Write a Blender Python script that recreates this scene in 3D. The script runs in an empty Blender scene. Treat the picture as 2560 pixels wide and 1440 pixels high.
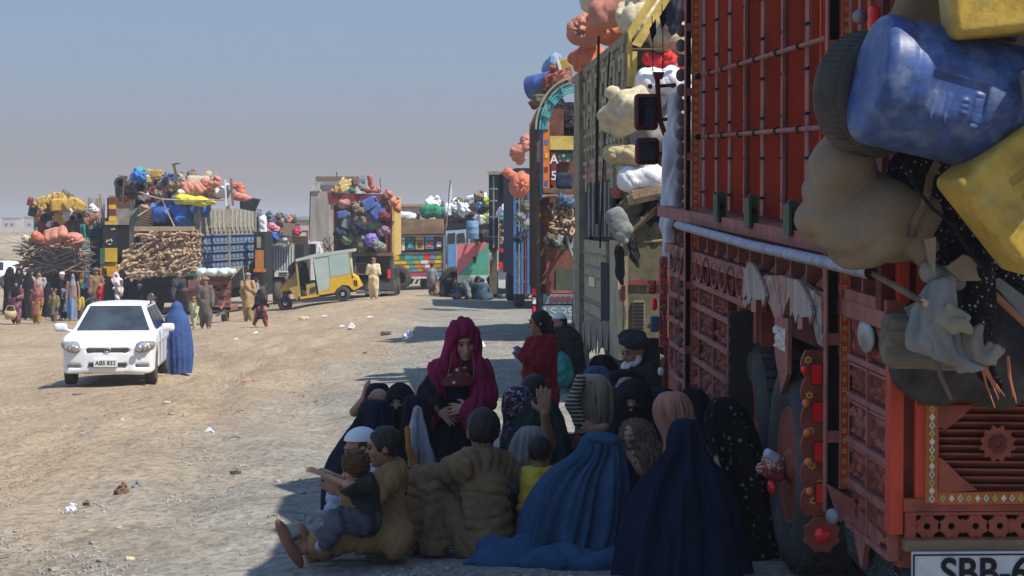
import bpy, math, random
import numpy as np
from mathutils import Vector, Matrix, Euler
random.seed(7); RN = random.Random(11)
SC = bpy.context.scene
COL = SC.collection
F = 5475.0          # focal length in pixels of the 2560 px wide photograph
HC = 1.75           # eye height
HY = 545.0          # horizon row
# ---------------- camera ----------------
cd = bpy.data.cameras.new('camera'); cam = bpy.data.objects.new('camera', cd); COL.objects.link(cam)
cam.location = (0, 0, HC); cam.rotation_euler = (math.pi/2, 0, 0)
cd.sensor_width = 36; cd.lens = 36*F/2560; cd.shift_y = -(720-HY)/2560; cd.clip_end = 6000; cd.clip_start = .1
SC.camera = cam
# ---------------- light ----------------
SUN_EL, SUN_DX, SUN_DY = math.radians(56), .87, -.50
w = bpy.data.worlds.new('World'); SC.world = w; w.use_nodes = True
nt = w.node_tree; N = nt.nodes; L = nt.links; N.clear()
sky = N.new('ShaderNodeTexSky'); sky.sky_type = 'NISHITA'; sky.sun_disc = False
sky.sun_elevation = SUN_EL; sky.sun_rotation = math.atan2(SUN_DX, SUN_DY); sky.dust_density = 2.0; sky.air_density = 1.2; sky.ozone_density = 2
geo = N.new('ShaderNodeTexCoord'); sep = N.new('ShaderNodeSeparateXYZ'); L.new(geo.outputs['Generated'], sep.inputs[0])
mr = N.new('ShaderNodeMapRange'); mr.inputs[1].default_value = 0; mr.inputs[2].default_value = .30; L.new(sep.outputs[2], mr.inputs[0])
cr = N.new('ShaderNodeValToRGB'); L.new(mr.outputs[0], cr.inputs[0])
ce = cr.color_ramp.elements
ce[0].position = 0; ce[0].color = (2.3, 2.2, 2.32, 1)
ce[1].position = 1; ce[1].color = (1.5, 2.7, 5.2, 1)
e = ce.new(.08); e.color = (2.2, 2.16, 2.42, 1)
e = ce.new(.20); e.color = (1.8, 2.26, 3.1, 1)
e = ce.new(.33); e.color = (1.56, 2.26, 3.45, 1)
mx = N.new('ShaderNodeMixRGB'); mx.inputs[0].default_value = .88
L.new(sky.outputs[0], mx.inputs[1]); L.new(cr.outputs[0], mx.inputs[2])
bg = N.new('ShaderNodeBackground'); bg.inputs[1].default_value = .118
out = N.new('ShaderNodeOutputWorld'); L.new(mx.outputs[0], bg.inputs[0]); L.new(bg.outputs[0], out.inputs[0])
sd = bpy.data.lights.new('sun', 'SUN'); sun = bpy.data.objects.new('sun', sd); COL.objects.link(sun)
sd.energy = 4.9; sd.angle = math.radians(.55); sd.color = (1, .93, .82)
sv = Vector((SUN_DX, SUN_DY, 0)).normalized()*math.cos(SUN_EL) + Vector((0, 0, math.sin(SUN_EL)))
sun.rotation_euler = sv.to_track_quat('Z', 'Y').to_euler()
SC.view_settings.view_transform = 'Standard'; SC.view_settings.look = 'None'; SC.view_settings.gamma = 1
SC.view_settings.exposure = 0.42
SC.cycles.max_bounces = 5; SC.cycles.diffuse_bounces = 3; SC.cycles.glossy_bounces = 2; SC.cycles.transmission_bounces = 3
# ---------------- helpers ----------------
def V3(p): return np.array(p, float)
def s2l(c): return c/12.92 if c <= .04045 else ((c+.055)/1.055)**2.4
def rgb(r, g, b): return (s2l(r/255), s2l(g/255), s2l(b/255))
MATS = {}
def mat(name, col, rough=.8, var=.22, scale=6, bump=.25, bscale=None, dust=0, metal=0, spec=.3, dcol=(.34, .27, .19), stretch=(1, 1, 1)):
    if name in MATS: return MATS[name]
    m = bpy.data.materials.new(name); m.use_nodes = True; t = m.node_tree; n = t.nodes; b = n['Principled BSDF']
    b.inputs['Roughness'].default_value = rough; b.inputs['Metallic'].default_value = metal
    b.inputs['Specular IOR Level'].default_value = spec
    tc = n.new('ShaderNodeTexCoord'); mp = n.new('ShaderNodeMapping'); mp.inputs['Scale'].default_value = stretch
    t.links.new(tc.outputs['Object'], mp.inputs[0])
    no = n.new('ShaderNodeTexNoise'); no.inputs['Scale'].default_value = scale; no.inputs['Detail'].default_value = 6; no.inputs['Roughness'].default_value = .6
    t.links.new(mp.outputs[0], no.inputs[0])
    r = n.new('ShaderNodeValToRGB'); r.color_ramp.elements[0].position = .3; r.color_ramp.elements[1].position = .7
    r.color_ramp.elements[0].color = (*[max(0, c*(1-var)) for c in col], 1); r.color_ramp.elements[1].color = (*[min(1, c*(1+var)) for c in col], 1)
    t.links.new(no.outputs[0], r.inputs[0]); src = r.outputs[0]
    if dust > 0:
        n2 = n.new('ShaderNodeTexNoise'); n2.inputs['Scale'].default_value = scale*.6+1; n2.inputs['Detail'].default_value = 8; n2.inputs['Roughness'].default_value = .7
        t.links.new(mp.outputs[0], n2.inputs[0])
        r2 = n.new('ShaderNodeValToRGB'); r2.color_ramp.elements[0].position = .62-dust*.35; r2.color_ramp.elements[1].position = .85-dust*.25
        r2.color_ramp.elements[0].color = (dust*.25,)*3+(1,); r2.color_ramp.elements[1].color = (min(1, dust*1.1),)*3+(1,)
        t.links.new(n2.outputs[0], r2.inputs[0])
        mi = n.new('ShaderNodeMixRGB'); mi.inputs[2].default_value = (*dcol, 1)
        t.links.new(r2.outputs[0], mi.inputs[0]); t.links.new(src, mi.inputs[1]); src = mi.outputs[0]
    t.links.new(src, b.inputs['Base Color'])
    if bump > 0:
        n3 = n.new('ShaderNodeTexNoise'); n3.inputs['Scale'].default_value = bscale or scale*3; n3.inputs['Detail'].default_value = 5
        t.links.new(mp.outputs[0], n3.inputs[0])
        bp = n.new('ShaderNodeBump'); bp.inputs['Strength'].default_value = bump; bp.inputs['Distance'].default_value = .02
        t.links.new(n3.outputs[0], bp.inputs['Height']); t.links.new(bp.outputs[0], b.inputs['Normal'])
    MATS[name] = m; return m
def pattern(name, base, cols, kind='spots', scale=14, rough=.85, thr=.35, stretch=(1, 1, 1)):
    """printed cloth: base colour with blotches / stripes of other colours"""
    if name in MATS: return MATS[name]
    m = bpy.data.materials.new(name); m.use_nodes = True; t = m.node_tree; n = t.nodes; b = n['Principled BSDF']
    b.inputs['Roughness'].default_value = rough; b.inputs['Specular IOR Level'].default_value = .2
    tc = n.new('ShaderNodeTexCoord'); mp = n.new('ShaderNodeMapping'); mp.inputs['Scale'].default_value = stretch
    t.links.new(tc.outputs['Object'], mp.inputs[0]); src = None
    for i, c in enumerate(cols):
        if kind == 'spots':
            v = n.new('ShaderNodeTexVoronoi'); v.inputs['Scale'].default_value = scale*(1+.37*i)
            t.links.new(mp.outputs[0], v.inputs[0]); f = v.outputs['Distance']; lo, hi = thr*.8, thr
        elif kind == 'blot':
            v = n.new('ShaderNodeTexNoise'); v.inputs['Scale'].default_value = scale*(1+.4*i); v.inputs['Detail'].default_value = 2; v.inputs['Distortion'].default_value = .8
            t.links.new(mp.outputs[0], v.inputs[0]); f = v.outputs[0]; lo, hi = thr, thr+.04
        else:
            v = n.new('ShaderNodeTexWave'); v.inputs['Scale'].default_value = scale*(1+.6*i); v.inputs['Distortion'].default_value = .8
            v.bands_direction = 'Z' if i == 0 else 'X'
            t.links.new(mp.outputs[0], v.inputs[0]); f = v.outputs[0]; lo, hi = thr, thr+.1
        r = n.new('ShaderNodeValToRGB'); r.color_ramp.elements[0].position = lo; r.color_ramp.elements[1].position = hi
        a, z = ((1, 1, 1, 1), (0, 0, 0, 1)); r.color_ramp.elements[0].color = a; r.color_ramp.elements[1].color = z
        t.links.new(f, r.inputs[0])
        mi = n.new('ShaderNodeMixRGB'); t.links.new(r.outputs[0], mi.inputs[0])
        if src: t.links.new(src, mi.inputs[1])
        else: mi.inputs[1].default_value = (*base, 1)
        mi.inputs[2].default_value = (*c, 1); src = mi.outputs[0]
    t.links.new(src, b.inputs['Base Color'])
    MATS[name] = m; return m
PAINT = {}
def cloth(key, col, var=.12): return mat('cloth_'+key, col, rough=.9, var=var, scale=4, bump=.25, bscale=28, spec=.15)
class MB:
    def __init__(s): s.v = []; s.f = []; s.sm = []
    def add(s, vs, fs, smooth=False):
        o = len(s.v); s.v.extend([tuple(p) for p in vs]); s.f.extend([tuple(i+o for i in f) for f in fs]); s.sm.extend([smooth]*len(fs)); return s
    def box(s, x0, x1, y0, y1, z0, z1):
        return s.add([(x, y, z) for x in (x0, x1) for y in (y0, y1) for z in (z0, z1)],
                     [(0, 1, 3, 2), (4, 6, 7, 5), (0, 4, 5, 1), (2, 3, 7, 6), (0, 2, 6, 4), (1, 5, 7, 3)])
    def obox(s, c, d, rot=(0, 0, 0)):
        R = Euler(rot).to_matrix(); c = Vector(c)
        vs = [c+R @ Vector((x*d[0]/2, y*d[1]/2, z*d[2]/2)) for x in (-1, 1) for y in (-1, 1) for z in (-1, 1)]
        return s.add(vs, [(0, 1, 3, 2), (4, 6, 7, 5), (0, 4, 5, 1), (2, 3, 7, 6), (0, 2, 6, 4), (1, 5, 7, 3)])
    def beam(s, a, b, wd, hg, up=(0, 0, 1)):
        a, b = Vector(a), Vector(b); d = (b-a).normalized(); u = Vector(up)
        if abs(d.dot(u)) > .98: u = Vector((0, 1, 0))
        x = d.cross(u).normalized(); u = x.cross(d)
        vs = [p+x*(i*wd/2)+u*(j*hg/2) for p in (a, b) for i in (-1, 1) for j in (-1, 1)]
        return s.add(vs, [(0, 1, 3, 2), (4, 6, 7, 5), (0, 4, 5, 1), (2, 3, 7, 6), (0, 2, 6, 4), (1, 5, 7, 3)])
    def tube(s, pts, r, seg=8, smooth=True, cap=True):
        pts = [Vector(p) for p in pts]; n = len(pts); rs = r if isinstance(r, (list, tuple)) else [r]*n
        vs = []; ref = Vector((0, 0, 1))
        for i, p in enumerate(pts):
            d = (pts[min(i+1, n-1)]-pts[max(i-1, 0)]).normalized()
            if abs(d.dot(ref)) > .95: ref = Vector((1, 0, 0)) if abs(d.x) < .9 else Vector((0, 1, 0))
            x = d.cross(ref).normalized(); y = d.cross(x); 
            for k in range(seg):
                a = 2*math.pi*k/seg; vs.append(p+(x*math.cos(a)+y*math.sin(a))*rs[i])
            ref = -y if abs(y.dot(d)) < .5 else ref
        fs = [(i*seg+k, i*seg+(k+1) % seg, (i+1)*seg+(k+1) % seg, (i+1)*seg+k) for i in range(n-1) for k in range(seg)]
        s.add(vs, fs, smooth)
        if cap: 
            o = len(s.v)-n*seg
            s.f += [tuple(o+k for k in range(seg)), tuple(o+(n-1)*seg+k for k in range(seg-1, -1, -1))]; s.sm += [False, False]
        return s
    def loft(s, rings, smooth=True, cap=True, close=True):
        n = len(rings[0]); o = len(s.v); vs = [p for r in rings for p in r]
        m = n if close else n-1
        fs = [(i*n+k, i*n+(k+1) % n, (i+1)*n+(k+1) % n, (i+1)*n+k) for i in range(len(rings)-1) for k in range(m)]
        s.add(vs, fs, smooth)
        if cap: s.f += [tuple(o+k for k in range(n-1, -1, -1)), tuple(o+(len(rings)-1)*n+k for k in range(n))]; s.sm += [False]*2
        return s
    def prism(s, poly, axis, a, b):
        """2-D polygon extruded along an axis ('x','y','z') from a to b"""
        def P(p, t): return {'x': (t, p[0], p[1]), 'y': (p[0], t, p[1]), 'z': (p[0], p[1], t)}[axis]
        n = len(poly); return s.add([P(p, a) for p in poly]+[P(p, b) for p in poly],
            [tuple(range(n)), tuple(range(2*n-1, n-1, -1))]+[(i, (i+1) % n, n+(i+1) % n, n+i) for i in range(n)])
    def lathe(s, prof, c=(0, 0, 0), axis='z', seg=16, smooth=True):
        rings = []
        for r, h in prof:
            ring = []
            for k in range(seg):
                a = 2*math.pi*k/seg; x, y = r*math.cos(a), r*math.sin(a)
                q = {'z': (x, y, h), 'x': (h, x, y), 'y': (x, h, y)}[axis]; ring.append((c[0]+q[0], c[1]+q[1], c[2]+q[2]))
            rings.append(ring)
        return s.loft(rings, smooth)
    def sphere(s, c, r, seg=12, rings=8, rot=None):
        R = rot or Matrix.Identity(3); r = (r, r, r) if not isinstance(r, (tuple, list)) else r; c = Vector(c)
        return s.loft([[c+R @ Vector((r[0]*math.sin(t)*math.cos(a), r[1]*math.sin(t)*math.sin(a), r[2]*math.cos(t)))
                 for a in [2*math.pi*k/seg for k in range(seg)]] for t in [math.pi-(.02+(math.pi-.04)*i/rings) for i in range(rings+1)]], True)
    def xf(s, M):
        s.v = [tuple(M @ Vector(p)) for p in s.v]; return s
    def mesh(s, name, m):
        me = bpy.data.meshes.new(name); me.from_pydata(s.v, [], s.f)
        me.polygons.foreach_set('use_smooth', s.sm)
        if m: me.materials.append(m)
        me.update(); return me
    def build(s, name, m, parent=None, **kw): return link(name, s.mesh(name, m), parent, **kw)
def link(name, me, parent=None, label=None, cat=None, group=None, kind=None):
    o = bpy.data.objects.new(name, me); COL.objects.link(o)
    if parent: o.parent = parent
    if label: o['label'] = label
    if cat: o['category'] = cat
    if group: o['group'] = group
    if kind: o['kind'] = kind
    return o
def pt(px, py, Y): return Vector(((px-1280)/F*Y, Y, HC-(py-HY)/F*Y))
# ground height
_GY = [0, 11, 17, 26, 40, 60, 80, 100, 150, 400, 900, 4000]
_GX = [-60, -12, -7, -3, 0, 3, 60]
_GT = np.array([
 [-.6, -.7, -.9, -1.2, -1.6, -1.85, -2.0, -2.15, -2.9, -2.0, -.6, 0],
 [-.5, -.7, -.9, -1.2, -1.6, -1.85, -1.97, -2.1, -2.7, -2.0, -.6, 0],
 [-.4, -.45, -.6, -.9, -1.32, -1.5, -1.37, -1.5, -2.2, -2.0, -.6, 0],
 [-.1, -.12, -.3, -.55, -.85, -1.05, -1.12, -1.4, -2.1, -2.0, -.6, 0],
 [0, 0, -.22, -.45, -.72, -1.0, -1.22, -1.5, -2.0, -2.0, -.6, 0],
 [.02, .02, -.2, -.43, -.7, -.98, -1.2, -1.5, -2.0, -2.0, -.6, 0],
 [.02, .02, -.2, -.43, -.7, -.98, -1.2, -1.5, -2.0, -2.0, -.6, 0]])
def ground(X, Y):
    X = np.asarray(X, float); Y = np.asarray(Y, float)
    fx = np.clip(np.interp(X, _GX, range(len(_GX))), 0, len(_GX)-1.0001); fy = np.clip(np.interp(Y, _GY, range(len(_GY))), 0, len(_GY)-1.0001)
    i, j = fx.astype(int), fy.astype(int); u, v = fx-i, fy-j; u = u*u*(3-2*u)
    z = (_GT[i, j]*(1-u)+_GT[i+1, j]*u)*(1-v)+(_GT[i, j+1]*(1-u)+_GT[i+1, j+1]*u)*v
    z = z-.14*np.exp(-((X+8.1)/.8)**2-((Y-77.5)/4)**2)+.15*np.exp(-((X+5.7)/1.2)**2-((Y-78)/4)**2)
    near = np.clip(1-np.abs(Y-50)/60, 0, 1)
    z = z+near*.03*(np.sin(X*1.7+Y*.35)+np.sin(X*.6-Y*.8+1)+.6*np.sin(X*2.9+Y*1.3)) * np.clip((-X+.2)/2, .15, 1)
    return z
def gz(X, Y): return float(ground(X, Y))
def gpix(px, py):
    """point of the ground seen at this pixel"""
    Ys = np.arange(8, 300, .05); X = (px-1280)/F*Ys; d = (HC-(py-HY)/F*Ys)-ground(X, Ys)
    i = int(np.argmax(d < 0)); Y = float(Ys[i]); return Vector(((px-1280)/F*Y, Y, gz((px-1280)/F*Y, Y)))
# ---------------- signed-distance modelling ----------------
def seg(a, b, ra, rb=None):
    a, b = np.array(a, float), np.array(b, float); rb = ra if rb is None else rb; ab = b-a; L2 = max(float(ab@ab), 1e-9)
    def f(p):
        t = np.clip(((p-a)@ab)/L2, 0, 1); return np.linalg.norm(p-a-t[:, None]*ab, axis=1)-(ra+(rb-ra)*t)
    f.bb = (np.minimum(a, b)-max(ra, rb), np.maximum(a, b)+max(ra, rb)); return f
def ell(c, r, rot=(0, 0, 0)):
    c, r = np.array(c, float), np.array(r, float); R = np.array(Euler(rot).to_matrix())
    def f(p):
        q = (p-c)@R; k0 = np.linalg.norm(q/r, axis=1); k1 = np.linalg.norm(q/(r*r), axis=1); return k0*(k0-1)/np.maximum(k1, 1e-6)
    m = float(r.max()); f.bb = (c-m, c+m); return f
def rbox(c, h, r, rot=(0, 0, 0)):
    c, h = np.array(c, float), np.array(h, float)-r; R = np.array(Euler(rot).to_matrix())
    def f(p):
        q = np.abs((p-c)@R)-h; return np.linalg.norm(np.maximum(q, 0), axis=1)+np.minimum(q.max(axis=1), 0)-r
    m = float(np.linalg.norm(h+r)); f.bb = (c-m, c+m); return f
def uni(fs, k=.03):
    def f(p):
        d = fs[0](p)
        for g in fs[1:]:
            e = g(p)
            if k > 0:
                h = np.maximum(k-np.abs(d-e), 0)/k; d = np.minimum(d, e)-h*h*k*.25
            else: d = np.minimum(d, e)
        return d
    f.bb = (np.min([g.bb[0] for g in fs], axis=0), np.max([g.bb[1] for g in fs], axis=0)); return f
def sub(a, b, k=.01):
    def f(p):
        d, e = a(p), -b(p); h = np.maximum(k-np.abs(d-e), 0)/k; return np.maximum(d, e)+h*h*k*.25
    f.bb = a.bb; return f
def cut(a, n, o):
    n = np.array(n, float); n /= np.linalg.norm(n); o = np.array(o, float)
    def f(p): return np.maximum(a(p), (p-o)@n)
    f.bb = a.bb; return f
def folds(a, amp=.008, fr=(30, 30, 8), seed=0, n=5):
    r = np.random.RandomState(seed); K = r.normal(size=(n, 3))*np.array(fr)*1.1; ph = r.uniform(0, 6.28, n); wl = 1.6/float(np.mean(fr))
    def f(p):
        s = 0
        q = p+wl*np.sin(p[:, [1, 2, 0]]*(.45/wl)+seed)+.5*wl*np.sin(p[:, [2, 0, 1]]*(.9/wl)+2*seed)
        for i in range(n): s = s+1-2*np.abs(np.sin(q@K[i]*.5+ph[i]))**.6
        return a(p)+amp*(s/n*2.6+.25)
    f.bb = (a.bb[0]-amp*3, a.bb[1]+amp*3); return f
def wrinkles(f, segs, amp=.008, lam=.06, seed=0):
    """creases running across sleeves, trousers and backs, deepest at the joints"""
    S = []
    for i, (a, b) in enumerate(segs):
        a, b = V3(a), V3(b); L_ = np.linalg.norm(b-a)
        if L_ < .03: continue
        d = (b-a)/L_; x = np.cross(d, (0, 0, 1) if abs(d[2]) < .8 else (1, 0, 0)); x /= np.linalg.norm(x); S.append((a, d, L_, x, np.cross(d, x), 1.7*i+seed))
    def g(p):
        num = np.zeros(len(p)); den = np.full(len(p), 1e-6)
        for a, d, L_, x, y, ph in S:
            q = p-a; t = q@d; u, v = q@x, q@y; an = np.arctan2(v, u); dist = np.hypot(np.hypot(u, v), np.maximum(np.maximum(-t, t-L_), 0)); w_ = np.exp(-(dist/.07)**2)
            k = t/lam*6.283+2.2*np.sin(an+ph)+1.1*np.sin(2*an+ph*2+t*9)+.7*np.sin(t*31+ph); near = .35+np.exp(-(t/.09)**2)+np.exp(-((t-L_)/.09)**2)
            num += w_*near*(1-2*np.abs(np.sin(k*.5))**.7)*(.55+.45*np.sin(an*1.0+ph*3+t*6)); den += w_
        return f(p)+amp*num/den
    g.bb = (f.bb[0]-amp, f.bb[1]+amp); return g
def snet(f, res, name='surface', m=None):
    lo, hi = f.bb[0]-2*res, f.bb[1]+2*res; n = np.maximum(np.ceil((hi-lo)/res).astype(int)+1, 4); q = 4
    nc = np.ceil(n/q).astype(int); cs = res*q
    G = np.stack(np.meshgrid(*[lo[i]+(np.arange(nc[i])*cs+cs/2-res/2) for i in range(3)], indexing='ij'), -1).reshape(-1, 3)
    Dc = f(G).reshape(nc); D = np.repeat(np.repeat(np.repeat(Dc, q, 0), q, 1), q, 2)[:n[0], :n[1], :n[2]].astype(np.float32)
    idx = np.argwhere(np.abs(D) < cs*1.25+.01)
    if len(idx) == 0: return bpy.data.meshes.new(name)
    D[tuple(idx.T)] = f(lo+idx*res); S = D < 0
    for ax in range(3):
        for e in (0, -1):
            sl = [slice(None)]*3; sl[ax] = e; S[tuple(sl)] = False
    D = np.where(S, np.minimum(D, -1e-6), np.maximum(D, 1e-6))
    c = sum(S[i:n[0]-1+i, j:n[1]-1+j, k:n[2]-1+k].astype(np.int8) for i in (0, 1) for j in (0, 1) for k in (0, 1))
    act = np.argwhere((c > 0) & (c < 8)); N0 = len(act)
    if N0 == 0: return bpy.data.meshes.new(name)
    ID = -np.ones(c.shape, int); ID[tuple(act.T)] = np.arange(N0); P = np.zeros((N0, 3)); W = np.zeros(N0)
    cor = [(i, j, k) for i in (0, 1) for j in (0, 1) for k in (0, 1)]
    for a in range(8):
        for b in range(a+1, 8):
            A, B = np.array(cor[a]), np.array(cor[b])
            if np.abs(A-B).sum() != 1: continue
            da = D[tuple((act+A).T)]; db = D[tuple((act+B).T)]; x = (da < 0) != (db < 0)
            t = da[x]/(da[x]-db[x]); P[x] += A+(B-A)*t[:, None]; W[x] += 1
    V = lo+(act+P/W[:, None])*res; Q = []
    for ax in range(3):
        o = [0, 0, 0]; o[ax] = 1; s0 = S[:-1 or None, :, :] if ax == 0 else (S[:, :-1, :] if ax == 1 else S[:, :, :-1])
        s1 = S[1:, :, :] if ax == 0 else (S[:, 1:, :] if ax == 1 else S[:, :, 1:])
        E = np.argwhere(s0 != s1); u, v = [(1, 2), (2, 0), (0, 1)][ax]
        E = E[(E[:, u] > 0) & (E[:, v] > 0) & (E[:, u] < n[u]-1) & (E[:, v] < n[v]-1)]
        def g(du, dv):
            w = E.copy(); w[:, u] -= du; w[:, v] -= dv; return ID[tuple(w.T)]
        q4 = np.stack([g(1, 1), g(0, 1), g(0, 0), g(1, 0)], 1); fl = ~s0[tuple(E.T)]; q4[fl] = q4[fl][:, ::-1]; Q.append(q4)
    Q = np.concatenate(Q); Q = Q[(Q >= 0).all(1)]; return npmesh(name, V, Q, m)
def npmesh(name, V, Q, m=None, smooth=True):
    me = bpy.data.meshes.new(name); me.vertices.add(len(V)); me.vertices.foreach_set('co', np.asarray(V, np.float32).ravel())
    me.loops.add(len(Q)*4); me.loops.foreach_set('vertex_index', np.asarray(Q, np.int32).ravel())
    me.polygons.add(len(Q)); me.polygons.foreach_set('loop_start', np.arange(0, len(Q)*4, 4, dtype=np.int32)); me.polygons.foreach_set('loop_total', np.full(len(Q), 4, np.int32))
    me.polygons.foreach_set('use_smooth', np.full(len(Q), smooth)); me.update(calc_edges=True)
    if m: me.materials.append(m)
    return me
def sdf(name, f, res, m, parent=None, **kw): return link(name, snet(f, res, name, m), parent, **kw)
def thing(name, label, cat, loc=(0, 0, 0), rot=(0, 0, 0), group=None):
    o = link(name, None, None, label, cat, group); o.location = loc; o.rotation_euler = rot; o.empty_display_size = .1; return o
class Rig:
    """a thing's own frame: local x right, y away, z up; hit() reads where a sight line meets one of its planes"""
    def __init__(s, name, label, cat, O, yaw=0, pitch=0, roll=0, group=None):
        s.M = Matrix.Translation(O) @ Matrix.Rotation(yaw, 4, 'Z') @ Matrix.Rotation(pitch, 4, 'X') @ Matrix.Rotation(roll, 4, 'Y')
        s.I = s.M.inverted(); s.o = thing(name, label, cat, group=group); s.o.matrix_world = s.M
    def hit(s, px, py, ax, val):
        o = s.I @ Vector((0, 0, HC)); d = (s.I.to_3x3() @ Vector(((px-1280)/F, 1, -(py-HY)/F))); i = 'xyz'.index(ax)
        t = (val-o[i])/d[i]; return o+d*t
    def at(s, px, py, Y): return s.I @ pt(px, py, Y)
    def w(s, p): return s.M @ Vector(p)
    def part(s, name, mb, m, parent=None, **kw): return mb.build(name, m, parent or s.o, **kw)
def rename_safe(): pass
SK = mat('skin', (.30, .155, .09), rough=.6, var=.12, scale=9, bump=.05)
SKL = mat('skin_light', (.42, .235, .15), rough=.6, var=.12, scale=9, bump=.05)
HAIR = mat('hair_black', (.012, .010, .009), rough=.55, var=.3, scale=40, bump=.5, stretch=(1, 1, .3))
WOOD = mat('wood_split', (.36, .25, .16), rough=.9, var=.35, scale=5, bump=.5, bscale=30)
WOODD = mat('wood_dark', (.17, .115, .075), rough=.9, var=.4, scale=5, bump=.5)
RUB = mat('rubber', (.028, .028, .029), rough=.85, var=.3, scale=5, bump=.3, dust=.3)
STEEL = mat('steel_dull', (.28, .28, .29), rough=.5, var=.3, scale=6, metal=.5, dust=.3)
BLK = mat('flat_black', (.012, .012, .013), rough=.9, var=.3, bump=0)  # flat black for ropes, lettering, chassis, and for openings coloured dark
ROPE = mat('rope', (.42, .36, .26), rough=.9, var=.3, scale=30)
# ---------------- ground ----------------
def ground_mat():
    m = bpy.data.materials.new('dusty_earth'); m.use_nodes = True; t = m.node_tree; n = t.nodes; b = n['Principled BSDF']; Lk = t.links.new
    b.inputs['Roughness'].default_value = .95; b.inputs['Specular IOR Level'].default_value = .1
    tc = n.new('ShaderNodeTexCoord')
    def noise(sc, det=6, st=(1, 1, 1), rg=.6):
        mp = n.new('ShaderNodeMapping'); mp.inputs['Scale'].default_value = st; Lk(tc.outputs['Object'], mp.inputs[0])
        q = n.new('ShaderNodeTexNoise'); q.inputs['Scale'].default_value = sc; q.inputs['Detail'].default_value = det; q.inputs['Roughness'].default_value = rg; Lk(mp.outputs[0], q.inputs[0]); return q.outputs[0]
    def ramp(f, a, ca, z, cz):
        r = n.new('ShaderNodeValToRGB'); e = r.color_ramp.elements; e[0].position = a; e[0].color = (*ca, 1); e[1].position = z; e[1].color = (*cz, 1); Lk(f, r.inputs[0]); return r.outputs[0]
    def mix(f, a, c, mode='MIX'):
        x = n.new('ShaderNodeMixRGB'); x.blend_type = mode
        if isinstance(f, float): x.inputs[0].default_value = f
        else: Lk(f, x.inputs[0])
        for k, s in ((1, a), (2, c)):
            if isinstance(s, tuple): x.inputs[k].default_value = (*s, 1)
            else: Lk(s, x.inputs[k])
        return x.outputs[0]
    tan = ramp(noise(.35, 8, (1, .45, 1)), .35, (.33, .25, .165), .65, (.42, .33, .225))
    grey = ramp(noise(1.1, 8), .3, (.225, .212, .178), .7, (.335, .316, .268))
    # trodden gravel strip beside the lorries, loose tan dust farther left
    sx = n.new('ShaderNodeSeparateXYZ'); Lk(tc.outputs['Object'], sx.inputs[0])
    ad = n.new('ShaderNodeMath'); ad.operation = 'MULTIPLY_ADD'; Lk(noise(.25, 5), ad.inputs[0]); ad.inputs[1].default_value = 3.0; Lk(sx.outputs[0], ad.inputs[2])
    mr = n.new('ShaderNodeMapRange'); mr.inputs[1].default_value = -2.4; mr.inputs[2].default_value = -.2; Lk(ad.outputs[0], mr.inputs[0])
    c = mix(mr.outputs[0], tan, grey)
    c = mix(.75, c, ramp(noise(16, 3, (1, .5, 1)), .36, (.52, .50, .48), .56, (1.0, 1.0, 1.0)), 'MULTIPLY')
    c = mix(.45, c, ramp(noise(3.2, 6, (1, .35, 1), .7), .35, (.62, .60, .58), .62, (1.08, 1.08, 1.08)), 'MULTIPLY')
    v = n.new('ShaderNodeTexVoronoi'); v.inputs['Scale'].default_value = 11; Lk(tc.outputs['Object'], v.inputs[0])
    peb = ramp(v.outputs['Distance'], .10, (1, 1, 1), .16, (0, 0, 0))
    sel = ramp(noise(5, 3), .50, (0, 0, 0), .56, (.38, .38, .38))
    c = mix(mix(1.0, peb, sel, 'MULTIPLY'), c, (.50, .46, .39))
    Lk(c, b.inputs['Base Color'])
    bp = n.new('ShaderNodeBump'); bp.inputs['Strength'].default_value = .7; bp.inputs['Distance'].default_value = .05
    Lk(noise(13, 6, (1, 1, 1), .7), bp.inputs['Height'])
    bp2 = n.new('ShaderNodeBump'); bp2.inputs['Strength'].default_value = .6; bp2.inputs['Distance'].default_value = .25
    Lk(noise(1.3, 5, (1, .6, 1)), bp2.inputs['Height']); Lk(bp.outputs[0], bp2.inputs['Normal']); Lk(bp2.outputs[0], b.inputs['Normal'])
    return m
def make_ground():
    Ys = np.concatenate([np.linspace(-8, 8, 10)[:-1], np.linspace(8, 60, 240)[:-1], np.linspace(60, 150, 120)[:-1], np.geomspace(150, 5200, 30)])
    xs = np.concatenate([-np.geomspace(3000, 25, 14), np.linspace(-22, 12, 190), np.geomspace(15, 3000, 12)])
    YY, XX = np.meshgrid(Ys, xs, indexing='ij'); ZZ = ground(XX, YY)
    nn = np.zeros_like(ZZ); r = np.random.RandomState(3)
    for k in range(14):
        a = r.uniform(0, 6.28); fq = r.uniform(2, 9); nn += np.sin((XX*math.cos(a)+YY*math.sin(a)*.8)*fq+r.uniform(0, 6.28))*.004*(5/fq)**.4
    ZZ = ZZ+nn*np.clip((90-YY)/60, 0, 1)
    for x0, k, q in ((-2.9, -.075, 0), (-4.4, -.075, .5), (-5.6, .03, 1), (-7.2, .03, 1.5), (-1.0, -.16, 2), (-2.5, -.16, 2.4)):
        d = XX-(x0+k*(YY-20)+.5*np.sin(YY*.13+q)); ZZ = ZZ+(-.035*np.exp(-(d/.22)**2)+.022*np.exp(-((np.abs(d)-.42)/.2)**2))*np.clip((75-YY)/20, 0, 1)*np.clip((YY-13)/6, 0, 1)
    V = np.stack([XX, YY, ZZ], -1).reshape(-1, 3); a, b = XX.shape
    i, j = np.meshgrid(np.arange(a-1), np.arange(b-1), indexing='ij'); q = (i*b+j).ravel()
    Q = np.stack([q, q+1, q+b+1, q+b], 1)
    link('ground', npmesh('ground', V, Q, ground_mat()), kind='structure')
make_ground()
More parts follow.
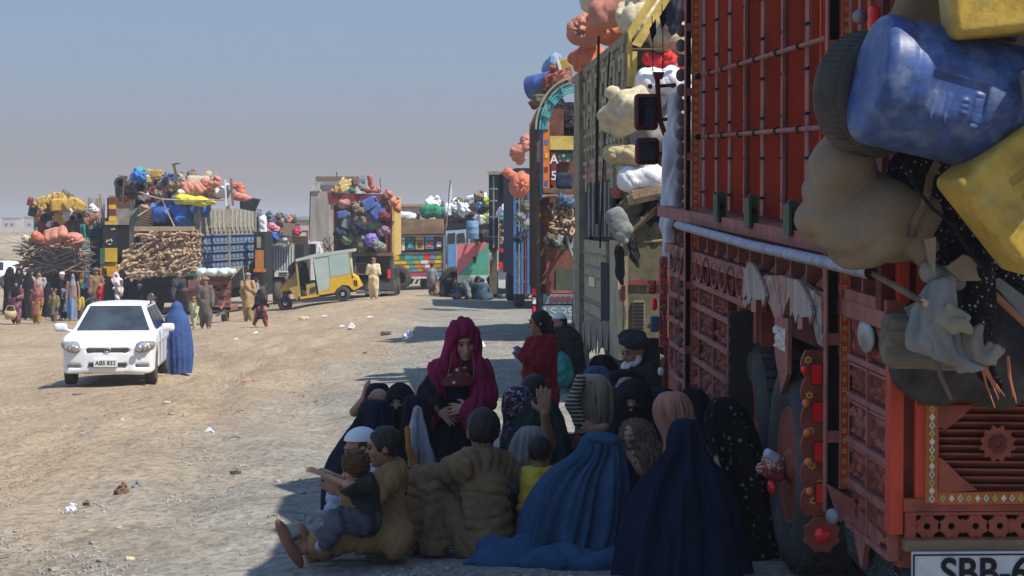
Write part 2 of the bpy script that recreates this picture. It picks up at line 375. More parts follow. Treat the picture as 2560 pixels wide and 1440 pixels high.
def scatter_gravel():
    r = np.random.RandomState(5); V = []; Q = []; o = 0
    base = np.array([(x, y, z) for x in (-1, 1) for y in (-1, 1) for z in (-1, 1)], float)
    fc = np.array([(0, 1, 3, 2), (4, 6, 7, 5), (0, 4, 5, 1), (2, 3, 7, 6), (0, 2, 6, 4), (1, 5, 7, 3)])
    for k in range(21000):
        y = 9+r.rand()**1.6*38; px = r.uniform(-60, 1500); x = (px-1280)/F*y
        cl = math.sin(x*2.3+y*.7)+math.sin(x*.9-y*1.9+2)+1.4*math.sin(y*.35+x)
        if px < 900 and r.rand() < (.75 if cl < .2 else .15) and px+ (1440-HY-F*1.8/y)*0 < 900: continue
        s = r.uniform(.004, .0125)*(1+(r.rand() > .975)*1.6)
        a = r.uniform(0, 6.28); R = np.array([[math.cos(a), -math.sin(a), 0], [math.sin(a), math.cos(a), 0], [0, 0, 1]])
        b = base*r.uniform(.55, 1, (8, 3))*np.array([s, s*r.uniform(.6, 1), s*r.uniform(.35, .7)])
        V.append(b@R+np.array([x, y, gz(x, y)+s*.15])); Q.append(fc+o); o += 8
    link('loose_gravel', npmesh('loose_gravel', np.concatenate(V), np.concatenate(Q), mat('gravel', (.33, .315, .28), var=.5, scale=1.7, bump=.2), False), kind='stuff')
scatter_gravel()
# distant scrub flat, low ridge and dwellings along the skyline
def far_field():
    r = np.random.RandomState(9); V = []; Q = []; o = 0
    def blob(x, y, z, sx, sz):
        nonlocal o
        n = 7; ring = []
        for i in range(3):
            t = [0, .45, .9][i]; rr = [1, .8, .25][i]
            for k in range(n): a = 6.28*k/n; q = rr*r.uniform(.7, 1.15); ring.append((x+sx*q*math.cos(a), y+sx*q*math.sin(a), z+sz*t*r.uniform(.8, 1.1)))
        V.append(ring)
        for i in range(2):
            for k in range(n): Q.append((o+i*n+k, o+i*n+(k+1) % n, o+(i+1)*n+(k+1) % n, o+(i+1)*n+k))
        o += 3*n
    for k in range(700):
        y = r.uniform(140, 520); px = r.uniform(-60, 420); x = (px-1280)/F*y; blob(x, y, gz(x, y)-.1, r.uniform(.4, 1.3), r.uniform(.15, .6))
    link('dry_scrub', npmesh('dry_scrub', np.concatenate([np.array(v) for v in V]), np.array(Q), mat('scrub', (.22, .18, .12), var=.35, scale=.8, bump=.6, bscale=4)), kind='stuff')
far_field()
def ridge():
    # embankment of pale earth at the far left
    pts = []; xs = np.linspace(-62, -18, 60); V = []; Q = []
    for i, x in enumerate(xs):
        for j, (dy, h) in enumerate([(-20, 0), (-8, .55), (0, 1.0), (10, 1.05), (26, 0)]):
            y = 225+dy+3*math.sin(x*.3); e = 1-max(0, (x+34)/16)**2
            V.append((x, y, gz(x, y)-.3+h*2.3*max(0, e)*(1+.12*math.sin(x*.9)+.08*math.sin(x*2.3+dy))))
    for i in range(59):
        for j in range(4): a = i*5+j; Q.append((a, a+5, a+6, a+1))
    link('earth_embankment', npmesh('earth_embankment', V, Q, mat('embank', (.27, .21, .14), var=.4, scale=.5, bump=.8, bscale=2)), kind='structure')
ridge()
def dwellings():
    r = random.Random(4)
    spec = [(5, 40, 546, 10), (60, 110, 543, 12), (120, 150, 548, 8), (150, 205, 541, 13), (205, 262, 545, 10), (640, 700, 541, 12), (700, 735, 547, 8), (735, 778, 543, 14)]
    nm = ['westernmost low mud house on the far-left skyline', 'pale mud house right of the westernmost one on the skyline', 'tiny mud block in the middle of the left skyline houses', 'widest pale house on the left skyline beyond the fuel cans', 'mud house nearest the piled lorry on the left skyline',
          'low pale house on the skyline just right of the tallest load', 'small mud block on the skyline between two low houses', 'pale house on the skyline beside the concrete tower']
    for (a, b, t, h), lb in zip(spec, nm):
        Y = 640; x0, x1 = (a-1280)/F*Y, (b-1280)/F*Y; z1 = HC-(t-HY)/F*Y; th = thing('mud_house', lb, 'house', ((x0+x1)/2, Y, -1.5), group='low houses along the skyline'); w_ = (x1-x0)/2
        MB().box(-w_, w_, 0, 6, 0, z1+1.5).build('wall', mat('mudwall', (.46, .41, .35), var=.2, scale=.4), th)
        MB().box(-w_-.2, w_+.2, -.2, 6.2, z1+1.5, z1+1.8).build('roof', mat('mudroof', (.3, .26, .22), scale=.5), th)
        for k in range(2): MB().box(-w_*.6+k*w_*.8, -w_*.6+k*w_*.8+.8, -.05, .02, .9, 1.7).build('window', BLK, th)
dwellings()
def haze():
    o = MB().box(-700, 700, -20, 1300, -4, 7.5).build('haze', None, None, kind='stuff'); m = bpy.data.materials.new('haze_air'); m.use_nodes = True; n = m.node_tree.nodes
    n.remove(n['Principled BSDF']); v = n.new('ShaderNodeVolumePrincipled'); v.inputs['Color'].default_value = (.92, .92, .95, 1); v.inputs['Density'].default_value = .0008; v.inputs['Anisotropy'].default_value = .2
    m.node_tree.links.new(v.outputs[0], n['Material Output'].inputs['Volume']); o.data.materials.append(m)
haze()
# ---------------- painted red lorry, right foreground ----------------
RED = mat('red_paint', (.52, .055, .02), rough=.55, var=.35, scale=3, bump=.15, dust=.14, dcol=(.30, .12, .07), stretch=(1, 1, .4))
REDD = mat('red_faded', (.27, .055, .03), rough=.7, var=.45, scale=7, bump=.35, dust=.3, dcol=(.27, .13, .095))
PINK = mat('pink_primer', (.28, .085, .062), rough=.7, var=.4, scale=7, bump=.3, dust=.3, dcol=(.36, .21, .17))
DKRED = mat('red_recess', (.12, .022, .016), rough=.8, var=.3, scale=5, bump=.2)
ORNG = mat('orange_board', (.42, .10, .02), rough=.6, var=.3, scale=5, bump=.2, dust=.25, dcol=(.3, .16, .1))
LAMPR = mat('lamp_red', (.85, .02, .02), rough=.25, var=.08, scale=20, bump=.1, spec=.6)
LAMPO = mat('lamp_amber', (.75, .22, .05), rough=.35, var=.1, scale=20, bump=.1, spec=.5)
YELP = mat('yellow_motif', (.62, .42, .07), rough=.6, var=.2, bump=0)
GRNP = mat('green_motif', (.05, .28, .16), rough=.6, var=.2, bump=0)
WHTP = mat('white_motif', (.62, .58, .50), rough=.6, var=.15, bump=0)
GRNB = mat('green_bracket', (.03, .07, .035), rough=.6, var=.3, dust=.2)
PIPEB = mat('blue_pipe', (.20, .25, .32), rough=.5, var=.5, scale=12, bump=.2, dust=.45, dcol=(.42, .3, .3))
MFL = mat('mudflap_rubber', (.02, .014, .012), rough=.8, var=.3, dust=.15)
def relief(mb, y0, y1, z0, z1, x, seed, ny=18, nz=10, amp=.02, side=True):
    """carved floral relief as real height on a grid; side: on an x plane, else on a y plane"""
    r = random.Random(seed); ph = [r.uniform(0, 6.28) for _ in range(4)]; V = []; Fc = []
    for i in range(ny+1):
        for j in range(nz+1):
            u, v = i/ny, j/nz; mu = abs(u-.5)*2
            h = math.sin(mu*(7+r.random()*.3)+ph[0])*math.sin(v*9+ph[1]+2.5*mu)+.5*math.sin(mu*17+v*6+ph[2])
            h = max(-.3, min(1, h*1.3))*amp*(1 if 0 < i < ny and 0 < j < nz else 0)
            yy, zz = y0+(y1-y0)*u, z0+(z1-z0)*v
            V.append((x-h, yy, zz) if side else (yy, x-h, zz))
    for i in range(ny):
        for j in range(nz): a = i*(nz+1)+j; Fc.append((a, a+nz+1, a+nz+2, a+1) if not side else (a, a+1, a+nz+2, a+nz+1))
    return mb.add(V, Fc, False)
def ring(mb, c, r0, r1, th, n=6, axis='y', ph=0, star=0):
    """flat ring / diamond / flower outline, standing proud of a face"""
    vs = []
    for k in range(n):
        a = 6.2832*k/n+ph; q = 1+star*(k % 2)
        for r in (r0, r1):
            for t in (0, th):
                p = (r*q*math.cos(a)*(.72 if n < 7 else 1), r*q*math.sin(a)); vs.append((c[0]+p[0], c[1]-t, c[2]+p[1]) if axis == 'y' else (c[0]-t, c[1]+p[0], c[2]+p[1]))
    fs = []
    for k in range(n):
        a, b = k*4, ((k+1) % n)*4; fs += [(a+1, a+3, b+3, b+1), (a+3, a+2, b+2, b+3), (a, a+1, b+1, b)]
    return mb.add(vs, fs)
def text_mesh(name, s, size, m, parent, loc, rot, ext=.004, bold=0.0, sx=1):
    c = bpy.data.curves.new('t', 'FONT'); c.body = s; c.size = size; c.extrude = ext; c.offset = bold
    c.align_x = 'CENTER'; c.align_y = 'CENTER'; to = bpy.data.objects.new('t', c); COL.objects.link(to)
    me = bpy.data.meshes.new_from_object(to, depsgraph=bpy.context.evaluated_depsgraph_get()); me.name = name
    bpy.data.objects.remove(to); me.materials.clear(); me.materials.append(m)
    o = link(name, me, parent); o.location = loc; o.rotation_euler = rot; o.scale = (sx, 1, 1); return o
RT = Rig('decorated_lorry', 'huge red carved and painted lorry nearest the camera, parked at the right edge', 'truck', (1.487, 8.5, 0), .0493, .0265)
H = RT.hit
def red_truck():
    P = RT.part
    yB, yA = H(2085, 500, 'x', 0).y, H(1730, 500, 'x', 0).y
    zt = 3.93
    zl = H(1748, 530, 'x', -.05).z; print('ledge', zl, yA, yB)
    # bulk
    P('load_bed', MB().box(.13, 2.4, .06, yA+1.0, 1.05, zt), DKRED)
    P('chassis', MB().box(.5, 1.9, .3, yA+3, .62, .98), BLK)
    P('axle', MB().tube([(.1, H(1978, 1164, 'x', 0).y, .47), (2.2, H(1978, 1164, 'x', 0).y, .47)], .09), BLK)
    for k, xx in enumerate([1.55, 1.95]): P('mud_guard_back', MB().box(xx, xx+.3, .9, 1.0, .25, 1.0), MFL)
    # upper ribs
    xs = [1765, 1797, 1830, 1872, 1913, 1968, 2026]
    for i, px in enumerate(xs):
        y = H(px, 400, 'x', 0).y; rib = P('rib_panel', MB().box(.0, .13, y-.01, y+.015, zl+.02, zt), RED)
        MB().box(-.012, 0.002, y-.012, y+(.13 if i in (3, 5) else .09), zl+.03, zt-.02).build('edge_strip', PINK, rib)
        if i in (3, 5): MB().box(-.03, -.014, y-.03, y-.012, zl+.03, zt-.02).build('edge_strip', PINK, rib)
        bm = MB(); 
        for k in range(11): z = zl+.12+k*.21; bm.box(-.026, -.008, y-.02, y+.1, z, z+.012)
        bm.build('strap', BLK, rib, kind='stuff')
    P('rib_panel', MB().box(0, .13, H(2050, 400, 'x', 0).y, H(2050, 400, 'x', 0).y+.02, zl, zt), RED)
    # body wall right of second post
    for k in range(5):
        y = .08+k*.19; rb = P('rib_panel', MB().box(0, .13, y, y+.03, zl, zt), RED); MB().box(-.012, .002, y, y+.06, zl, zt-.02).build('edge_strip', PINK, rb)
    for (a, b) in (((2067, 95), (1757, 188)), ((2067, 318), (1757, 342))):
        p, q = H(*a, 'x', -.05), H(*b, 'x', -.05); z = (p.z+q.z)/2
        rl = P('side_rail', MB().tube([(-.05, p.y, p.z), (-.05, q.y, q.z)], .013, 8), PINK)
        c = MB()
        for px in xs: y = H(px, 300, 'x', 0).y; u = (y-p.y)/(q.y-p.y); c.tube([(-.05, y-.012, p.z+(q.z-p.z)*u), (-.05, y+.012, p.z+(q.z-p.z)*u)], .021, 8)
        c.build('rail_clip', BLK, rl, kind='stuff')
    # ledge, brackets, pipe, small recesses
    P('ledge', MB().box(-.09, .13, .05, yA+1.2, zl-.075, zl), PINK)
    for px, t, b_ in ((1796, 478, 530), (1875, 487, 550), (1975, 500, 572)):
        y = H(px, 500, 'x', -.1).y; z0 = zl; z1 = H(px, t, 'x', -.1).z; br = P('hinge_bracket', MB().box(-.115, -.055, y, y+.03, z0-.03, z1-.02).prism([(-.115, z1-.02), (-.055, z1-.02), (-.07, z1), (-.1, z1)], 'y', y, y+.03).box(-.115, -.10, y-.05, y+.1, z0-.03, z1-.02), GRNB)
        MB().tube([(-.085, y-.02, z0+.06), (-.085, y, z0+.06)], .017).build('bolt', BLK, br)
    zr = H(1745, 628, 'x', 0).z; print('rail', zr)
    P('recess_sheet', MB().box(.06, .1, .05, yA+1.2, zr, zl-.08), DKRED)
    y = .12
    while y < yA+.9:
        bx = P('recess_frame', MB().box(-.02, .06, y, y+.03, zr+.01, zl-.078), PINK)
        MB().add([(-.01, y+.04, zr+.012), (.06, y+.04, zr+.1), (.06, y+.26, zr+.1), (-.01, y+.26, zr+.012)], [(0, 1, 2, 3)]).build('sloping_sill', REDD, bx)
        MB().box(-.03, -.015, y-.04, y+.06, zr+.11, zr+.125).build('latch', BLK, bx); y += .42
    a, b = H(1695, 563, 'x', -.16), H(2178, 682, 'x', -.16)
    pp = P('pole', MB().tube([(-.16, a.y, a.z), (-.16, (a.y+b.y)/2, (a.z+b.z)/2-.012), (-.16, b.y, b.z)], .027, 12, cap=False), PIPEB)
    MB().tube([(-.16, b.y+.006, b.z), (-.16, b.y+.03, b.z)], .024, 10).build('pole_bore', BLK, pp)
    a, b = H(2185, 685, 'x', -.15), H(2262, 755, 'x', -.15); P('prop_bar', MB().tube([(-.15, a.y, a.z), (-.1, b.y-.1, b.z)], .012), WOODD)
    P('side_beam', MB().box(-.035, .1, .05, yA+1.2, zr-.07, zr), PINK)
    # carved boards, front bay
    zs = [H(1752, q, 'x', 0).z for q in (634, 703, 718, 758, 772, 828, 842, 895, 910, 975)]
    yF = yA+1.0; yW = H(1832, 800, 'x', 0).y
    P('board_sheet', MB().box(.02, .12, yW-.9, yF, zs[9], zr-.07), REDD)
    n = 0
    for k in range(5):
        z1, z0 = zs[2*k], zs[2*k+1]; y = yW-.0
        if k == 0: y = yW-1.0
        P('carved_rail', MB().box(-.03, .03, y, yF, z0-.035, z0), PINK)
        while y < yF-.2:
            L_ = .62 if k else .34; y2 = min(y+L_, yF); m_ = MB()
            relief(m_, y+.03, y2-.03, z0+.01, z1-.01, 0, n, amp=.03); cp = P('carved_panel', m_, REDD); MB().box(-.004, .01, y+.02, y2-.02, z0+.01, z1-.01).build('panel_shade', DKRED, cp); n += 1  # dark backing sheet paints shade into the hollows of the carving
            fr = MB().box(-.03, .03, y-.015, y+.02, z0, z1)
            if k == 0: 
                for t in range(20):
                    a0, a1 = 6.2832*t/20, 6.2832*(t+1)/20; c = ((y+y2)/2, (z0+z1)/2); ry, rz = (y2-y)*.40, (z1-z0)*.45
                    fr.beam((-.03, c[0]+ry*math.cos(a0), c[1]+rz*math.sin(a0)), (-.03, c[0]+ry*math.cos(a1), c[1]+rz*math.sin(a1)), .018, .018, (1, 0, 0))
            fr.build('panel_frame', PINK if n % 3 else DKRED, cp); y = y2
    P('skirt', MB().box(-.02, .06, yW, yF, zs[9]-.25, zs[9]-.02), REDD)
    # wheel bay
    y0, y1 = H(2060, 900, 'x', 0).y, H(1868, 900, 'x', 0).y
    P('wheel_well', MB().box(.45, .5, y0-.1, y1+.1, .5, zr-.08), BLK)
    def zat(px, py): return H(px, py, 'x', -.03)
    def board(name, pts, m, x0=-.05, x1=-.02, **kw):
        q = [H(px, py, 'x', x0) for px, py in pts]; return P(name, MB().prism([(v.y, v.z) for v in q], 'x', x0, x1), m, **kw)
    PV = pattern('faded_paint_valance', (.40, .24, .18), [(.48, .40, .30), (.12, .16, .17), (.35, .10, .06)], 'blot', 7, .7, .40, (1, 1.5, 1))
    board('painted_valance', [(1858, 668), (1900, 690), (1950, 688), (2000, 704), (2052, 742), (2056, 868), (2043, 858), (2030, 800), (2010, 790), (2003, 770), (1992, 790), (1985, 770), (1972, 742), (1962, 770), (1955, 800), (1937, 798), (1925, 765), (1912, 745), (1900, 758), (1885, 760), (1872, 752), (1864, 770), (1856, 762)], PV)
    WF = mat('weathered_tape', (.45, .38, .30), rough=.9, var=.5, scale=20, bump=.8, stretch=(1, 2, .3))
    for (cx, ty) in ((1876, 655), (1992, 698)):
        r = random.Random(cx); pts = [(cx-16, ty+25), (cx-6, ty), (cx+4, ty+4), (cx+14, ty+20), (cx+28, ty+50), (cx+38, ty+85), (cx+30, ty+112), (cx+20, ty+92), (cx+12, ty+120), (cx+4, ty+85), (cx-4, ty+108), (cx-10, ty+80), (cx-18, ty+95)]
        board('frayed_flap', pts, WF, -.07, -.055)
        board('marker_lamp', [(cx+2, ty+95), (cx+14, ty+95), (cx+14, ty+125), (cx+2, ty+125)], mat('lamp_dull', (.2, .03, .04), rough=.4), -.10, -.07)
    # hanging centre tongue between the wheels
    board('carved_tongue', [(1936, 795), (1970, 795), (1968, 935), (1952, 985), (1945, 935), (1936, 880)], PINK, -.07, -.05)
    m_ = MB(); q = H(1941, 812, 'x', -.07); q2 = H(1965, 880, 'x', -.07); relief(m_, q2.y, q.y, q2.z, q.z, -.073, 77, 10, 12, .02); P('carved_panel', m_, WHTP)
    # rear-facing flaps standing proud of the side
    def facing(name, px0, px1, py0, py1, Yl, m, scal=0, th=.03, n=12, parent=None):
        a, b = RT.at(px0, py0, Yl), RT.at(px1, py1, Yl); pts = [(b.x, a.z), (b.x, b.z)]
        k = n*4
        for i in range(k+1):
            t = i/k; pts.append((a.x+scal*(1-abs(math.sin(math.pi*t*n))), b.z+(a.z-b.z)*t))
        return P(name, MB().prism(pts, 'y', a.y, a.y+th), m, parent), a, b
    facing('scalloped_mudflap', 1822, 1882, 778, 1160, 11.9, MFL, .012, n=11)
    facing('flap_back', 1848, 1884, 770, 1160, 11.95, REDD)
    fl, a, b = facing('reflector_board', 2003, 2068, 876, 1292, 9.95, REDD, .022, n=6)
    for k, py in enumerate((935, 1030, 1130, 1232)):
        c = RT.at(2041+k*4, py, 9.9); m_ = MB(); m_.prism([(c.x+dx, c.z+dz) for dx, dz in ((-.018, -.044), (.018, -.044), (.024, -.036), (.024, .036), (.018, .044), (-.018, .044), (-.024, .036), (-.024, -.036))], 'y', c.y-.012, c.y+.02)
        m_.build('reflector', LAMPR, fl); m_ = MB().prism([(c.x+dx*1.25, c.z+dz*1.12) for dx, dz in ((-.018, -.044), (.018, -.044), (.024, -.036), (.024, .036), (.018, .044), (-.018, .044), (-.024, .036), (-.024, -.036))], 'y', c.y-.004, c.y+.01); m_.build('reflector_rim', DKRED, fl)
    for k, py in enumerate((925, 1008, 1082, 1155, 1228)):
        c = RT.at(2015+k*3, py, 9.9); MB().sphere((c.x-.005, c.y, c.z), (.019, .012, .019)).build('side_lamp', LAMPO if k else LAMPR, fl)
    m_ = MB()
    for k in range(9):
        py = 900+k*44; c = RT.at(2022+k*1.6+(16 if k % 2 else -2), py, 9.93); ring(m_, (c.x, c.y, c.z), .006, .013, .004, 12, star=.5)
    m_.build('painted_flower', YELP, fl, kind='stuff')
    c = RT.at(2053, 1335, 9.9); m_ = MB(); ring(m_, (c.x, c.y, c.z), .0, .075, .02, 16, star=.18); fw = P('flower_lamp', m_, REDD); MB().sphere((c.x, c.y-.02, c.z), (.038, .03, .038)).build('lens', LAMPR, fw)
    # wheels
    def wheel(px, py):
        c = H(px, py, 'x', 0); R = .52; cx = .0
        prof = [(.29, 0), (.33, -.03), (.40, -.045), (.47, -.035), (.505, 0), (.515, .05), (.515, .22), (.48, .27), (.3, .27)]
        ty = P('tyre', MB().lathe(prof, (cx, c.y, c.z), 'x', 48), RUB)
        tr = MB()
        for k in range(44):
            a = 6.2832*k/44; 
            for (xa, xb, da) in ((.0, .06, 0), (.07, .14, .07), (.15, .22, 0)):
                aa = a+da; tr.obox((cx+(xa+xb)/2, c.y+.518*math.cos(aa), c.z+.518*math.sin(aa)), (xb-xa, .055, .016), (aa+math.pi/2, 0, 0))
        tr.build('tread_block', RUB, ty, kind='stuff')
        rm = P('rim', MB().lathe([(.295, -.005), (.285, -.02), (.26, .01), (.22, .06), (.1, .05), (.09, .0), (.07, -.03), (0.01, -.04)], (cx, c.y, c.z), 'x', 32), REDD)
        bt = MB()
        for k in range(10): a = .628*k; bt.tube([(cx+.045, c.y+.17*math.cos(a), c.z+.17*math.sin(a)), (cx-.0, c.y+.17*math.cos(a), c.z+.17*math.sin(a))], .014, 6)
        bt.build('wheel_nut', DKRED, rm, kind='stuff'); MB().lathe([(.297, -.006), (.292, -.016), (.288, -.016)], (cx, c.y, c.z), 'x', 32).loft([], False, False) if 0 else None
        P('inner_tyre', MB().lathe([(.3, .3), (.5, .32), (.515, .38), (.515, .5), (.3, .56)], (cx, c.y, c.z), 'x', 32), RUB)
        return c
    c1 = wheel(1978, 1164); c2 = wheel(1886, 1100)
    # hub ornaments (leather pompoms and red reflectors)
    for c, sc in ((c1, 1), (c2, .8)):
        hb = P('hub_ornament', MB().lathe([(.05, -.04), (.075, -.09), (.05, -.14), (.01, -.15)], (0, c.y, c.z), 'x', 16), pattern('beadwork', (.4, .06, .05), [(.6, .45, .15), (.6, .6, .55)], 'spots', 60, .6, .4))
        MB().sphere((-.10, c.y-.03, c.z-.10), (.024, .05, .04)).build('reflector', LAMPR, hb)
        if sc < 1: continue
        sdf('white_pad', rbox((-.10, c.y-.02, c.z+.05), (.04, .05, .025), .02, (0, .6, 0)), .008, mat('pad_white', (.40, .44, .50), rough=.5, dust=.2), hb); sdf('maroon_pad', rbox((-.09, c.y-.03, c.z-.04), (.045, .06, .022), .018, (0, .3, 0)), .008, mat('pad_maroon', (.22, .03, .04), rough=.5), hb); MB().sphere((-.15, c.y-.02, c.z-.01), (.03, .03, .03)).build('bead_ball', MATS['beadwork'], hb)
    # painted posts
    def post(px0, px1, pxm, Yl, zb, mo):
        a = RT.at(px0, 500, Yl); b = RT.at(px1, 500, Yl); m = RT.at(pxm, 500, Yl); y = a.y; wd = b.x-m.x
        st = P('painted_post', MB().box(m.x, b.x, y, y+.02, zb, zt), mat('post_red', (.55, .07, .015), rough=.45, var=.25, scale=4, bump=.1, dust=.15))
        g = MB(); q = MB(); z = zb+.03; k = 0
        while z < zt-.02:
            if k % 2 == 0: ring(g, ((m.x+b.x)/2, y-.0005, z), wd*.22, wd*.36, .003, 4, ph=math.pi/2); ring(q, ((m.x+b.x)/2, y-.0005, z), 0.0, wd*.14, .003, 4)
            else:
                ring(g, ((m.x+b.x)/2, y-.0005, z), wd*.10, wd*.2, .003, 8, star=.6)
            z += wd*1.12; k += 1
        g.build('painted_motif', YELP, st, kind='stuff'); q.build('painted_leaf', GRNP, st, kind='stuff')
        MB().box(m.x-.002, m.x+.003, y-.004, y, zb, zt).box(b.x-.003, b.x+.002, y-.004, y, zb, zt).build('post_edging', mat('edge_peach', (.55, .2, .12), rough=.6), st)
        P('post_frame', MB().box(a.x, a.x+.008, y-.01, y+.05, zb-.1, zt), PINK); P('post_back', MB().box(a.x+.008, m.x, y+.05, y+.08, zb-.1, zt), BLK)
        z = zb+.2
        while z < zt: P('post_rung', MB().box(a.x+.008, m.x-.003, y-.005, y+.03, z, z+.05), PINK); z += .42
        return y
    post(1712, 1748, 1729, 14.25, RT.at(1738, 962, 14.25).z, 0)
    post(2066, 2126, 2103, 9.4, RT.at(2115, 1225, 9.4).z, 1)
    # scalloped front corner with knobs
    m_ = MB()
    for k in range(26):
        c = RT.at(1702+(k % 2)*2, 40+k*37, 14.9); m_.sphere((c.x, c.y, c.z), (.035, .02, .045), 8, 6)
    P('corner_knobs', m_, mat('knob_dust', (.12, .09, .08), rough=.8, dust=.3), kind='stuff')
    # carved rear bay of the side
    zq = [H(2180, q, 'x', 0).z for q in (772, 905, 925, 1003, 1022, 1120, 1138, 1228, 1245, 1345)]
    yr = H(2127, 1000, 'x', 0).y
    P('board_sheet', MB().box(.02, .12, .05, yr, zq[9]-.05, zr-.07), REDD)
    for k in range(5):
        z1, z0 = zq[2*k], zq[2*k+1]; P('carved_rail', MB().box(-.02, .04, .05, yr, z0-.025, z0), PINK)
        for (ya, yb) in ((.05, yr*.52), (yr*.52, yr)):
            m_ = MB(); relief(m_, ya+.03, yb-.03, z0+.015, z1-.012, 0.005, 40+n, 16, 12, .022); cp = P('carved_panel', m_, REDD if k != 2 else PINK); MB().box(-.000, .01, ya+.02, yb-.02, z0+.01, z1-.01).build('panel_shade', DKRED, cp); n += 1  # dark sheet again colours the low relief as if shaded
            MB().box(-.02, .03, ya, ya+.02, z0, z1).box(-.015, .02, ya+.02, yb-.01, z1-.012, z1).build('panel_frame', PINK, cp)
    c = H(2169, 840, 'x', -.02); P('oval_mirror', MB().lathe([(.16, 0), (.16, -.012), (.0, -.014)], (0, 0, 0), 'x', 24).xf(Matrix.Translation((-.02, c.y, c.z)) @ Matrix.Diagonal((1, .9, .42, 1))), mat('grey_disc', (.36, .38, .36), rough=.4, var=.15))
    P('carved_rail', MB().box(-.03, .05, .05, yr, zq[0], zq[0]+.06), PINK)
    m_ = MB(); pts = [(2068, 1210), (2128, 1245), (2134, 1262), (2095, 1300), (2068, 1215)]
    q = [RT.at(px, py, 9.2) for px, py in pts]; P('corner_gusset', MB().prism([(v.x, v.z) for v in q], 'y', q[0].y-.06, q[0].y), PINK)
    c = RT.at(2083, 1290, 9.1); P('marker_disc', MB().lathe([(.032, 0), (.032, -.01), (0.001, -.012)], (0, 0, 0), 'y', 16).xf(Matrix.Translation(c) @ Matrix.Rotation(-.9, 4, 'Z')), mat('disc_white', (.22, .24, .27), rough=.5))
    # rear mudflap with sequins, torn carved tail
    FL = pattern('sequin_rubber', (.012, .014, .014), [(.4, .42, .42)], 'spots', 70, .6, .25, (1, 1, 2))
    pts = [(2105, 1290), (2130, 1262), (2232, 1330), (2238, 1460), (2180, 1450), (2150, 1420), (2120, 1380)]
    q = [H(px, py, 'x', .03) for px, py in pts]; P('sequin_flap', MB().prism([(v.y, v.z) for v in q], 'x', .03, .05), FL)
    pts = [(2112, 1280), (2135, 1255), (2215, 1340), (2200, 1375), (2175, 1330), (2160, 1422), (2150, 1380), (2138, 1325), (2125, 1320)]
    q = [H(px, py, 'x', -.0) for px, py in pts]; P('torn_board', MB().prism([(v.y, v.z) for v in q], 'x', -.012, .01), PINK)
    # ------------ rear face ------------
    def R(px, py): v = H(px, py, 'y', 0); return v.x, v.z
    def rp(name, px0, px1, py0, py1, m, d0=0, d1=.06, parent=None):
        a, b = R(px0, py0), R(px1, py1); return P(name, MB().box(a[0], b[0], -d1, -d0, b[1], a[1]), m, parent)
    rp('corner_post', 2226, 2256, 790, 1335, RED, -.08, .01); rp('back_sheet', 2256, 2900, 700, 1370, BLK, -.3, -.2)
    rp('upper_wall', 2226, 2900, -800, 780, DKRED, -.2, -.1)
    for k in range(7): rp('back_slat', 2260+k*45, 2278+k*45, -500, 760, RED, -.1, -.03)
    rp('door_stile', 2286, 2309, 985, 1252, RED, -.02, .02); rp('door_rail', 2256, 2900, 1244, 1272, REDD, -.01, .03)
    def strip(px0, px1, py0, py1, vert, n_):
        st = rp('painted_border', px0, px1, py0, py1, ORNG, 0, .035); a, b = R(px0, py0), R(px1, py1); g = MB(); w_ = MB(); t = MB()
        for k in range(n_):
            u = (k+.5)/n_; c = (a[0]+(b[0]-a[0])*(.5 if vert else u), -.035, a[1]+(b[1]-a[1])*(u if vert else .5)); rr = (abs(b[0]-a[0]) if vert else abs(b[1]-a[1]))
            ring(w_ if k % 3 else t, c, rr*.20, rr*.32, .002, 4, ph=math.pi/2*(0 if vert else 1)); ring(g if k % 3 != 1 else w_, c, 0, rr*.14, .002, 6, star=.4)
        w_.build('painted_diamond', WHTP, st, kind='stuff'); g.build('painted_leaf', GRNP, st, kind='stuff'); t.build('painted_star', YELP, st, kind='stuff')
    strip(2309, 2340, 1010, 1254, True, 12); strip(2341, 2900, 1228, 1254, False, 26)
    rp('door_rail', 2290, 2900, 985, 1010, REDD, -.01, .02)
    for k in range(11):
        py = 1014+k*19.5; a, b = R(2341, py), R(2900, py+9+13); P('louvre', MB().add([(a[0], -.01, a[1]), (b[0], -.01, a[1]-.012), (b[0], .035, a[1]-.034), (a[0], .035, a[1]-.024), (a[0], -.01, a[1]-.006), (b[0], -.01, a[1]-.018), (b[0], .035, a[1]-.040), (a[0], .035, a[1]-.030)], [(0, 1, 2, 3), (7, 6, 5, 4), (0, 4, 5, 1), (2, 6, 7, 3)]), REDD)
    for pts in ([(2341, 1010), (2428, 1010), (2398, 1040), (2360, 1070), (2345, 1066), (2341, 1066)], [(2341, 1140), (2352, 1146), (2372, 1165), (2395, 1188), (2438, 1222), (2341, 1228)]):
        q = [R(*p) for p in pts]; P('corner_plate', MB().prism(q, 'y', -.04, -.02), REDD)
    c = R(2484, 1104); m_ = MB(); ring(m_, (c[0], -.05, c[1]), 0, .058, .012, 24, star=.28); fl = P('carved_rosette', m_, REDD); m_ = MB(); ring(m_, (c[0], -.062, c[1]), .01, .03, .01, 16, star=.3); m_.build('rosette_heart', DKRED, fl)
    m_ = MB(); a, b = R(2260, 1278), R(2900, 1345); m_.box(a[0], b[0], -.03, .0, a[1]-.012, a[1]).box(a[0], b[0], -.03, 0, b[1], b[1]+.012).box(a[0], a[0]+.04, -.03, 0, b[1]+.012, a[1]-.012)
    for k in range(9):
        cx = a[0]+.085+k*.095; ring(m_, (cx, -.006, (a[1]+b[1])/2), .012, .04, .02, 16, star=.25)
        if k % 2: m_.sphere((cx+.045, -.02, (a[1]+b[1])/2), (.02, .015, .03), 8, 6)
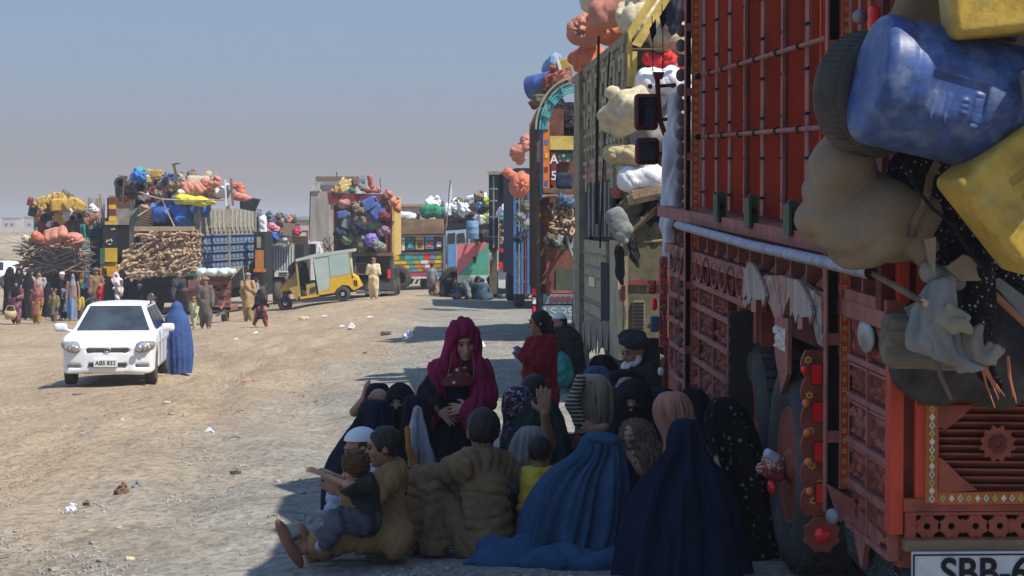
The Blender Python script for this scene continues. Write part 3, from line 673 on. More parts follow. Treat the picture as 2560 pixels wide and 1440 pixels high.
    P('fretwork_rail', m_, REDD); rp('rail_back', 2260, 2900, 1280, 1343, BLK, -.06, -.04)
    rp('bumper_bar', 2256, 2900, 1346, 1368, WOODD, 0, .05)
    a = R(2269, 1372); Wp, Hp = .80, .165
    pl = P('number_plate', MB().box(a[0], a[0]+Wp, -.075, -.06, a[1]-Hp, a[1]), mat('plate_white', (.50, .52, .54), rough=.5, var=.15, scale=12, dust=.25))
    MB().box(a[0]+.004, a[0]+Wp, -.079, -.0755, a[1]-.014, a[1]-.008).box(a[0]+.004, a[0]+.010, -.079, -.0755, a[1]-Hp, a[1]-.014).build('plate_border', BLK, pl)
    text_mesh('plate_lettering', 'SBB-683', .155, BLK, pl, (a[0]+.355, -.078, a[1]-.085), (math.pi/2, 0, 0), .002, .003, .93)
    # tarpaulin over the top, out of frame but it throws the ragged shade
    P('tarpaulin', MB(), None) if 0 else None
    f = folds(uni([rbox((1.15, 3.5, zt+.1), (1.3, 3.7, .35), .3)]+[ell((.5+.9*random.Random(k).random(), .5+k*.75, zt+.35), (.7, .55, .38)) for k in range(9)], .2), .05, (6, 6, 6), 4)
    sdf('tarpaulin', f, .09, mat('canvas_tan', (.33, .27, .18), rough=.9, var=.3), RT.o)
    # cab, cab mirrors and bumper trinkets ahead of the load bed
    yc = yA+1.3
    P('cab', MB().box(.62, 2.2, yc, yc+3.2, .7, 2.55), RED); P('cab_visor', MB().prism([(yc-.2, 2.6), (yc+2.2, 2.6), (yc+4.2, 3.3), (yc+4.3, 4.4), (yc-.2, 4.3)], 'x', .62, 2.2), DKRED)
    RM = mat('mirror_frame', (.10, .012, .012), rough=.5, var=.3, scale=9)
    GL = mat('mirror_glass', (.04, .045, .05), rough=.08, var=.2, metal=.9, bump=0)
    for (x0, x1, y0_, y1_) in ((1585, 1645, 234, 326), (1587, 1648, 344, 412)):
        a, b = RT.at(x0, y0_, 17), RT.at(x1, y1_, 17); c = (a+b)/2; hx, hz = (b.x-a.x)/2, (a.z-b.z)/2
        f = rbox((c.x, c.y, c.z), (hx, .05, hz), .035); mr_ = sdf('cab_mirror', f, .012, RM, RT.o)
        MB().box(c.x-hx+.03, c.x+hx-.03, c.y-.056, c.y-.048, c.z-hz+.03, c.z+hz-.03).build('mirror_glass', GL, mr_)
        MB().box(c.x-.01, c.x+hx-.04, c.y-.059, c.y-.0565, c.z-hz+.04, c.z+hz*.35).build('reflected_window', mat('mirror_reflection', (.02, .03, .045), rough=.1), mr_)  # reflection painted on the glass as a thin dark plate
    pts = [RT.at(*p, 17) for p in ((1643, 190), (1646, 250), (1650, 300), (1660, 330), (1672, 360), (1676, 420), (1670, 520))]
    ar = P('mirror_arm', MB().tube([tuple(p) for p in pts], .02), RM)
    for (x, y_) in ((1645, 215), (1625, 216), (1682, 214)): c = RT.at(x, y_, 17); MB().sphere(tuple(c), .02, 8, 6).build('knob', RM, ar)
    a, b, c = RT.at(1632, 180, 17), RT.at(1660, 180, 17), RT.at(1646, 198, 17); MB().prism([(a.x, a.z), (b.x, b.z), (c.x+.03, c.z), (c.x-.03, c.z)], 'y', a.y-.03, a.y+.03).build('finial', RM, ar)
    for x0, x1, y_ in ((1640, 1690, 216), (1640, 1700, 300), (1645, 1700, 385)):
        a, b = RT.at(x0, y_, 17), RT.at(x1, y_-4, 17); MB().tube([tuple(a), tuple(b)], .014).build('brace', RM, ar)
    for px, t in ((1630, 40), (1655, 10)):
        a, b = RT.at(px+2, 178, 16.9), RT.at(px, t, 16.9); MB().tube([tuple(a), tuple((a+b)/2+Vector((.004, 0, 0))), tuple(b)], .004, 6).build('whip_aerial', BLK, ar)
        MB().prism([(b.x-.02, b.z-.1), (b.x+.03, b.z-.02), (b.x+.035, b.z-.13), (b.x+.0, b.z-.2)], 'y', b.y, b.y+.008).build('pennant', BLK, ar)
    # dangling beaded trinkets and lamps by the front corner
    TK = pattern('trinket_red', (.33, .04, .05), [(.5, .12, .06), (.45, .35, .2)], 'spots', 40, .6, .35)
    def tr(name, px0, px1, py0, py1, Y, m, r=.3): a, b = RT.at(px0, py0, Y), RT.at(px1, py1, Y); c = (a+b)/2; return sdf(name, rbox((c.x, c.y, c.z), ((b.x-a.x)/2, .03, (a.z-b.z)/2), min((b.x-a.x)/2, (a.z-b.z)/2)*r), .012, m, RT.o)
    tr('trinket_panel', 1648, 1668, 640, 870, 15.9, TK); tr('trinket_panel', 1672, 1700, 650, 980, 15.7, TK); tr('trinket_panel', 1618, 1640, 700, 735, 16, TK)
    tr('red_lamp', 1628, 1643, 745, 776, 15.8, LAMPR, .8); tr('blue_tag', 1625, 1648, 790, 830, 15.85, mat('tag_blue', (.06, .10, .17), rough=.5)); tr('trinket_panel', 1690, 1712, 900, 955, 15.4, TK)
    for (x, y_) in ((1672, 793), (1679, 862), (1622, 815)): c = RT.at(x, y_, 15.6); P('round_reflector', MB().sphere(tuple(c), (.018, .01, .018)), LAMPO)
    tr('white_heart', 1645, 1660, 918, 940, 15.5, WHTP, .9); tr('cab_step', 1655, 1712, 890, 1040, 16.2, DKRED, .2)
    m_ = MB(); r = random.Random(2)
    for k in range(30): a = RT.at(1650+r.random()*52, 640+r.random()*260, 15.6); m_.tube([tuple(a), (a.x+r.uniform(-.01, .01), a.y, a.z-r.uniform(.05, .15))], .004, 4)
    P('hanging_chain', m_, TK, kind='stuff')
red_truck()
# ---------------- things lashed on, anywhere ----------------
YEL = mat('can_yellow', (.46, .29, .03), rough=.5, var=.35, scale=7, bump=.15, dust=.42, dcol=(.36, .30, .2))
YELL = mat('can_pale', (.55, .42, .16), rough=.5, var=.25, scale=4, bump=.12, dust=.25)
BLUE = mat('can_blue', (.03, .08, .30), rough=.45, var=.35, scale=5, bump=.15, dust=.35, dcol=(.30, .32, .36))
BLUL = mat('can_lightblue', (.12, .25, .42), rough=.5, var=.25, scale=4, dust=.3)
GREY = mat('can_grey', (.16, .18, .20), rough=.5, var=.3, scale=4, dust=.3)
GREN = mat('cloth_green', (.03, .17, .10), rough=.8, var=.3, scale=4)
ORG = mat('sack_orange', (.52, .15, .08), rough=.75, var=.22, scale=3, bump=.4, bscale=14, dust=.1)
ORGP = mat('sack_salmon', (.47, .19, .135), rough=.75, var=.22, scale=3, bump=.4, bscale=14, dust=.15)
CNV = mat('canvas', (.22, .16, .10), rough=.95, var=.2, scale=5, bump=.3, bscale=60, dust=.15)
CNVL = mat('canvas_light', (.50, .43, .28), rough=.9, var=.22, scale=5, bump=.5, bscale=12)
WHT = mat('sack_white', (.66, .66, .68), rough=.7, var=.15, scale=4, bump=.5, bscale=12)
MAR = mat('cloth_maroon', (.20, .03, .035), rough=.85, var=.3)
NAVY = mat('cloth_navy', (.02, .028, .05), rough=.9, var=.3)
GRYC = mat('cloth_grey', (.20, .21, .20), rough=.95, var=.25, scale=6, bump=.5, bscale=50)
BLKP = pattern('cloth_black_print', (.006, .006, .008), [(.30, .30, .34), (.18, .05, .07)], 'spots', 38, .9, .22)
TYR = RUB
def orient(R): return R.to_4x4()
def place(o, c, rot=(0, 0, 0), sc=1):
    o.location = c; o.rotation_euler = rot; o.scale = (sc, sc, sc) if not isinstance(sc, tuple) else sc; return o
_SH = {}
def shape(kind, v=0):
    k = (kind, v)
    if k in _SH: return _SH[k]
    r = random.Random(v*7+len(kind))
    if kind == 'can':      # jerrycan body 1 unit tall
        f = uni([rbox((0, 0, -.08), (.33, .21, .42), .08), seg((-.2, 0, .33), (.2, 0, .33), .1, .07)], .08); f = sub(f, rbox((.0, 0, .33), (.13, .3, .05), .03), .02)
        f = uni([f, seg((-.22, 0, .34), (-.2, 0, .47), .05), seg((-.2, 0, .45), (.18, 0, .45), .04)], .03)
        for z in (-.25, -.05): f = sub(f, uni([rbox((0, y, z), (.22, .015, .02), .01) for y in (-.215, .215)], 0), .015)
        me = snet(f, .045)
    elif kind == 'canhi':
        f = uni([rbox((0, 0, -.08), (.36, .24, .42), .06), seg((-.2, 0, .33), (.2, 0, .33), .1, .07)], .08); f = sub(f, rbox((.0, 0, .33), (.13, .3, .05), .03), .02)
        f = uni([f, seg((-.24, 0, .34), (-.2, 0, .47), .05), seg((-.2, 0, .45), (.18, 0, .45), .04)], .03)
        f = sub(f, uni([rbox((x, y, -.1), (.02, .035, .14), .01) for y in (-.245, .245) for x in (-.16, -.04, .08)]+[rbox((0, y, .16), (.25, .03, .012), .008) for y in (-.245, .245)], 0), .012); me = snet(f, .014)
    elif kind == 'sack':   # stuffed sack 1 unit long on x
        e = [rbox((r.uniform(-.05, .05), 0, 0), (.40, .22, .19), .15), ell((-.2, .02, r.uniform(-.05, .05)), (.25, .24, .22)), ell((.22, -.02, r.uniform(-.06, .06)), (.25, .22, .22))]
        f = uni(e+[seg((.42, 0, .0), (.52, r.uniform(-.06, .06), .02), .03, .09)], .12); me = snet(folds(f, .024, (11, 9, 9), v), .024)
    elif kind == 'flat':   # filled flat sack (pillow)
        me = snet(folds(rbox((0, 0, 0), (.48, .30, .15), .13), .02, (9, 9, 9), v), .032)
    elif kind == 'bundle':
        f = uni([rbox((r.uniform(-.16, .16), r.uniform(-.1, .1), r.uniform(-.12, .12)), (r.uniform(.22, .42), r.uniform(.2, .36), r.uniform(.14, .28)), .09, (r.uniform(-.6, .6), r.uniform(-.7, .7), r.uniform(-.7, .7))) for _ in range(3)]+[seg((0, 0, .2), (r.uniform(-.3, .3), 0, .46), .05, .1)], .07); me = snet(folds(f, .038, (8, 8, 7), v), .024)
    elif kind == 'star':   # sack tied at its neck, creases running to the knot
        base = ell((0, 0, 0), (.46, .42, .40))
        def f(p):
            a = np.arctan2(p[:, 2], p[:, 0]); rr = np.hypot(p[:, 0], p[:, 2]); return base(p)+(.022*np.sin(a*9+v+rr*5)+.014*np.sin(a*17+rr*9))*np.exp(-((rr-.10)/.16)**2)*(p[:, 1] < 0)-.10*np.exp(-(rr/.07)**2)*(p[:, 1] < 0)+.07*np.exp(-((rr-.10)/.05)**2)*(p[:, 1] < 0)
        f.bb = (base.bb[0]-.1, base.bb[1]+.1); me = snet(folds(f, .022, (8, 8, 8), v), .024)
    elif kind == 'tyre':
        me = MB().lathe([(.27, -.1), (.36, -.14), (.46, -.13), (.5, -.07), (.5, .07), (.46, .13), (.36, .14), (.27, .1), (.27, -.1)], (0, 0, 0), 'y', 24).mesh('tyre', None)
    elif kind == 'drum':
        me = MB().lathe([(0.01, -.5), (.32, -.5), (.34, -.47), (.34, -.2), (.355, -.17), (.34, -.14), (.34, .14), (.355, .17), (.34, .2), (.34, .47), (.32, .5), (.29, .48), (.01, .48)], (0, 0, 0), 'z', 20).mesh('drum', None)
    elif kind == 'tub':
        me = MB().lathe([(0.01, -.3), (.38, -.3), (.5, .28), (.54, .3), (.54, .34), (.48, .33), (.36, -.25), (.01, -.25)], (0, 0, 0), 'z', 22).mesh('tub', None)
    elif kind == 'basket':
        m = MB()
        for k in range(9): z = -.4+k*.1; m.lathe([(.3+.02*k, z-.04), (.33+.02*k, z), (.3+.02*k, z+.04)], (0, 0, 0), 'z', 18)
        me = m.mesh('basket', None)
    elif kind == 'box':
        me = MB().obox((0, 0, 0), (1, .6, .6)).mesh('box', None)
    elif kind == 'log':
        m = MB(); p = [(-.5+i*.2, .035*math.sin(i*1.7+v), .03*math.cos(i*2.1+v)) for i in range(6)]; m.tube(p, [.07*r.uniform(.75, 1.15) for _ in p], 7); me = m.mesh('log', None)
    elif kind == 'bar': me = MB().obox((0, 0, 0), (1, .05, .05)).mesh('bar', None)
    elif kind == 'plank': me = MB().obox((0, 0, 0), (1, .04, .16)).mesh('plank', None)
    elif kind == 'charpoy':  # rope bed: frame, legs, woven bands
        m = MB(); m.obox((0, -.25, 0), (1, .04, .04)).obox((0, .25, 0), (1, .04, .04)).obox((-.48, 0, 0), (.04, .5, .04)).obox((.48, 0, 0), (.04, .5, .04))
        for x in (-.48, .48):
            for y in (-.25, .25): m.obox((x, y, -.1), (.05, .05, .3))
        for k in range(12): m.beam((-.46, -.22+k*.04, .0), (.46, -.2+k*.038, 0), .01, .01)
        me = m.mesh('charpoy', None)
    elif kind == 'bicycle':
        m = MB()
        for x in (-.33, .33):
            m.tube([(x+.2*math.cos(a), 0, .2*math.sin(a)) for a in [k*.4488 for k in range(15)]], .012, 5)
            for a in range(8): m.tube([(x, 0, 0), (x+.2*math.cos(a*.785), 0, .2*math.sin(a*.785))], .004, 3)
        for a, b in (((-.33, 0), (-.08, -.02)), ((-.33, 0), (-.12, .22)), ((-.08, -.02), (-.12, .25)), ((-.08, -.02), (.24, .2)), ((-.12, .2), (.24, .2)), ((.24, .25), (.33, 0)), ((.2, .3), (.28, .27))): m.tube([(a[0], 0, a[1]), (b[0], 0, b[1])], .012, 5)
        m.sphere((-.13, 0, .27), (.06, .03, .02), 8, 4); me = m.mesh('bicycle', None)
    _SH[k] = me; return me
REG = []   # pile items waiting for their labels
NOUN = {'can': ('jerrycan', 'plastic jerrycan', 'jerrycan'), 'canhi': ('jerrycan', 'plastic jerrycan', 'jerrycan'), 'sack': ('stuffed_sack', 'sack', 'sack'), 'flat': ('filled_sack', 'flat sack', 'sack'), 'bundle': ('cloth_bundle', 'cloth bundle', 'bundle'),
        'star': ('tied_sack', 'sack tied at the neck', 'sack'), 'tyre': ('old_tyre', 'old tyre', 'tyre'), 'drum': ('plastic_drum', 'drum', 'drum'), 'tub': ('wash_tub', 'wash tub', 'tub'), 'basket': ('woven_basket', 'woven basket', 'basket'), 'box': ('box', 'box', 'box'),
        'log': ('firewood_log', 'firewood log', 'log'), 'bar': ('wooden_bar', 'wooden bar', 'bar'), 'plank': ('wooden_plank', 'wooden plank', 'plank'), 'charpoy': ('rope_bed', 'bed frame', 'bed frame'), 'bicycle': ('bicycle', 'bicycle', 'bicycle')}
_MV = {}
def item(kind, px, py, Y, size_px, rot, m, col, where, v=0, sc=None, label=None, dy=0):
    """one thing of a load: seen at this pixel, at depth Y, size_px long"""
    me = shape(kind, v); key = (kind, v, m.name)
    if key not in _MV:
        q = me.copy(); q.materials.clear(); q.materials.append(m); q.name = NOUN[kind][0]; _MV[key] = q
    nm, noun, cat = NOUN[kind]; o = link(nm, _MV[key], None, None, cat)
    s = size_px/F*Y; place(o, pt(px, py, Y), rot, s if sc is None else (s*sc[0], s*sc[1], s*sc[2]))
    if kind in ('can', 'canhi') and size_px > 14:
        ck = 'cap'+m.name
        if ck not in _MV: _MV[ck] = MB().tube([(.22, 0, .30), (.22, 0, .44)], .065, 8).mesh('cap', GREY if m is not GREY else YEL)
        link('cap', _MV[ck], o)
    if label: o['label'] = label
    else: REG.append((o, (col+' '+noun).strip(), where, px, py))
    return o
def ordinal(i): return ['first', 'second', 'third', 'fourth', 'fifth', 'sixth', 'seventh', 'eighth', 'ninth', 'tenth', 'eleventh', 'twelfth'][i] if i < 12 else str(i+1)+'th'
def label_piles():
    g = {}
    for r in REG: g.setdefault((r[1], r[2]), []).append(r)
    for (d, wh), L_ in g.items():
        L_.sort(key=lambda r: r[3]); n = len(L_)
        for i, r in enumerate(L_):
            if n == 1: lb = 'the only %s %s' % (d, wh)
            elif i == 0: lb = 'leftmost %s %s' % (d, wh)
            elif i == n-1: lb = 'rightmost %s %s' % (d, wh)
            elif i <= (n-1)/2: lb = '%s %s from the left %s' % (ordinal(i), d, wh)
            else: lb = '%s %s from the right %s' % (ordinal(n-1-i), d, wh)
            r[0]['label'] = lb
            if n > 1: r[0]['group'] = '%ss %s' % (d, wh)
def rr3(r, a): return (r.uniform(-a, a), r.uniform(-a, a), r.uniform(-a, a))
# ---------------- load hanging off the rear of the red lorry ----------------
def rear_load():
    at = pt
    # big blue can
    Y = 7.75; s = F/Y; c = at(2368, 240, Y); al = math.radians(13)
    def f(p): a = np.hypot(p[:, 1], p[:, 2]*.97)-.185; b_ = np.abs(p[:, 0])-.26; return np.hypot(np.maximum(a, 0), np.maximum(b_, 0))+np.minimum(np.maximum(a, b_), 0)-.038+.004*np.exp(-((np.abs(p[:, 0])-.19)/.012)**2)
    f.bb = (V3((-.31, -.24, -.24)), V3((.31, .24, .24)))
    f = sub(f, rbox((-.03, -.220, -.055), (.105, .014, .10), .008), .006)
    f = uni([f]+[rbox((.045-.0*k, -.210, -.0-k*.018), (.012, .003, .004), .002) for k in range(7)]+[rbox((.0, -.210, -.03-k*.02), (.009, .003, .004), .002) for k in range(3)]+[rbox((-.06, -.210, -.07), (.004, .003, .05), .002), rbox((-.11, -.210, -.07), (.004, .003, .05), .002)], .003)
    f = sub(f, ell((.24, -.19, -.12), (.13, .04, .05), (0, math.radians(-50), 0)), .03)
    DB = mat('drum_blue', (.006, .040, .18), rough=.42, var=.5, scale=17, bump=.05, dust=.40, dcol=(.34, .38, .42))
    o = sdf('water_can', folds(f, .003, (9, 9, 9), 3), .0075, DB, None, label='big scuffed blue water can lashed behind the red lorry, top right', cat='water can'); place(o, c, (0, al, math.radians(8)))
    for k in range(1): MB().tube([(.16, .02, .25), (.16, .02, .29)], .05, 16).build('screw_cap', DB, o)
    # tyre
    o = thing('car_tyre', 'old black car tyre wedged behind the big blue water can', 'tyre', at(2175, 235, 8.05), (math.radians(4), math.radians(10), math.radians(38)))
    MB().lathe([(.13, -.05), (.17, -.085), (.21, -.085), (.228, -.06), (.232, 0), (.228, .06), (.21, .085), (.17, .085), (.13, .05), (.13, -.05)], (0, 0, 0), 'y', 48).build('casing', RUB, o)
    m = MB()
    for k in range(56): a = 6.2832*k/56; m.obox((.229*math.cos(a), .0, .229*math.sin(a)), (.008, .1, .007), (0, -a, 0))
    m.build('tread', RUB, o, kind='stuff')
    # canvas sack
    Y = 8.15; f = uni([rbox(tuple(at(2125, 515, Y)), (.15, .10, .16), .07, (0, .5, 0)), ell(tuple(at(2170, 560, Y)), (.14, .13, .13)), rbox(tuple(at(2230, 565, Y)), (.17, .11, .11), .06, (0, .15, 0)), ell(tuple(at(2090, 440, Y)), (.10, .1, .13)), ell(tuple(at(2300, 600, Y+.05)), (.12, .1, .09)), seg(at(2130, 400, Y), at(2085, 362, Y), .06, .015)], .07)
    f = cut(f, (.02, 0, -1), tuple(at(2200, 652, Y)))
    f.bb = (f.bb[0], f.bb[1]); sdf('canvas_sack', folds(wrinkles(f, [(at(2300, 640, Y), at(2130, 470, Y)), (at(2090, 380, Y), at(2180, 640, Y))], .014, .11, 2), .012, (15, 15, 9), 4), .009, CNV, None, label='brown canvas sack bulging below the black car tyre', cat='sack')
    # yellow cans
    o = item('canhi', 2610, 440, 7.7, 425, (math.radians(6), math.radians(50), math.radians(12)), YEL, '', '', 0, (1, 1, 1), 'large dusty yellow jerrycan tilted below the blue water can at right edge')
    o = item('canhi', 2555, -60, 7.6, 400, (math.radians(2), math.radians(84), math.radians(0)), YEL, '', '', 0, (1, 1, 1), 'yellow jerrycan lying flat at the top right corner')
    o = item('tub', 2620, 240, 7.5, 190, (0, math.radians(80), 0), GREY, '', '', 0, None, 'grey bowl rim beside the blue water can at the right edge')
    # canvas and rags behind the cans
    f = folds(uni([seg(at(2290, 30, 8.3), at(2230, 170, 8.3), .07), seg(at(2370, -40, 8.35), at(2290, 130, 8.35), .08)], .05), .012, (20, 20, 8), 2)
    sdf('canvas_roll', f, .012, CNV, None, label='brown canvas roll leaning above the tyre, top right', cat='canvas')
    f = folds(uni([ell(at(2400, 110, 8.45), (.25, .1, .22)), ell(at(2520, 160, 8.45), (.25, .1, .2)), ell(at(2480, -60, 8.4), (.25, .12, .2))], .1), .03, (18, 18, 8), 5)
    sdf('blanket_pile', f, .014, mat('blanket_brown', (.13, .09, .065), rough=.95, var=.5, scale=9, bump=.6), None, label='dark brown blanket heap behind the yellow and blue cans', cat='blanket')
    f = folds(uni([ell(at(2330, 470, 8.2), (.12, .1, .14)), ell(at(2420, 520, 8.2), (.13, .1, .16)), ell(at(2390, 600, 8.15), (.12, .1, .10)), ell(at(2500, 650, 8.3), (.18, .1, .1))], .08), .03, (24, 24, 14), 6)
    sdf('patterned_cloth', f, .010, BLKP, None, label='black speckled cloth bundle stuffed between canvas sack and yellow can', cat='cloth')
    f = folds(uni([seg(at(2440, 660, 8.0), at(2445, 760, 8.0), .05, .035), seg(at(2445, 760, 8.0), at(2430, 860, 8.0), .04, .05), seg(at(2440, 860, 8.0), at(2490, 960, 8.02), .03, .015)], .03), .016, (26, 20, 10), 9)
    sdf('hanging_cloth', f, .009, BLKP, None, label='black speckled cloth twisted and hanging below the folded cardboard', cat='cloth')
    # folded card and beige scraps
    def card(name, pts, m, label, cat, Y=7.9, th=.012):
        q = [at(px, py, Y+dy) for px, py, dy in pts]; n = Vector((0, th, 0)); me = MB().add(q+[p+n for p in q], [tuple(range(len(q))), tuple(range(2*len(q)-1, len(q)-1, -1))]+[(i, (i+1) % len(q), len(q)+(i+1) % len(q), len(q)+i) for i in range(len(q))])
        return me.build(name, m, None, label=label, cat=cat)
    CB = mat('cardboard', (.28, .21, .13), rough=.9, var=.2, scale=8)
    card('cardboard_flap', [(2312, 600, .05), (2340, 592, 0), (2338, 690, 0), (2320, 650, .04)], CB, 'narrow buff card flap hanging left of the black cloth', 'card')
    card('cardboard_piece', [(2366, 668, 0), (2408, 636, .02), (2466, 655, .05), (2470, 690, .05), (2450, 702, .03), (2400, 703, 0)], CB, 'folded brown cardboard piece above the hanging grey cloths', 'card')
    f = folds(uni([seg(at(2322, 680, 8), at(2400, 700, 8), .025, .03), ell(at(2350, 690, 8), (.05, .03, .02))], .03), .008, (30, 30, 20), 3)
    sdf('pale_rag', f, .008, mat('rag_pale', (.26, .25, .2), rough=.95, var=.2), None, label='pale rag knotted under the folded cardboard', cat='rag')
    def loop(name, pts, r, m, label, amp=.008, sd=1):
        q = [at(px, py, Y_) for px, py, Y_ in pts]; f = folds(uni([seg(V3(q[i])+V3((dx*r[i], dy*r[i], dx*.3*r[i])), V3(q[i+1])+V3((dx*r[i+1], dy*r[i+1], -dx*.5*r[i+1])), r[i]*.5, r[i+1]*.5) for dx, dy in ((-1, 0), (-.1, -.8), (.8, .1)) for i in range(len(q)-1)], .012), amp*.6, (40, 40, 6), sd); return sdf(name, f, .008, m, None, label=label, cat='cloth')
    loop('grey_cloth', [(2345, 705, 7.95), (2318, 790, 7.95), (2312, 850, 7.95), (2340, 885, 7.95)], [.02, .04, .045, .03], GRYC, 'grey cloth loop hanging left of the cream knotted rag', sd=4)
    loop('grey_cloth', [(2362, 705, 7.9), (2350, 800, 7.9), (2375, 880, 7.9), (2420, 915, 7.9), (2455, 920, 7.9)], [.03, .045, .035, .025, .015], GRYC, 'longer grey cloth sling with frayed hem sweeping to the right', sd=5)
    f = folds(uni([rbox(tuple(at(2385, 792, 7.85)), (.045, .02, .035), .012, (.2, .5, .3)), rbox(tuple(at(2398, 812, 7.83)), (.03, .018, .03), .01, (.4, -.3, .1))], .01), .012, (40, 40, 30), 7)
    sdf('knotted_rag', f, .006, mat('rag_cream', (.26, .23, .17), rough=.95, var=.25), None, label='cream rag knotted on the grey cloths', cat='rag')
    loop('padded_collar', [(2440, 820, 7.9), (2430, 850, 7.9), (2440, 890, 7.9), (2470, 900, 7.9), (2492, 870, 7.9)], [.022, .026, .028, .026, .024], mat('collar_cream', (.22, .19, .15), rough=.95, var=.3), 'stained cream padded ring hanging from the black speckled cloth', .006, 8)
    # poles, planks, timber
    def pole(name, a, b, r, m, label, cat, Y=8, Y2=None): return MB().tube([at(*a, Y), at(*b, Y2 or Y)], r, 10).build(name, m, None, label=label, cat=cat)
    pole('wooden_pole', (2462, 715), (2640, 880), .014, mat('pole_brown', (.28, .12, .07), rough=.7, var=.3), 'reddish brown pole slanting down at the right edge', 'pole')
    card('grey_plank', [(2475, 700, 0), (2500, 695, 0), (2640, 800, 0), (2640, 880, 0)], mat('plank_grey', (.22, .23, .22), rough=.9, var=.25), 'grey board slanting behind the reddish brown pole', 'board', 8.1, .02)
    card('grey_plank', [(2262, 770, 0), (2332, 735, .05), (2350, 790, .05), (2280, 800, 0)], mat('plank_grey', (.22, .23, .22)), 'grey board resting on the old timber beam', 'board', 8.15, .02)
    q0, q1 = at(2238, 850, 8.2), at(2420, 862, 8.35)
    o = thing('timber_beam', 'weathered square timber beam jutting below the grey cloths', 'timber', tuple((q0+q1)/2)); L_ = (q1-q0).length
    f = folds(rbox((0, 0, 0), (L_/2, .09, .085), .022), .01, (3, 26, 40), 3); place(sdf('beam', f, .011, mat('timber_old', (.19, .15, .11), rough=.95, var=.45, scale=6, bump=1, bscale=24, stretch=(.3, 2, 4)), o), (0, 0, 0), (0, math.radians(2), 0))
    f = folds(uni([ell(at(2470, 900, 8.4), (.35, .12, .14)), ell(at(2500, 780, 8.5), (.3, .1, .16))], .1), .03, (18, 18, 8), 15)
    sdf('dark_bedding', f, .016, mat('bedding_dark', (.05, .045, .045), rough=.95, var=.5, scale=9, bump=.6), None, label='dark bedding heap resting above the lorry tail door', cat='bedding')
    # brown stick with hook, orange fibres
    m = MB(); m.tube([at(2338, 885, 7.95), at(2352, 940, 7.95), at(2372, 985, 7.95), at(2380, 1000, 7.95)], [.009, .01, .008, .006], 8); m.build('iron_hook', mat('iron_brown', (.13, .08, .07), rough=.6), None, label='thin rusty hook hanging under the grey cloth sling', cat='hook')
    r = random.Random(3); m = MB()
    for k in range(9):
        x = 2448+r.random()*12 if k < 5 else 2520; e = (2478+r.random()*40, 960+r.random()*60) if k < 5 else (2515+r.random()*30, 980+r.random()*40)
        m.tube([at(x, 900 if k < 5 else 890, 7.9), at((x+e[0])/2-4, (900+e[1])/2+r.uniform(-6, 6), 7.9), at(*e, 7.9)], [.006, .004, .001], 5)
    m.build('frayed_orange_twine', mat('twine', (.40, .14, .07), rough=.9), None, label='frayed orange twine dangling in front of the tail door', cat='twine', kind='stuff')
    m = MB(); m.tube([at(2262, 415, 7.95), at(2290, 470, 7.9), at(2330, 520, 7.9), at(2380, 560, 7.95), at(2430, 640, 7.9), at(2475, 690, 7.95)], .007, 6); m.build('black_rope', BLK, None, label='thin black rope running over the black speckled cloth', cat='rope')
    f = folds(uni([ell((2.2, 7.95, 3.05), (.95, .55, .30)), ell((2.9, 7.9, 2.95), (.9, .5, .3)), ell((1.8, 8.1, 3.2), (.5, .4, .35))], .15), .03, (8, 8, 8), 3); sdf('unseen_overhang', f, .03, CNV, None, label='unseen canvas-wrapped load above the cans, added to shade the tail of the red lorry', cat='bedding')  # out-of-view load, added so that its shade falls on the lorry tail
    # small finds near the top
    a = at(2186, 48, 8.6); sdf('red_marker_lamp', rbox(tuple(a), (.024, .02, .05), .018), .006, LAMPR, RT.o) if 0 else None
    c = RT.I @ a; sdf('rear_lamp', rbox(tuple(c), (.024, .02, .052), .018), .006, LAMPR, RT.o)
    c = RT.I @ at(2150, 42, 8.7); MB().lathe([(.03, 0), (.028, -.015), (.001, -.018)], tuple(c), 'y', 16).build('round_mirror', STEEL, RT.o)
    m = MB(); r = random.Random(8)
    item('log', 2310, 500, 8.0, 200, (.3, math.radians(110), .2), WOODD, '', '', 1, (1, .8, .8), 'dark broken stick standing between canvas sack and black cloth')
rear_load()
# ---------------- the row of lorries beyond the red one ----------------
KHK = mat('khaki_paint', (.33, .29, .18), rough=.75, var=.3, scale=4, bump=.25, dust=.3, dcol=(.36, .30, .22))
KHG = mat('khaki_grey', (.22, .19, .125), rough=.8, var=.35, scale=5, bump=.3, dust=.3)
KHD = mat('khaki_dark', (.10, .092, .055), rough=.85, var=.35, dust=.15)
YPO = mat('post_yellow', (.58, .42, .10), rough=.6, var=.3, scale=6, dust=.25)
TEAL = mat('teal_paint', (.05, .33, .32), rough=.6, var=.25, scale=5, dust=.2)
BLUP = mat('blue_paint', (.04, .13, .32), rough=.6, var=.3, scale=5, dust=.2)
ORNP = mat('orange_paint', (.62, .17, .03), rough=.6, var=.25, scale=5, dust=.1)
BRND = mat('brown_carved', (.16, .05, .03), rough=.75, var=.45, scale=8, bump=.6, dust=.25)
GRPL = mat('grey_blue_board', (.16, .20, .22), rough=.7, var=.3, dust=.3)
MRN = mat('maroon_board', (.17, .025, .03), rough=.6, var=.3, scale=3, dust=.15)
BBLU = mat('stamped_blue', (.13, .20, .36), rough=.6, var=.3, scale=3, bump=.2, dust=.3, dcol=(.3, .31, .33))
GRYW = mat('grey_weathered', (.27, .26, .22), rough=.85, var=.4, scale=4, bump=.4, dust=.3)
WHI = mat('white_paint', (.72, .72, .72), rough=.4, var=.08, scale=3, dust=.1)
YLW = mat('yellow_paint', (.70, .47, .02), rough=.45, var=.15, scale=3, dust=.12)
BLKB = mat('black_board', (.018, .022, .022), rough=.5, var=.3)
GLS = mat('dark_glass', (.015, .02, .022), rough=.1, var=.2, bump=0, spec=.8)
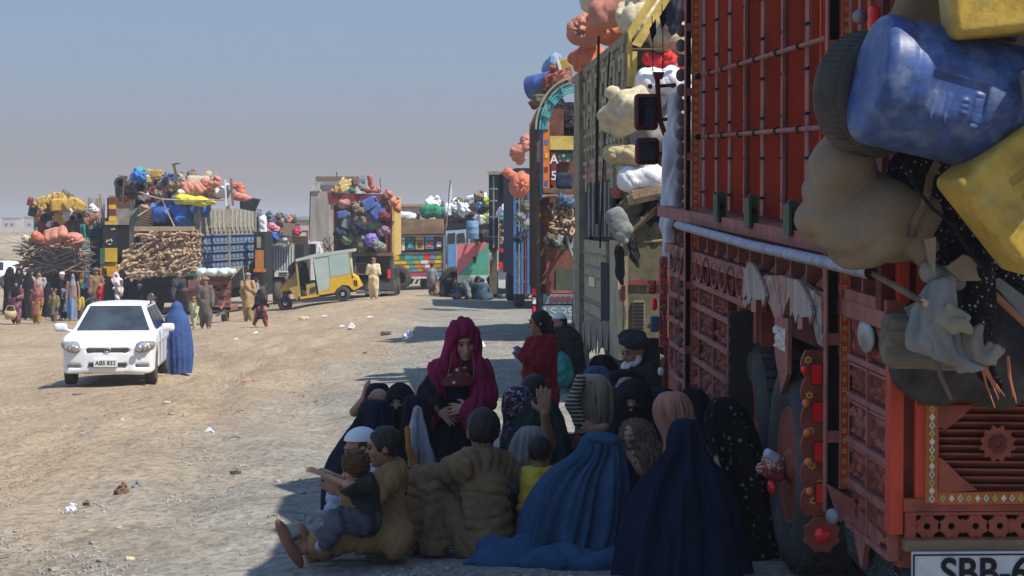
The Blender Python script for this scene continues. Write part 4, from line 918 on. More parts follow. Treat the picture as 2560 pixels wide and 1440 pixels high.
PINKB = mat('pink_board', (.62, .17, .17), rough=.7, var=.12, scale=2, dust=.1)
GRNBD = mat('green_board', (.07, .33, .22), rough=.7, var=.15, scale=2, dust=.1)
PALEG = mat('pale_green', (.42, .52, .38), rough=.8, var=.3, scale=3, dust=.2)
def wheels(rg, xs, y, R, w_=.28, side=-1, rim=None, col=RUB):
    for x in xs:
        t = rg.part('tyre', MB().lathe([(R*.55, -w_/2), (R*.8, -w_/2-.02), (R*.96, -w_/2+.03), (R, -w_/4), (R, w_/4), (R*.96, w_/2-.03), (R*.8, w_/2+.02), (R*.55, w_/2), (R*.55, -w_/2)], (0, 0, 0), 'x', 26), col)
        t.location = (x, y, R)
        MB().lathe([(R*.58, -w_*.42), (R*.5, -w_*.3), (R*.25, -w_*.1), (R*.15, -w_*.4), (.01, -w_*.42), (.01, w_*.42), (R*.15, w_*.4), (R*.25, w_*.1), (R*.5, w_*.3), (R*.58, w_*.42)], (0, 0, 0), 'x', 20).build('rim', rim or STEEL, t)
def rot2(o, c, a): pass
def face(rg, name, r, m, plane='y', d=(0, .05), parent=None, **kw):
    """box on one of the rig's planes from a pixel rectangle (px0,px1,py0,py1)"""
    a, b = rg.hit(r[0], r[2], plane, d[0]), rg.hit(r[1], r[3], plane, d[0])
    if plane == 'y': mb = MB().box(a.x, b.x, d[0], d[1], b.z, a.z)
    else: mb = MB().box(d[0], d[1], min(a.y, b.y), max(a.y, b.y), b.z, a.z)
    return rg.part(name, mb, m, parent, **kw)
def poly(rg, name, pts, m, plane='y', d=(0, .05), parent=None, **kw):
    q = [rg.hit(p[0], p[1], plane, d[0]) for p in pts]
    return rg.part(name, MB().prism([(v.x, v.z) if plane == 'y' else (v.y, v.z) for v in q], plane, d[0], d[1]), m, parent, **kw)
def cream_truck():
    X0, Y0 = 1.404, 26.5; rg = Rig('khaki_lorry', 'khaki lorry with embossed side boards, second in the right-hand row', 'truck', (X0, Y0, gz(X0, Y0)), .0493, 0)
    zt = rg.hit(1570, 85, 'x', 0).z; yf = rg.hit(1437, 400, 'x', 0).y; print('cream', zt, yf)
    rg.part('load_bed', MB().box(.10, 2.4, .05, yf, 1.0, zt-.1), KHD)
    rg.part('chassis', MB().box(.5, 1.9, .2, yf+2, .5, 1.0), BLK); rg.part('cab', MB().box(.35, 2.3, yf, yf+1.8, .7, 2.8), KHK)
    wheels(rg, (.15, 2.2), 1.4, .5); wheels(rg, (.15, 2.2), 2.6, .5); wheels(rg, (.2, 2.2), yf+.8, .5)
    # embossed side boards, rows of real plates
    H_ = lambda px, py: rg.hit(px, py, 'x', 0)
    zl = [H_(1565, q).z for q in (95, 130, 215, 290, 330, 372, 410, 470)]
    rg.part('top_rail', MB().box(-.05, .08, -.0, yf, zt-.10, zt), KHG)
    r = random.Random(5)
    for k in range(7):
        z1, z0 = zl[k]-.02, zl[k+1]+.02; n = 7 if k in (1, 2) else (16 if k in (3, 4) else 6)
        sh = rg.part('board_row', MB().box(-.01, .08, .05, yf, z0-.02, z1+.02), KHG)
        for i in range(n):
            y0 = .12+(yf-.3)*i/n; L_ = (yf-.3)/n
            m_ = MB().box(-.045, -.012, y0, y0+L_*.62, z1-.06, z1)
            if n == 7: m_.box(-.045, -.012, y0, y0+L_*.16, z0+.05, z1-.06).box(-.04, -.012, y0+L_*.45, y0+L_*.62, (z0+z1)/2, z1-.06); m_.lathe([(.10, 0), (.10, .03), (.05, .04)], (-.045, y0+L_*.7, z0+.12), 'x', 10)
            else: m_.box(-.04, -.012, y0+L_*.1, y0+L_*.3, z0, z1-.06)
            m_.build('raised_ornament', KHK, sh)
    face(rg, 'pink_panel', (1462, 1512, 420, 478), PINK, 'x', (-.03, -.012))
    dp = face(rg, 'slatted_opening', (1462, 1532, 460, 590), NAVY, 'x', (-.03, -.011))
    for k in range(6): face(rg, 'bar', (1470+k*10, 1472+k*10, 455, 592), GRYW, 'x', (-.06, -.035), dp)
    # lower cream body work, torn lower edge
    LZ = H_(1560, 610).z
    rg.part('lower_board', MB().box(-.03, .1, H_(1520, 700).y, yf, .55, LZ), KHK)
    for q in (640, 672, 700, 760, 800, 840): zz = H_(1500, q).z; rg.part('pressed_seam', MB().box(-.05, -.031, H_(1518, 700).y, yf-.1, zz, zz+.03), KHG)
    face(rg, 'square_lamp', (1472, 1485, 690, 718), mat('lamp_cream', (.6, .55, .35), rough=.3), 'x', (-.06, -.032)); face(rg, 'vent_panel', (1455, 1500, 748, 768), BLK, 'x', (-.04, -.032))
    face(rg, 'dark_gap', (1502, 1522, 655, 880), BLK, 'x', (-.05, -.035)); face(rg, 'side_post', (1524, 1545, 600, 900), KHK, 'x', (-.09, .05)); face(rg, 'far_post', (1437, 1448, 190, 930), KHG, 'x', (-.1, .05))
    for k in range(7): x = 1447+k*15; poly(rg, 'torn_skirt', [(x, 800), (x+15, 806), (x+12, 868+9*(k % 3)), (x+7, 850+7*k), (x+3, 880+6*(k % 2))], KHG, 'x', (-.06, -.045))
    # rear
    zq = rg.hit(1600, 600, 'y', 0).z
    rg.part('tail_board', MB().box(0, 2.4, 0, .05, .75, zq), KHD)
    lg = face(rg, 'louvre_panel', (1582, 1612, 752, 835), KHG, 'y', (-.03, 0))
    for k in range(8): face(rg, 'louvre', (1584, 1610, 756+k*9, 761+k*9), BLK, 'y', (-.045, -.031), lg)
    face(rg, 'corner_post', (1545, 1556, 610, 860), KHK, 'y', (-.04, .0)); face(rg, 'corner_post', (1560, 1570, 640, 850), KHG, 'y', (-.05, .0)); face(rg, 'tail_rail', (1556, 1720, 700, 712), MRN, 'y', (-.04, -.0))
    face(rg, 'red_marker', (1552, 1563, 715, 752), MRN, 'y', (-.08, -.055))
    face(rg, 'yellow_post', (1570, 1580, 45, 215), YPO, 'y', (-.05, .05)); face(rg, 'yellow_post', (1581, 1593, 128, 220), YPO, 'y', (-.07, -.0)); face(rg, 'cross_bar', (1580, 1715, 120, 124), WOODD, 'y', (-.7, -.66))
    poly(rg, 'painted_plank', [(1580, 110), (1690, -60), (1712, -60), (1602, 118)], YPO, 'y', (-.62, -.56)); poly(rg, 'painted_plank', [(1570, 75), (1655, -60), (1680, -60), (1575, 105)], YPO, 'y', (-.56, -.5))
    return rg
CT = cream_truck()
def cream_load():
    Y = 26.2; it = item
    W = 'on the khaki lorry'
    it('star', 1466, 76, 32.2, 105, (0, 0, -.3), ORGP, 'salmon', '', 1, None, 'tall salmon sack bulging at the far left of the khaki lorry top'); it('star', 1522, 62, 30.5, 122, (0, .2, -.2), ORG, 'orange', '', 2, None, 'round salmon sack tied in the middle, on the khaki lorry top'); it('bundle', 1468, 150, 32.5, 90, (0, .5, 0), ORG, '', '', 3, None, 'orange sack squeezed under the two big salmon sacks')
    it('sack', 1545, 12, 29.5, 160, (0, -.5, 0), ORGP, '', '', 4, None, 'long salmon sack reaching to the top of the khaki lorry load'); it('bundle', 1520, -20, 31, 140, (0, 0, 0), CNVL, '', '', 5, None, 'cream canvas bundle above the salmon sacks')
    it('sack', 1640, 65, 26.6, 190, (0, .2, 0), CNVL, '', '', 6, None, 'crumpled cream tarpaulin behind the yellow planks'); it('sack', 1680, 100, 26.5, 130, (0, .1, 0), CNVL, '', '', 7, None, 'crumpled cream tarpaulin right of the yellow planks')
    it('bundle', 1600, 30, 26.8, 120, (0, .1, 0), CNVL, '', '', 8, None, 'wrinkled cream sheet beside the yellow post top'); it('bundle', 1692, 25, 26.2, 110, (0, .3, 0), NAVY, '', '', 9, (.45, .6, 1.1), 'black cloth hanging beside the red lorry corner, top')
    it('sack', 1638, 152, 26.3, 70, (0, .3, 0), mat('cloth_red', (.55, .03, .03), rough=.7), '', '', 1, None, 'bright red cloth under the cross bar of the khaki lorry'); it('bundle', 1678, 158, 26.25, 55, (0, .3, 0), mat('cloth_red', (.55, .03, .03)), '', '', 2, None, 'red cloth bundle beside the red lorry whip aerial')
    it('bar', 1692, 160, 26.1, 80, (0, -.9, 0), WOOD, '', '', 0, (1, 1.5, 1.5), 'thin pale stick slanting over the red cloth bundle')
    it('sack', 1650, 205, 26.1, 130, (0, -.05, 0), WHT, '', '', 3, None, 'white tarpaulin fold above the upper tan sack'); it('sack', 1690, 245, 26.4, 110, (0, -.5, 0), WHT, '', '', 5, None, 'white sheet between the mirror arm and the red lorry')
    it('bundle', 1568, 278, 25.8, 110, (0, -.3, -.5), CNVL, '', '', 4, (1.2, 1, 1.1), 'tan sack behind the upper cab mirror'); it('sack', 1562, 388, 25.7, 118, (0, .1, -.6), mat('canvas_tan2', (.42, .33, .18), rough=.9, var=.25, bump=.5, bscale=14), '', '', 6, (1.1, 1, .85), 'tan sack behind the lower cab mirror')
    it('bundle', 1660, 320, 26.3, 140, (0, 0, 0), GRYC, '', '', 7, None, 'grey-white bundle behind the mirror arm'); it('sack', 1600, 445, 25.6, 120, (0, -.15, 0), WHT, '', '', 6, (1, .9, 1.1), 'bright white sack below the lower cab mirror'); it('sack', 1552, 470, 25.8, 60, (0, -.9, 0), PINK, '', '', 8, None, 'small pink sack tucked behind the white sack')
    for k, (x, y, L_, a) in enumerate(((1625, 478, 90, -.22), (1618, 492, 100, -.2), (1600, 500, 80, -.35), (1612, 545, 90, -.75), (1604, 560, 95, -.7), (1640, 602, 60, -.1))): it('plank' if k < 3 else 'bar', x, y, 25.5+k*.03, L_, (.2, a, .1), WOOD if k in (0, 1, 5) else WOODD, 'pale' if k in (0, 1, 5) else 'dark', 'below the low white sack', 0, (1, 1.4, 1.4))
    for k, (x, y, s, m, c) in enumerate(((1580, 530, 90, KHD, 'dark olive'), (1640, 545, 110, BLKP, 'black'), (1600, 580, 90, KHD, 'dark olive'), (1668, 520, 60, GRYC, 'grey'), (1655, 580, 100, KHD, 'dark olive'))): it('bundle', x, y, 25.9, s, (0, k, 0), m, c, 'under the khaki lorry planks', k+3)
    it('sack', 1545, 560, 25.4, 85, (0, 1.2, 0), GRYC, '', '', 9, (1, .7, 1.2), 'grey cloth bag hanging from the khaki lorry corner'); it('sack', 1550, 655, 25.6, 95, (0, 1.5, 0), BLK, '', '', 10, (1, .5, .5), 'narrow black cloth hanging down the khaki lorry post')
    it('sack', 1582, 620, 25.5, 80, (0, 1.3, 0), BLKP, '', '', 2, (1, .5, .6), 'dark rag dangling beside the narrow black cloth')
    m = MB()
    for k in range(8): c = pt(1655+k % 3*10, 495+k*5, 25.3); m.tube([tuple(c), (c.x+.0, c.y+.5, c.z)], .035, 8, cap=False)
    m.build('pipe_bundle', mat('pipe_green', (.10, .16, .14), rough=.5), None, label='bundle of greenish pipes ends next to the white curtain', cat='pipes', kind='stuff')
    # ropes and straps
    for k, (a, b) in enumerate((((1497, 90), (1492, 560)), ((1524, 130), (1500, 620)), ((1530, 480), (1560, 560)))):
        MB().tube([pt(*a, 28.5-k), pt((a[0]+b[0])/2-2, (a[1]+b[1])/2, 28.2-k), pt(*b, 28.0-k)], .012 if k else .02, 6).build('lashing_rope', BLK, None, label=['thin dark rope hanging from the round salmon sack', 'dark strap crossing the embossed khaki boards', 'short dark rope below the white sack'][k], cat='rope')
    # white curtain on the red lorry's front corner
    f = folds(uni([seg(pt(1690, 250, 16.2), pt(1684, 400, 16.2), .03, .05), seg(pt(1684, 400, 16.2), pt(1678, 560, 16.2), .05, .05), seg(pt(1678, 560, 16.2), pt(1676, 650, 16.2), .05, .035)], .03), .02, (40, 40, 3), 4)
    sdf('white_curtain', f, .014, mat('curtain_white', (.55, .56, .58), rough=.8, var=.2, scale=5, stretch=(1, 1, .2)), None, label='white cloth curtain hanging at the front corner of the red lorry', cat='curtain')
cream_load()
def teal_truck():
    Y0 = 45; X0 = (1350-1280)/F*Y0; rg = Rig('teal_arched_lorry', 'lorry with a turquoise slatted arch over its loaded rear, third in the row', 'truck', (X0, Y0, gz(X0, Y0)), .012, 0)
    fa = lambda n, r, m, d=(0, .05), **k: face(rg, n, r, m, 'y', d, **k)
    yf = 8.5; zt = rg.hit(1350, 270, 'y', 0).z
    rg.part('load_bed', MB().box(.02, .5, .3, yf, 1.0, zt), BRND); rg.part('load_bed', MB().box(.5, 2.4, .9, yf, 1.0, zt), BLK); rg.part('chassis', MB().box(.5, 1.9, .2, yf+2, .5, 1.0), BLK)
    for k in range(9): y = .2+k*.95; rg.part('side_post', MB().box(-.06, .02, y, y+.14, .9, zt), BRND if k % 2 else KHD)
    for z in (1.1, 1.9, 2.7, 3.6): rg.part('side_rail', MB().box(-.04, .02, .1, yf, z, z+.1), BRND)
    wheels(rg, (.2, 2.2), 1.6, .5); wheels(rg, (.2, 2.2), 2.9, .5); wheels(rg, (.2, 2.2), yf+1, .5)
    fa('blue_post', (1350, 1358, 270, 500), BLUP); st = fa('orange_post', (1358, 1374, 305, 482), ORNP, (-.04, .02))
    for k in range(5): fa('painted_flower', (1362, 1370, 315+k*34, 327+k*34), (MRN, BLUP, YLW)[k % 3], (-.05, -.041), parent=st)
    c = rg.hit(1442, 318, 'y', 0); 
    for k, (r_, m, w_) in enumerate(((1.08, TEAL, .05), (1.0, TEAL, .03), (.93, TEAL, .02), (.87, TEAL, .02), (1.2, GRYW, .03))):
        R_ = .70*r_; pts = [(c.x-R_*math.sin(a)*1.0, -.05, c.z-.05+R_*1.28*math.cos(a)) for a in [i*1.5708/14 for i in range(15)]]
        m_ = MB()
        for i in range(14): m_.beam(pts[i], pts[i+1], .04, w_*1.6, (0, 1, 0))
        rg.part('arch_slat', m_, m)
    for a in (.45, .85, 1.25): R_ = .70; s_, q_ = math.sin(a), math.cos(a); rg.part('arch_brace', MB().beam((c.x-R_*.85*s_, -.09, c.z-.05+R_*.85*1.28*q_), (c.x-R_*1.1*s_, -.09, c.z-.05+R_*1.1*1.28*q_), .06, .03), TEAL)
    fa('yellow_board', (1374, 1434, 340, 374), YPO, (-.05, 0)); fa('back_wall', (1374, 1470, 374, 520), BRND, (.1, .2)); pl = fa('lettered_panel', (1377, 1392, 380, 462), MRN, (-.03, .05))
    for t, y in (('A', 399), ('5', 440)): q = rg.hit(1385, y, 'y', -.03); text_mesh('painted_letter', t, .26, WHI, pl, (q.x, -.033, q.z), (math.pi/2, 0, 0), .002, .004)
    fa('floral_panel', (1394, 1434, 376, 405), pattern('floral_dark', (.02, .07, .06), [(.35, .35, .3), (.3, .1, .1)], 'spots', 9, .7, .3), (-.02, .05)); fa('sill', (1360, 1434, 470, 482), WOODD, (-.08, 0)); fa('sill', (1356, 1434, 486, 493), WOOD, (-.1, -.02))
    fa('tail_frame', (1366, 1374, 610, 740), BRND, (-.05, .02)); fa('tail_board', (1366, 1470, 622, 735), BRND, (0, .05)); fa('tail_panel', (1390, 1434, 672, 728), mat('dull_green', (.06, .075, .05), rough=.7), (-.03, 0)); fa('red_strip', (1374, 1434, 726, 733), PINK, (-.05, 0))
    b = fa('rear_beam', (1358, 1470, 735, 760), GRPL, (-.05, .05)); 
    for k in range(5): fa('round_lamp', (1376+k*14, 1386+k*14, 741, 753), MRN, (-.07, -.051), parent=b)
    p_ = fa('name_board', (1356, 1450, 764, 800), GRPL, (-.08, .0)); q = rg.hit(1397, 781, 'y', -.08); text_mesh('board_lettering', 'LS 29', .25, mat('letter_pale', (.35, .45, .48), rough=.6), p_, (q.x, -.084, q.z), (math.pi/2, 0, 0), .002, .003, 1.15)
    for k in range(3): fa('tail_lamp', (1331+k*1, 1340, 722+k*22, 738+k*22), LAMPR if k != 1 else WHI, (-.12, -.05))
    T = 'on the turquoise-arched lorry'
    item('drum', 1362, 212, 46.5, 90, (math.radians(80), math.radians(10), math.radians(60)), BLUE, '', '', 0, None, 'blue drum lying on top of the turquoise-arched lorry'); item('bundle', 1385, 165, 47, 60, (0, 0, 0), BLUL, '', '', 3, None, 'light blue bundle at the very top of the turquoise-arched lorry load')
    item('can', 1413, 160, 46, 42, (0, 1.2, 0), YEL, '', '', 0, None, 'yellow jerrycan lying on top beside the orange sack'); item('plank', 1396, 155, 45.8, 45, (0, 1.3, 0), WHT, '', '', 0, None, 'white post sticking up beside the topmost yellow jerrycan')
    for k in range(3): item('bar', 1422+k*8, 187, 45.6, 45, (0, 1.45, 0), WOOD, 'upright', 'behind the turquoise arch', 0)
    item('bundle', 1398, 205, 46, 75, (0, 0, 0), pattern('red_netting', (.20, .05, .03), [(.4, .2, .15)], 'blot', 9, .8, .4), '', '', 4, None, 'reddish netted bundle beside the lying blue drum'); item('bundle', 1355, 245, 46, 50, (0, 0, 0), KHD, '', '', 5, None, 'dark bundle hanging below the lying blue drum'); item('bundle', 1333, 262, 47, 26, (0, 1, 0), MAR, '', '', 6, None, 'small maroon bundle sticking out left under the blue drum')
    item('bundle', 1400, 310, 45.9, 120, (0, 0, 0), BLKP, '', '', 8, None, 'dark bedding inside the turquoise arch'); item('flat', 1411, 452, 44.7, 42, (1.5, 0, 0), NAVY, '', '', 2, (1, 1.5, 1), 'black bag hanging on the rear of the turquoise-arched lorry'); item('bundle', 1411, 505, 44.7, 42, (0, 0, 0), mat('bag_blue', (.05, .10, .16), rough=.6), '', '', 2, None, 'dark blue bag under the hanging black bag')
    r = random.Random(12)
    for k in range(46): x, y = 1378+r.random()*56, 512+r.random()*72; item('log', x, y, 44.7+r.random()*.3, 22+r.random()*14, (r.uniform(-.4, .4), r.uniform(-1.2, 1.2), 1.2+r.uniform(-.5, .5)), WOOD, '', '', k % 4, (1.5, 1.6, 1.6), 'short firewood log stacked in the rear of the turquoise-arched lorry')['group'] = 'firewood on the turquoise-arched lorry'
    for k in range(6): item('bundle', 1372+k*12, 600+10*(k % 2), 44.6, 34, (0, k, 0), (KHD, BLKP, GRYC)[k % 3], ('dark olive', 'black', 'grey')[k % 3], 'hanging under the arched lorry firewood', k)
    m_ = MB().tube([pt(1416, 590, 44.4), pt(1424, 620, 44.4), pt(1438, 655, 44.4)], .03, 6); m_.build('torn_strap', GRYC, None, label='pale strap dangling at the right of the firewood logs', cat='strap')
teal_truck()
def dark_truck():
    Y0 = 68; X0 = (1288-1280)/F*Y0; rg = Rig('blue_lorry', 'dark blue lorry with its narrow side in the shade, fourth in the row', 'truck', (X0, Y0, gz(X0, Y0)), .0493, 0)
    zt = rg.hit(1300, 420, 'y', 0).z
    rg.part('load_bed', MB().box(0, 2.4, 0, 8, 1, zt), NAVY); rg.part('chassis', MB().box(.5, 1.9, .2, 9.5, .5, 1.0), BLK); wheels(rg, (.2, 2.2), 1.5, .5); wheels(rg, (.2, 2.2), 7, .5)
    for k, (a, b, m) in enumerate(((1284, 1291, BLUP), (1296, 1300, GRPL), (1303, 1309, BLUP), (1312, 1316, MRN), (1318, 1326, BLUP))): face(rg, 'side_post', (a, b, 430+k*8, 735), m, 'y', (-.06, 0))
    for y in (500, 560, 640, 700): face(rg, 'cross_rail', (1284, 1330, y, y+7), GRPL, 'y', (-.04, 0))
    face(rg, 'white_panel', (1291, 1304, 630, 735), GRYW, 'y', (-.02, 0))
    Y1 = 80; rg = Rig('open_dark_lorry', 'tall lorry with its dark rear door swung open, at the far end of the row', 'truck', ((1224-1280)/F*Y1, Y1, gz(-.8, Y1)), .02, 0)
    f = lambda n, r, m, d=(0, .05), **k: face(rg, n, r, m, 'y', d, **k)
    rg.part('load_bed', MB().box(.4, 2.6, 1.2, 4.2, 1.2, rg.hit(1240, 432, 'y', 0).z), BLKB); wheels(rg, (.4, 2.2), 1.6, .48)
    d_ = f('open_door', (1222, 1246, 436, 625), BLKB, (-.1, .0)); f('door_bar', (1232, 1236, 440, 620), STEEL, (-.13, -.101), parent=d_)
    for y in (470, 500, 540, 590): f('door_hinge', (1224, 1244, y, y+4), GRPL, (-.125, -.101), parent=d_)
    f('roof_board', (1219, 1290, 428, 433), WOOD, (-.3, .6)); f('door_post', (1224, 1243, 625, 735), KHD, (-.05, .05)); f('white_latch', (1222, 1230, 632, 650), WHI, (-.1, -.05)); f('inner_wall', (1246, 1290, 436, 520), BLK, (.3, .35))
    f('cab_front', (1246, 1286, 625, 720), WHI, (.2, .25)); f('cab_screen', (1248, 1282, 632, 655), GLS, (.12, .199)); f('cab_stripe', (1246, 1284, 622, 628), LAMPR, (.12, .199)); f('cab_light', (1247, 1256, 655, 672), LAMPR, (.1, .199)); f('cab_grille', (1258, 1280, 658, 680), MAR, (.1, .199)); f('step', (1224, 1290, 722, 735), BLK, (.0, .2))
    D = 'inside the open dark lorry'
    item('bundle', 1262, 530, 79.5, 42, (0, 0, 0), WHT, '', '', 3, None, 'white bundle in the opening of the dark lorry'); item('bundle', 1266, 547, 79.3, 30, (0, 1, 0), mat('cloth_aqua', (.15, .42, .45), rough=.7), '', '', 4, None, 'aqua cloth under the white bundle in the dark lorry')
    r = random.Random(13)
    for k in range(40): x, y = 1250+r.random()*32, 556+r.random()*56; item('log', x, y, 79.2+r.random()*.3, 13+r.random()*4, (r.uniform(-.4, .4), r.uniform(-1.2, 1.2), 1.4+r.uniform(-.4, .4)), WOOD, '', '', k % 4, (1.3, 2.4, 2.4), 'round log end in the pile inside the open dark lorry')['group'] = 'logs in the open dark lorry'
    item('sack', 1303, 372, 66, 62, (0, -.5, 0), ORGP, '', '', 1, None, 'upper salmon sack on the far end of the dark blue lorry'); item('bundle', 1290, 388, 66.2, 44, (0, .5, 0), ORGP, '', '', 2, None, 'small round salmon sack at the left of the dark blue lorry load'); item('bundle', 1318, 350, 66, 34, (0, .5, 0), ORGP, '', '', 5, None, 'topmost small salmon sack on the dark blue lorry')
    item('star', 1300, 462, 65.5, 74, (0, .3, .2), ORG, '', '', 3, (.75, .8, 1.1), 'large orange sack hanging on the rear of the dark blue lorry'); item('sack', 1280, 438, 65.7, 50, (0, .6, 0), ORG, '', '', 4, None, 'orange sack fold over the door of the open dark lorry')
    for k, (x, y, m, c) in enumerate(((1296, 545, GRYC, 'grey'), (1315, 520, KHD, 'dark olive'), (1300, 590, NAVY, 'navy'), (1318, 560, GRYC, 'grey'))): item('bundle', x, y, 65.8, 32, (0, k, 0), m, c, 'on the blue lorry rear', k)
dark_truck()
# ---------------- loaded lorries across the lot ----------------
def stick(rg, name, a, b, Y, r, m, parent=None): return rg.part(name, MB().tube([rg.I @ pt(*a, Y), rg.I @ pt(*b, Y)], r, 6), m, parent)
def heap(cx, cy, w_, h_, n, Y, kinds, where, seed, smin=20, smax=34, dY=.7):
    """items resting in a mound inside an ellipse of the picture, at the load's real depth"""
    r = random.Random(seed); k = 0
    while k < n:
        a, q = r.uniform(0, math.pi*2), math.sqrt(r.random()); x = cx+w_*q*math.cos(a); y = cy+h_*q*math.sin(a); kd, m, c = kinds[k % len(kinds)]
        item(kd, x, y, Y+r.uniform(0, dY), r.uniform(smin, smax), (r.uniform(-.6, .6), r.uniform(-1.4, 1.4), r.uniform(-1.5, 1.5)), m, c, where, r.randrange(3)); k += 1
def big_left():
    Y0 = 84; x0 = 323; X0 = (x0-1280)/F*Y0; rg = Rig('firewood_lorry', 'tallest loaded lorry on the left, its open rear packed with split logs', 'truck', (X0, Y0, gz(X0, Y0)), -.16, 0)
    fy = lambda n, r, m, d=(0, .06), **k: face(rg, n, r, m, 'y', d, **k)
    wd = rg.hit(494, 600, 'y', 0).x; L_ = 7.8; print('L2 width', wd, X0)
    fx = lambda n, r, m, d=(wd, wd+.05), **k: face(rg, n, r, m, 'x', d, **k)
    zt = rg.hit(494, 522, 'y', 0).z; zl = 1.1
    rg.part('load_bed', MB().box(.05, wd-.05, .9, L_, zl, zt), BLKB); rg.part('chassis', MB().box(.4, wd-.4, .3, L_+1.5, .5, 1.1), BLK)
    wheels(rg, (.2, wd-.2), 1.5, .52); wheels(rg, (.2, wd-.2), 2.8, .52); wheels(rg, (.2, wd-.2), L_+.6, .52)
    rg.part('cab', MB().box(.1, wd-.1, L_, L_+1.8, .8, 2.8), ORNP)
    # right side
    top = lambda px: rg.hit(px, 522, 'x', wd).z
    z3, z2, z1 = rg.hit(494, 520, 'x', wd).z, rg.hit(494, 586, 'x', wd).z, rg.hit(494, 672, 'x', wd).z
    bd = rg.part('slat_board', MB().box(wd-.06, wd+.02, .02, L_, z2, z3), GRYW)
    for k in range(13): MB().box(wd+.02, wd+.07, .1+k*.6, .28+k*.6, z2+.25, z3-.05).build('slat', mat('slat_pale', (.38, .34, .27), var=.3, dust=.2), bd); MB().lathe([(.12, 0), (.12, .04), (.05, .06), (.001, .06)], (wd+.02, .32+k*.6, z2+.13), 'x', 8).build('roundel', KHG, bd)
    lo = rg.part('stamped_side', MB().box(wd-.06, wd, .02, L_, z1, z2), BLUP)
    for i in range(4):
        za, zb = z1+(z2-z1)*i/4, z1+(z2-z1)*(i+1)/4; MB().box(wd, wd+.09, .0, L_, zb-.06, zb).build('cross_rail', GRPL, lo)
        for k in range(14):
            y = .12+k*.55; MB().prism([(y, za+.03), (y+.34, za+.03), (y+.34, zb-.14), (y+.17, zb-.22), (y, zb-.14)], 'x', wd, wd+.05).build('blue_plate', BBLU, lo)
    sk = rg.part('lower_board', MB().box(wd-.06, wd+.03, .02, L_, .95, z1), GRYW)
    MB().box(wd+.03, wd+.06, .3, 3.2, z1-.5, z1-.12).build('glazed_strip', mat('pale_tin', (.45, .55, .52), rough=.35, var=.5, scale=7), sk)
    for y in (0, L_*.5, L_-.1): rg.part('side_post', MB().box(wd-.03, wd+.12, y-.06, y+.06, .8, z3+.15), GRYW)
    # rear frame
    for (a, b) in ((323, 334), (484, 494)): fy('rear_post', (a, b, 500, 700), GRYW, (-.1, .06))
    c = rg.hit(405, 572, 'y', -.05); R_ = rg.hit(485, 572, 'y', -.05).x-c.x; top_ = rg.hit(405, 500, 'y', -.05).z
    for k, q in enumerate((1, .93)):
        pts = [(c.x+R_*q*math.cos(a), -.08, c.z+(top_-c.z)*q*math.sin(a)) for a in [math.pi*i/16 for i in range(17)]]; m_ = MB()
        for i in range(16): m_.beam(pts[i], pts[i+1], .06, .07, (0, 1, 0))
        rg.part('rear_arch', m_, GRPL if k else GREN)
    fy('front_plank', (335, 484, 566, 578), mat('plank_bright', (.45, .33, .2), var=.25, dust=.2), (-1.75, -1.65)); fy('tail_board', (335, 484, 640, 700), BLKB, (.1, .2)); fy('tail_rail', (380, 494, 682, 690), GREN, (-.2, -.1)); fy('green_grille', (440, 494, 640, 680), GREN, (-.12, -.06))
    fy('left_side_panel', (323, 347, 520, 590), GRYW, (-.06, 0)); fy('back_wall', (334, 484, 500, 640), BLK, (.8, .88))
    # split firewood, log by log
    r = random.Random(21); n = 0; Yl = 82.6
    for row in range(13):
        y = 588+row*8.6; u = row/12; x0_, x1_ = 338-55*u if row > 2 else 345, 484
        if row > 10: x0_ = 320-(row-10)*2
        x = x0_+r.random()*6
        while x < x1_ and n < 240:
            L2 = r.uniform(20, 36); item('log', x+L2*.3, y+r.uniform(-4, 4)-u*(x-300)*.06, Yl-u*1.1+r.uniform(-.25, .25), L2*1.1, (r.uniform(-.3, .3), -.35+r.uniform(-.4, .5), r.uniform(-.9, .3)), (mat('log_pale', (.40, .28, .175), rough=.9, var=.45, scale=9, bump=.4), WOOD, mat('log_brown', (.22, .15, .10), var=.4, scale=9), mat('log_pale', (.4, .3, .2)))[r.randrange(4)], '', '', r.randrange(5), (r.uniform(.8, 1.4),)+(r.uniform(1.2, 2.2),)*2, 'pale split log in the rear of the tallest left lorry')['group'] = 'split logs in the tallest left lorry'; n += 1; x += r.uniform(9, 14)
    T = 'on the tallest lorry'
    item('basket', 368, 545, 83.3, 62, (.1, .25, 0), mat('wicker', (.42, .25, .15), rough=.9, var=.3, scale=12, bump=.5), '', '', 0, (.8, .8, 1.1), 'large wicker basket leaning above the split logs'); item('drum', 368, 520, 83.6, 40, (0, 1.2, .3), mat('wicker', (.4, .2, .1)), 'wicker', T)
    for k, (x, y, s, v) in enumerate(((410, 530, 62, 1), (445, 535, 66, 2), (475, 515, 48, 3), (505, 520, 42, 4))): item('bundle', x, y, 83.2+.2*k, s, (0, k, 0), mat('tarp_blue', (.03, .13, .42), rough=.5, var=.25, scale=4, bump=.4), 'bright blue tarpaulin', 'under the tallest lorry arch', v)
    item('sack', 480, 502, 83, 95, (0, .12, 0), mat('tarp_yellow', (.62, .56, .03), rough=.6, var=.2), '', '', 3, (1, .6, .5), 'bright yellow tarpaulin strip draped over the blue tarpaulins')
    for k, (x, y, s, a) in enumerate(((480, 472, 74, .1), (528, 482, 62, .2), (520, 462, 44, .6), (600, 475, 40, 1.2), (602, 492, 42, .2), (592, 465, 34, .2))): item('sack', x, y, 83.5+(k % 2), s, (0, a, 0), ORGP if k % 2 == 0 else ORG, 'salmon' if k % 2 == 0 else 'orange', T, k)
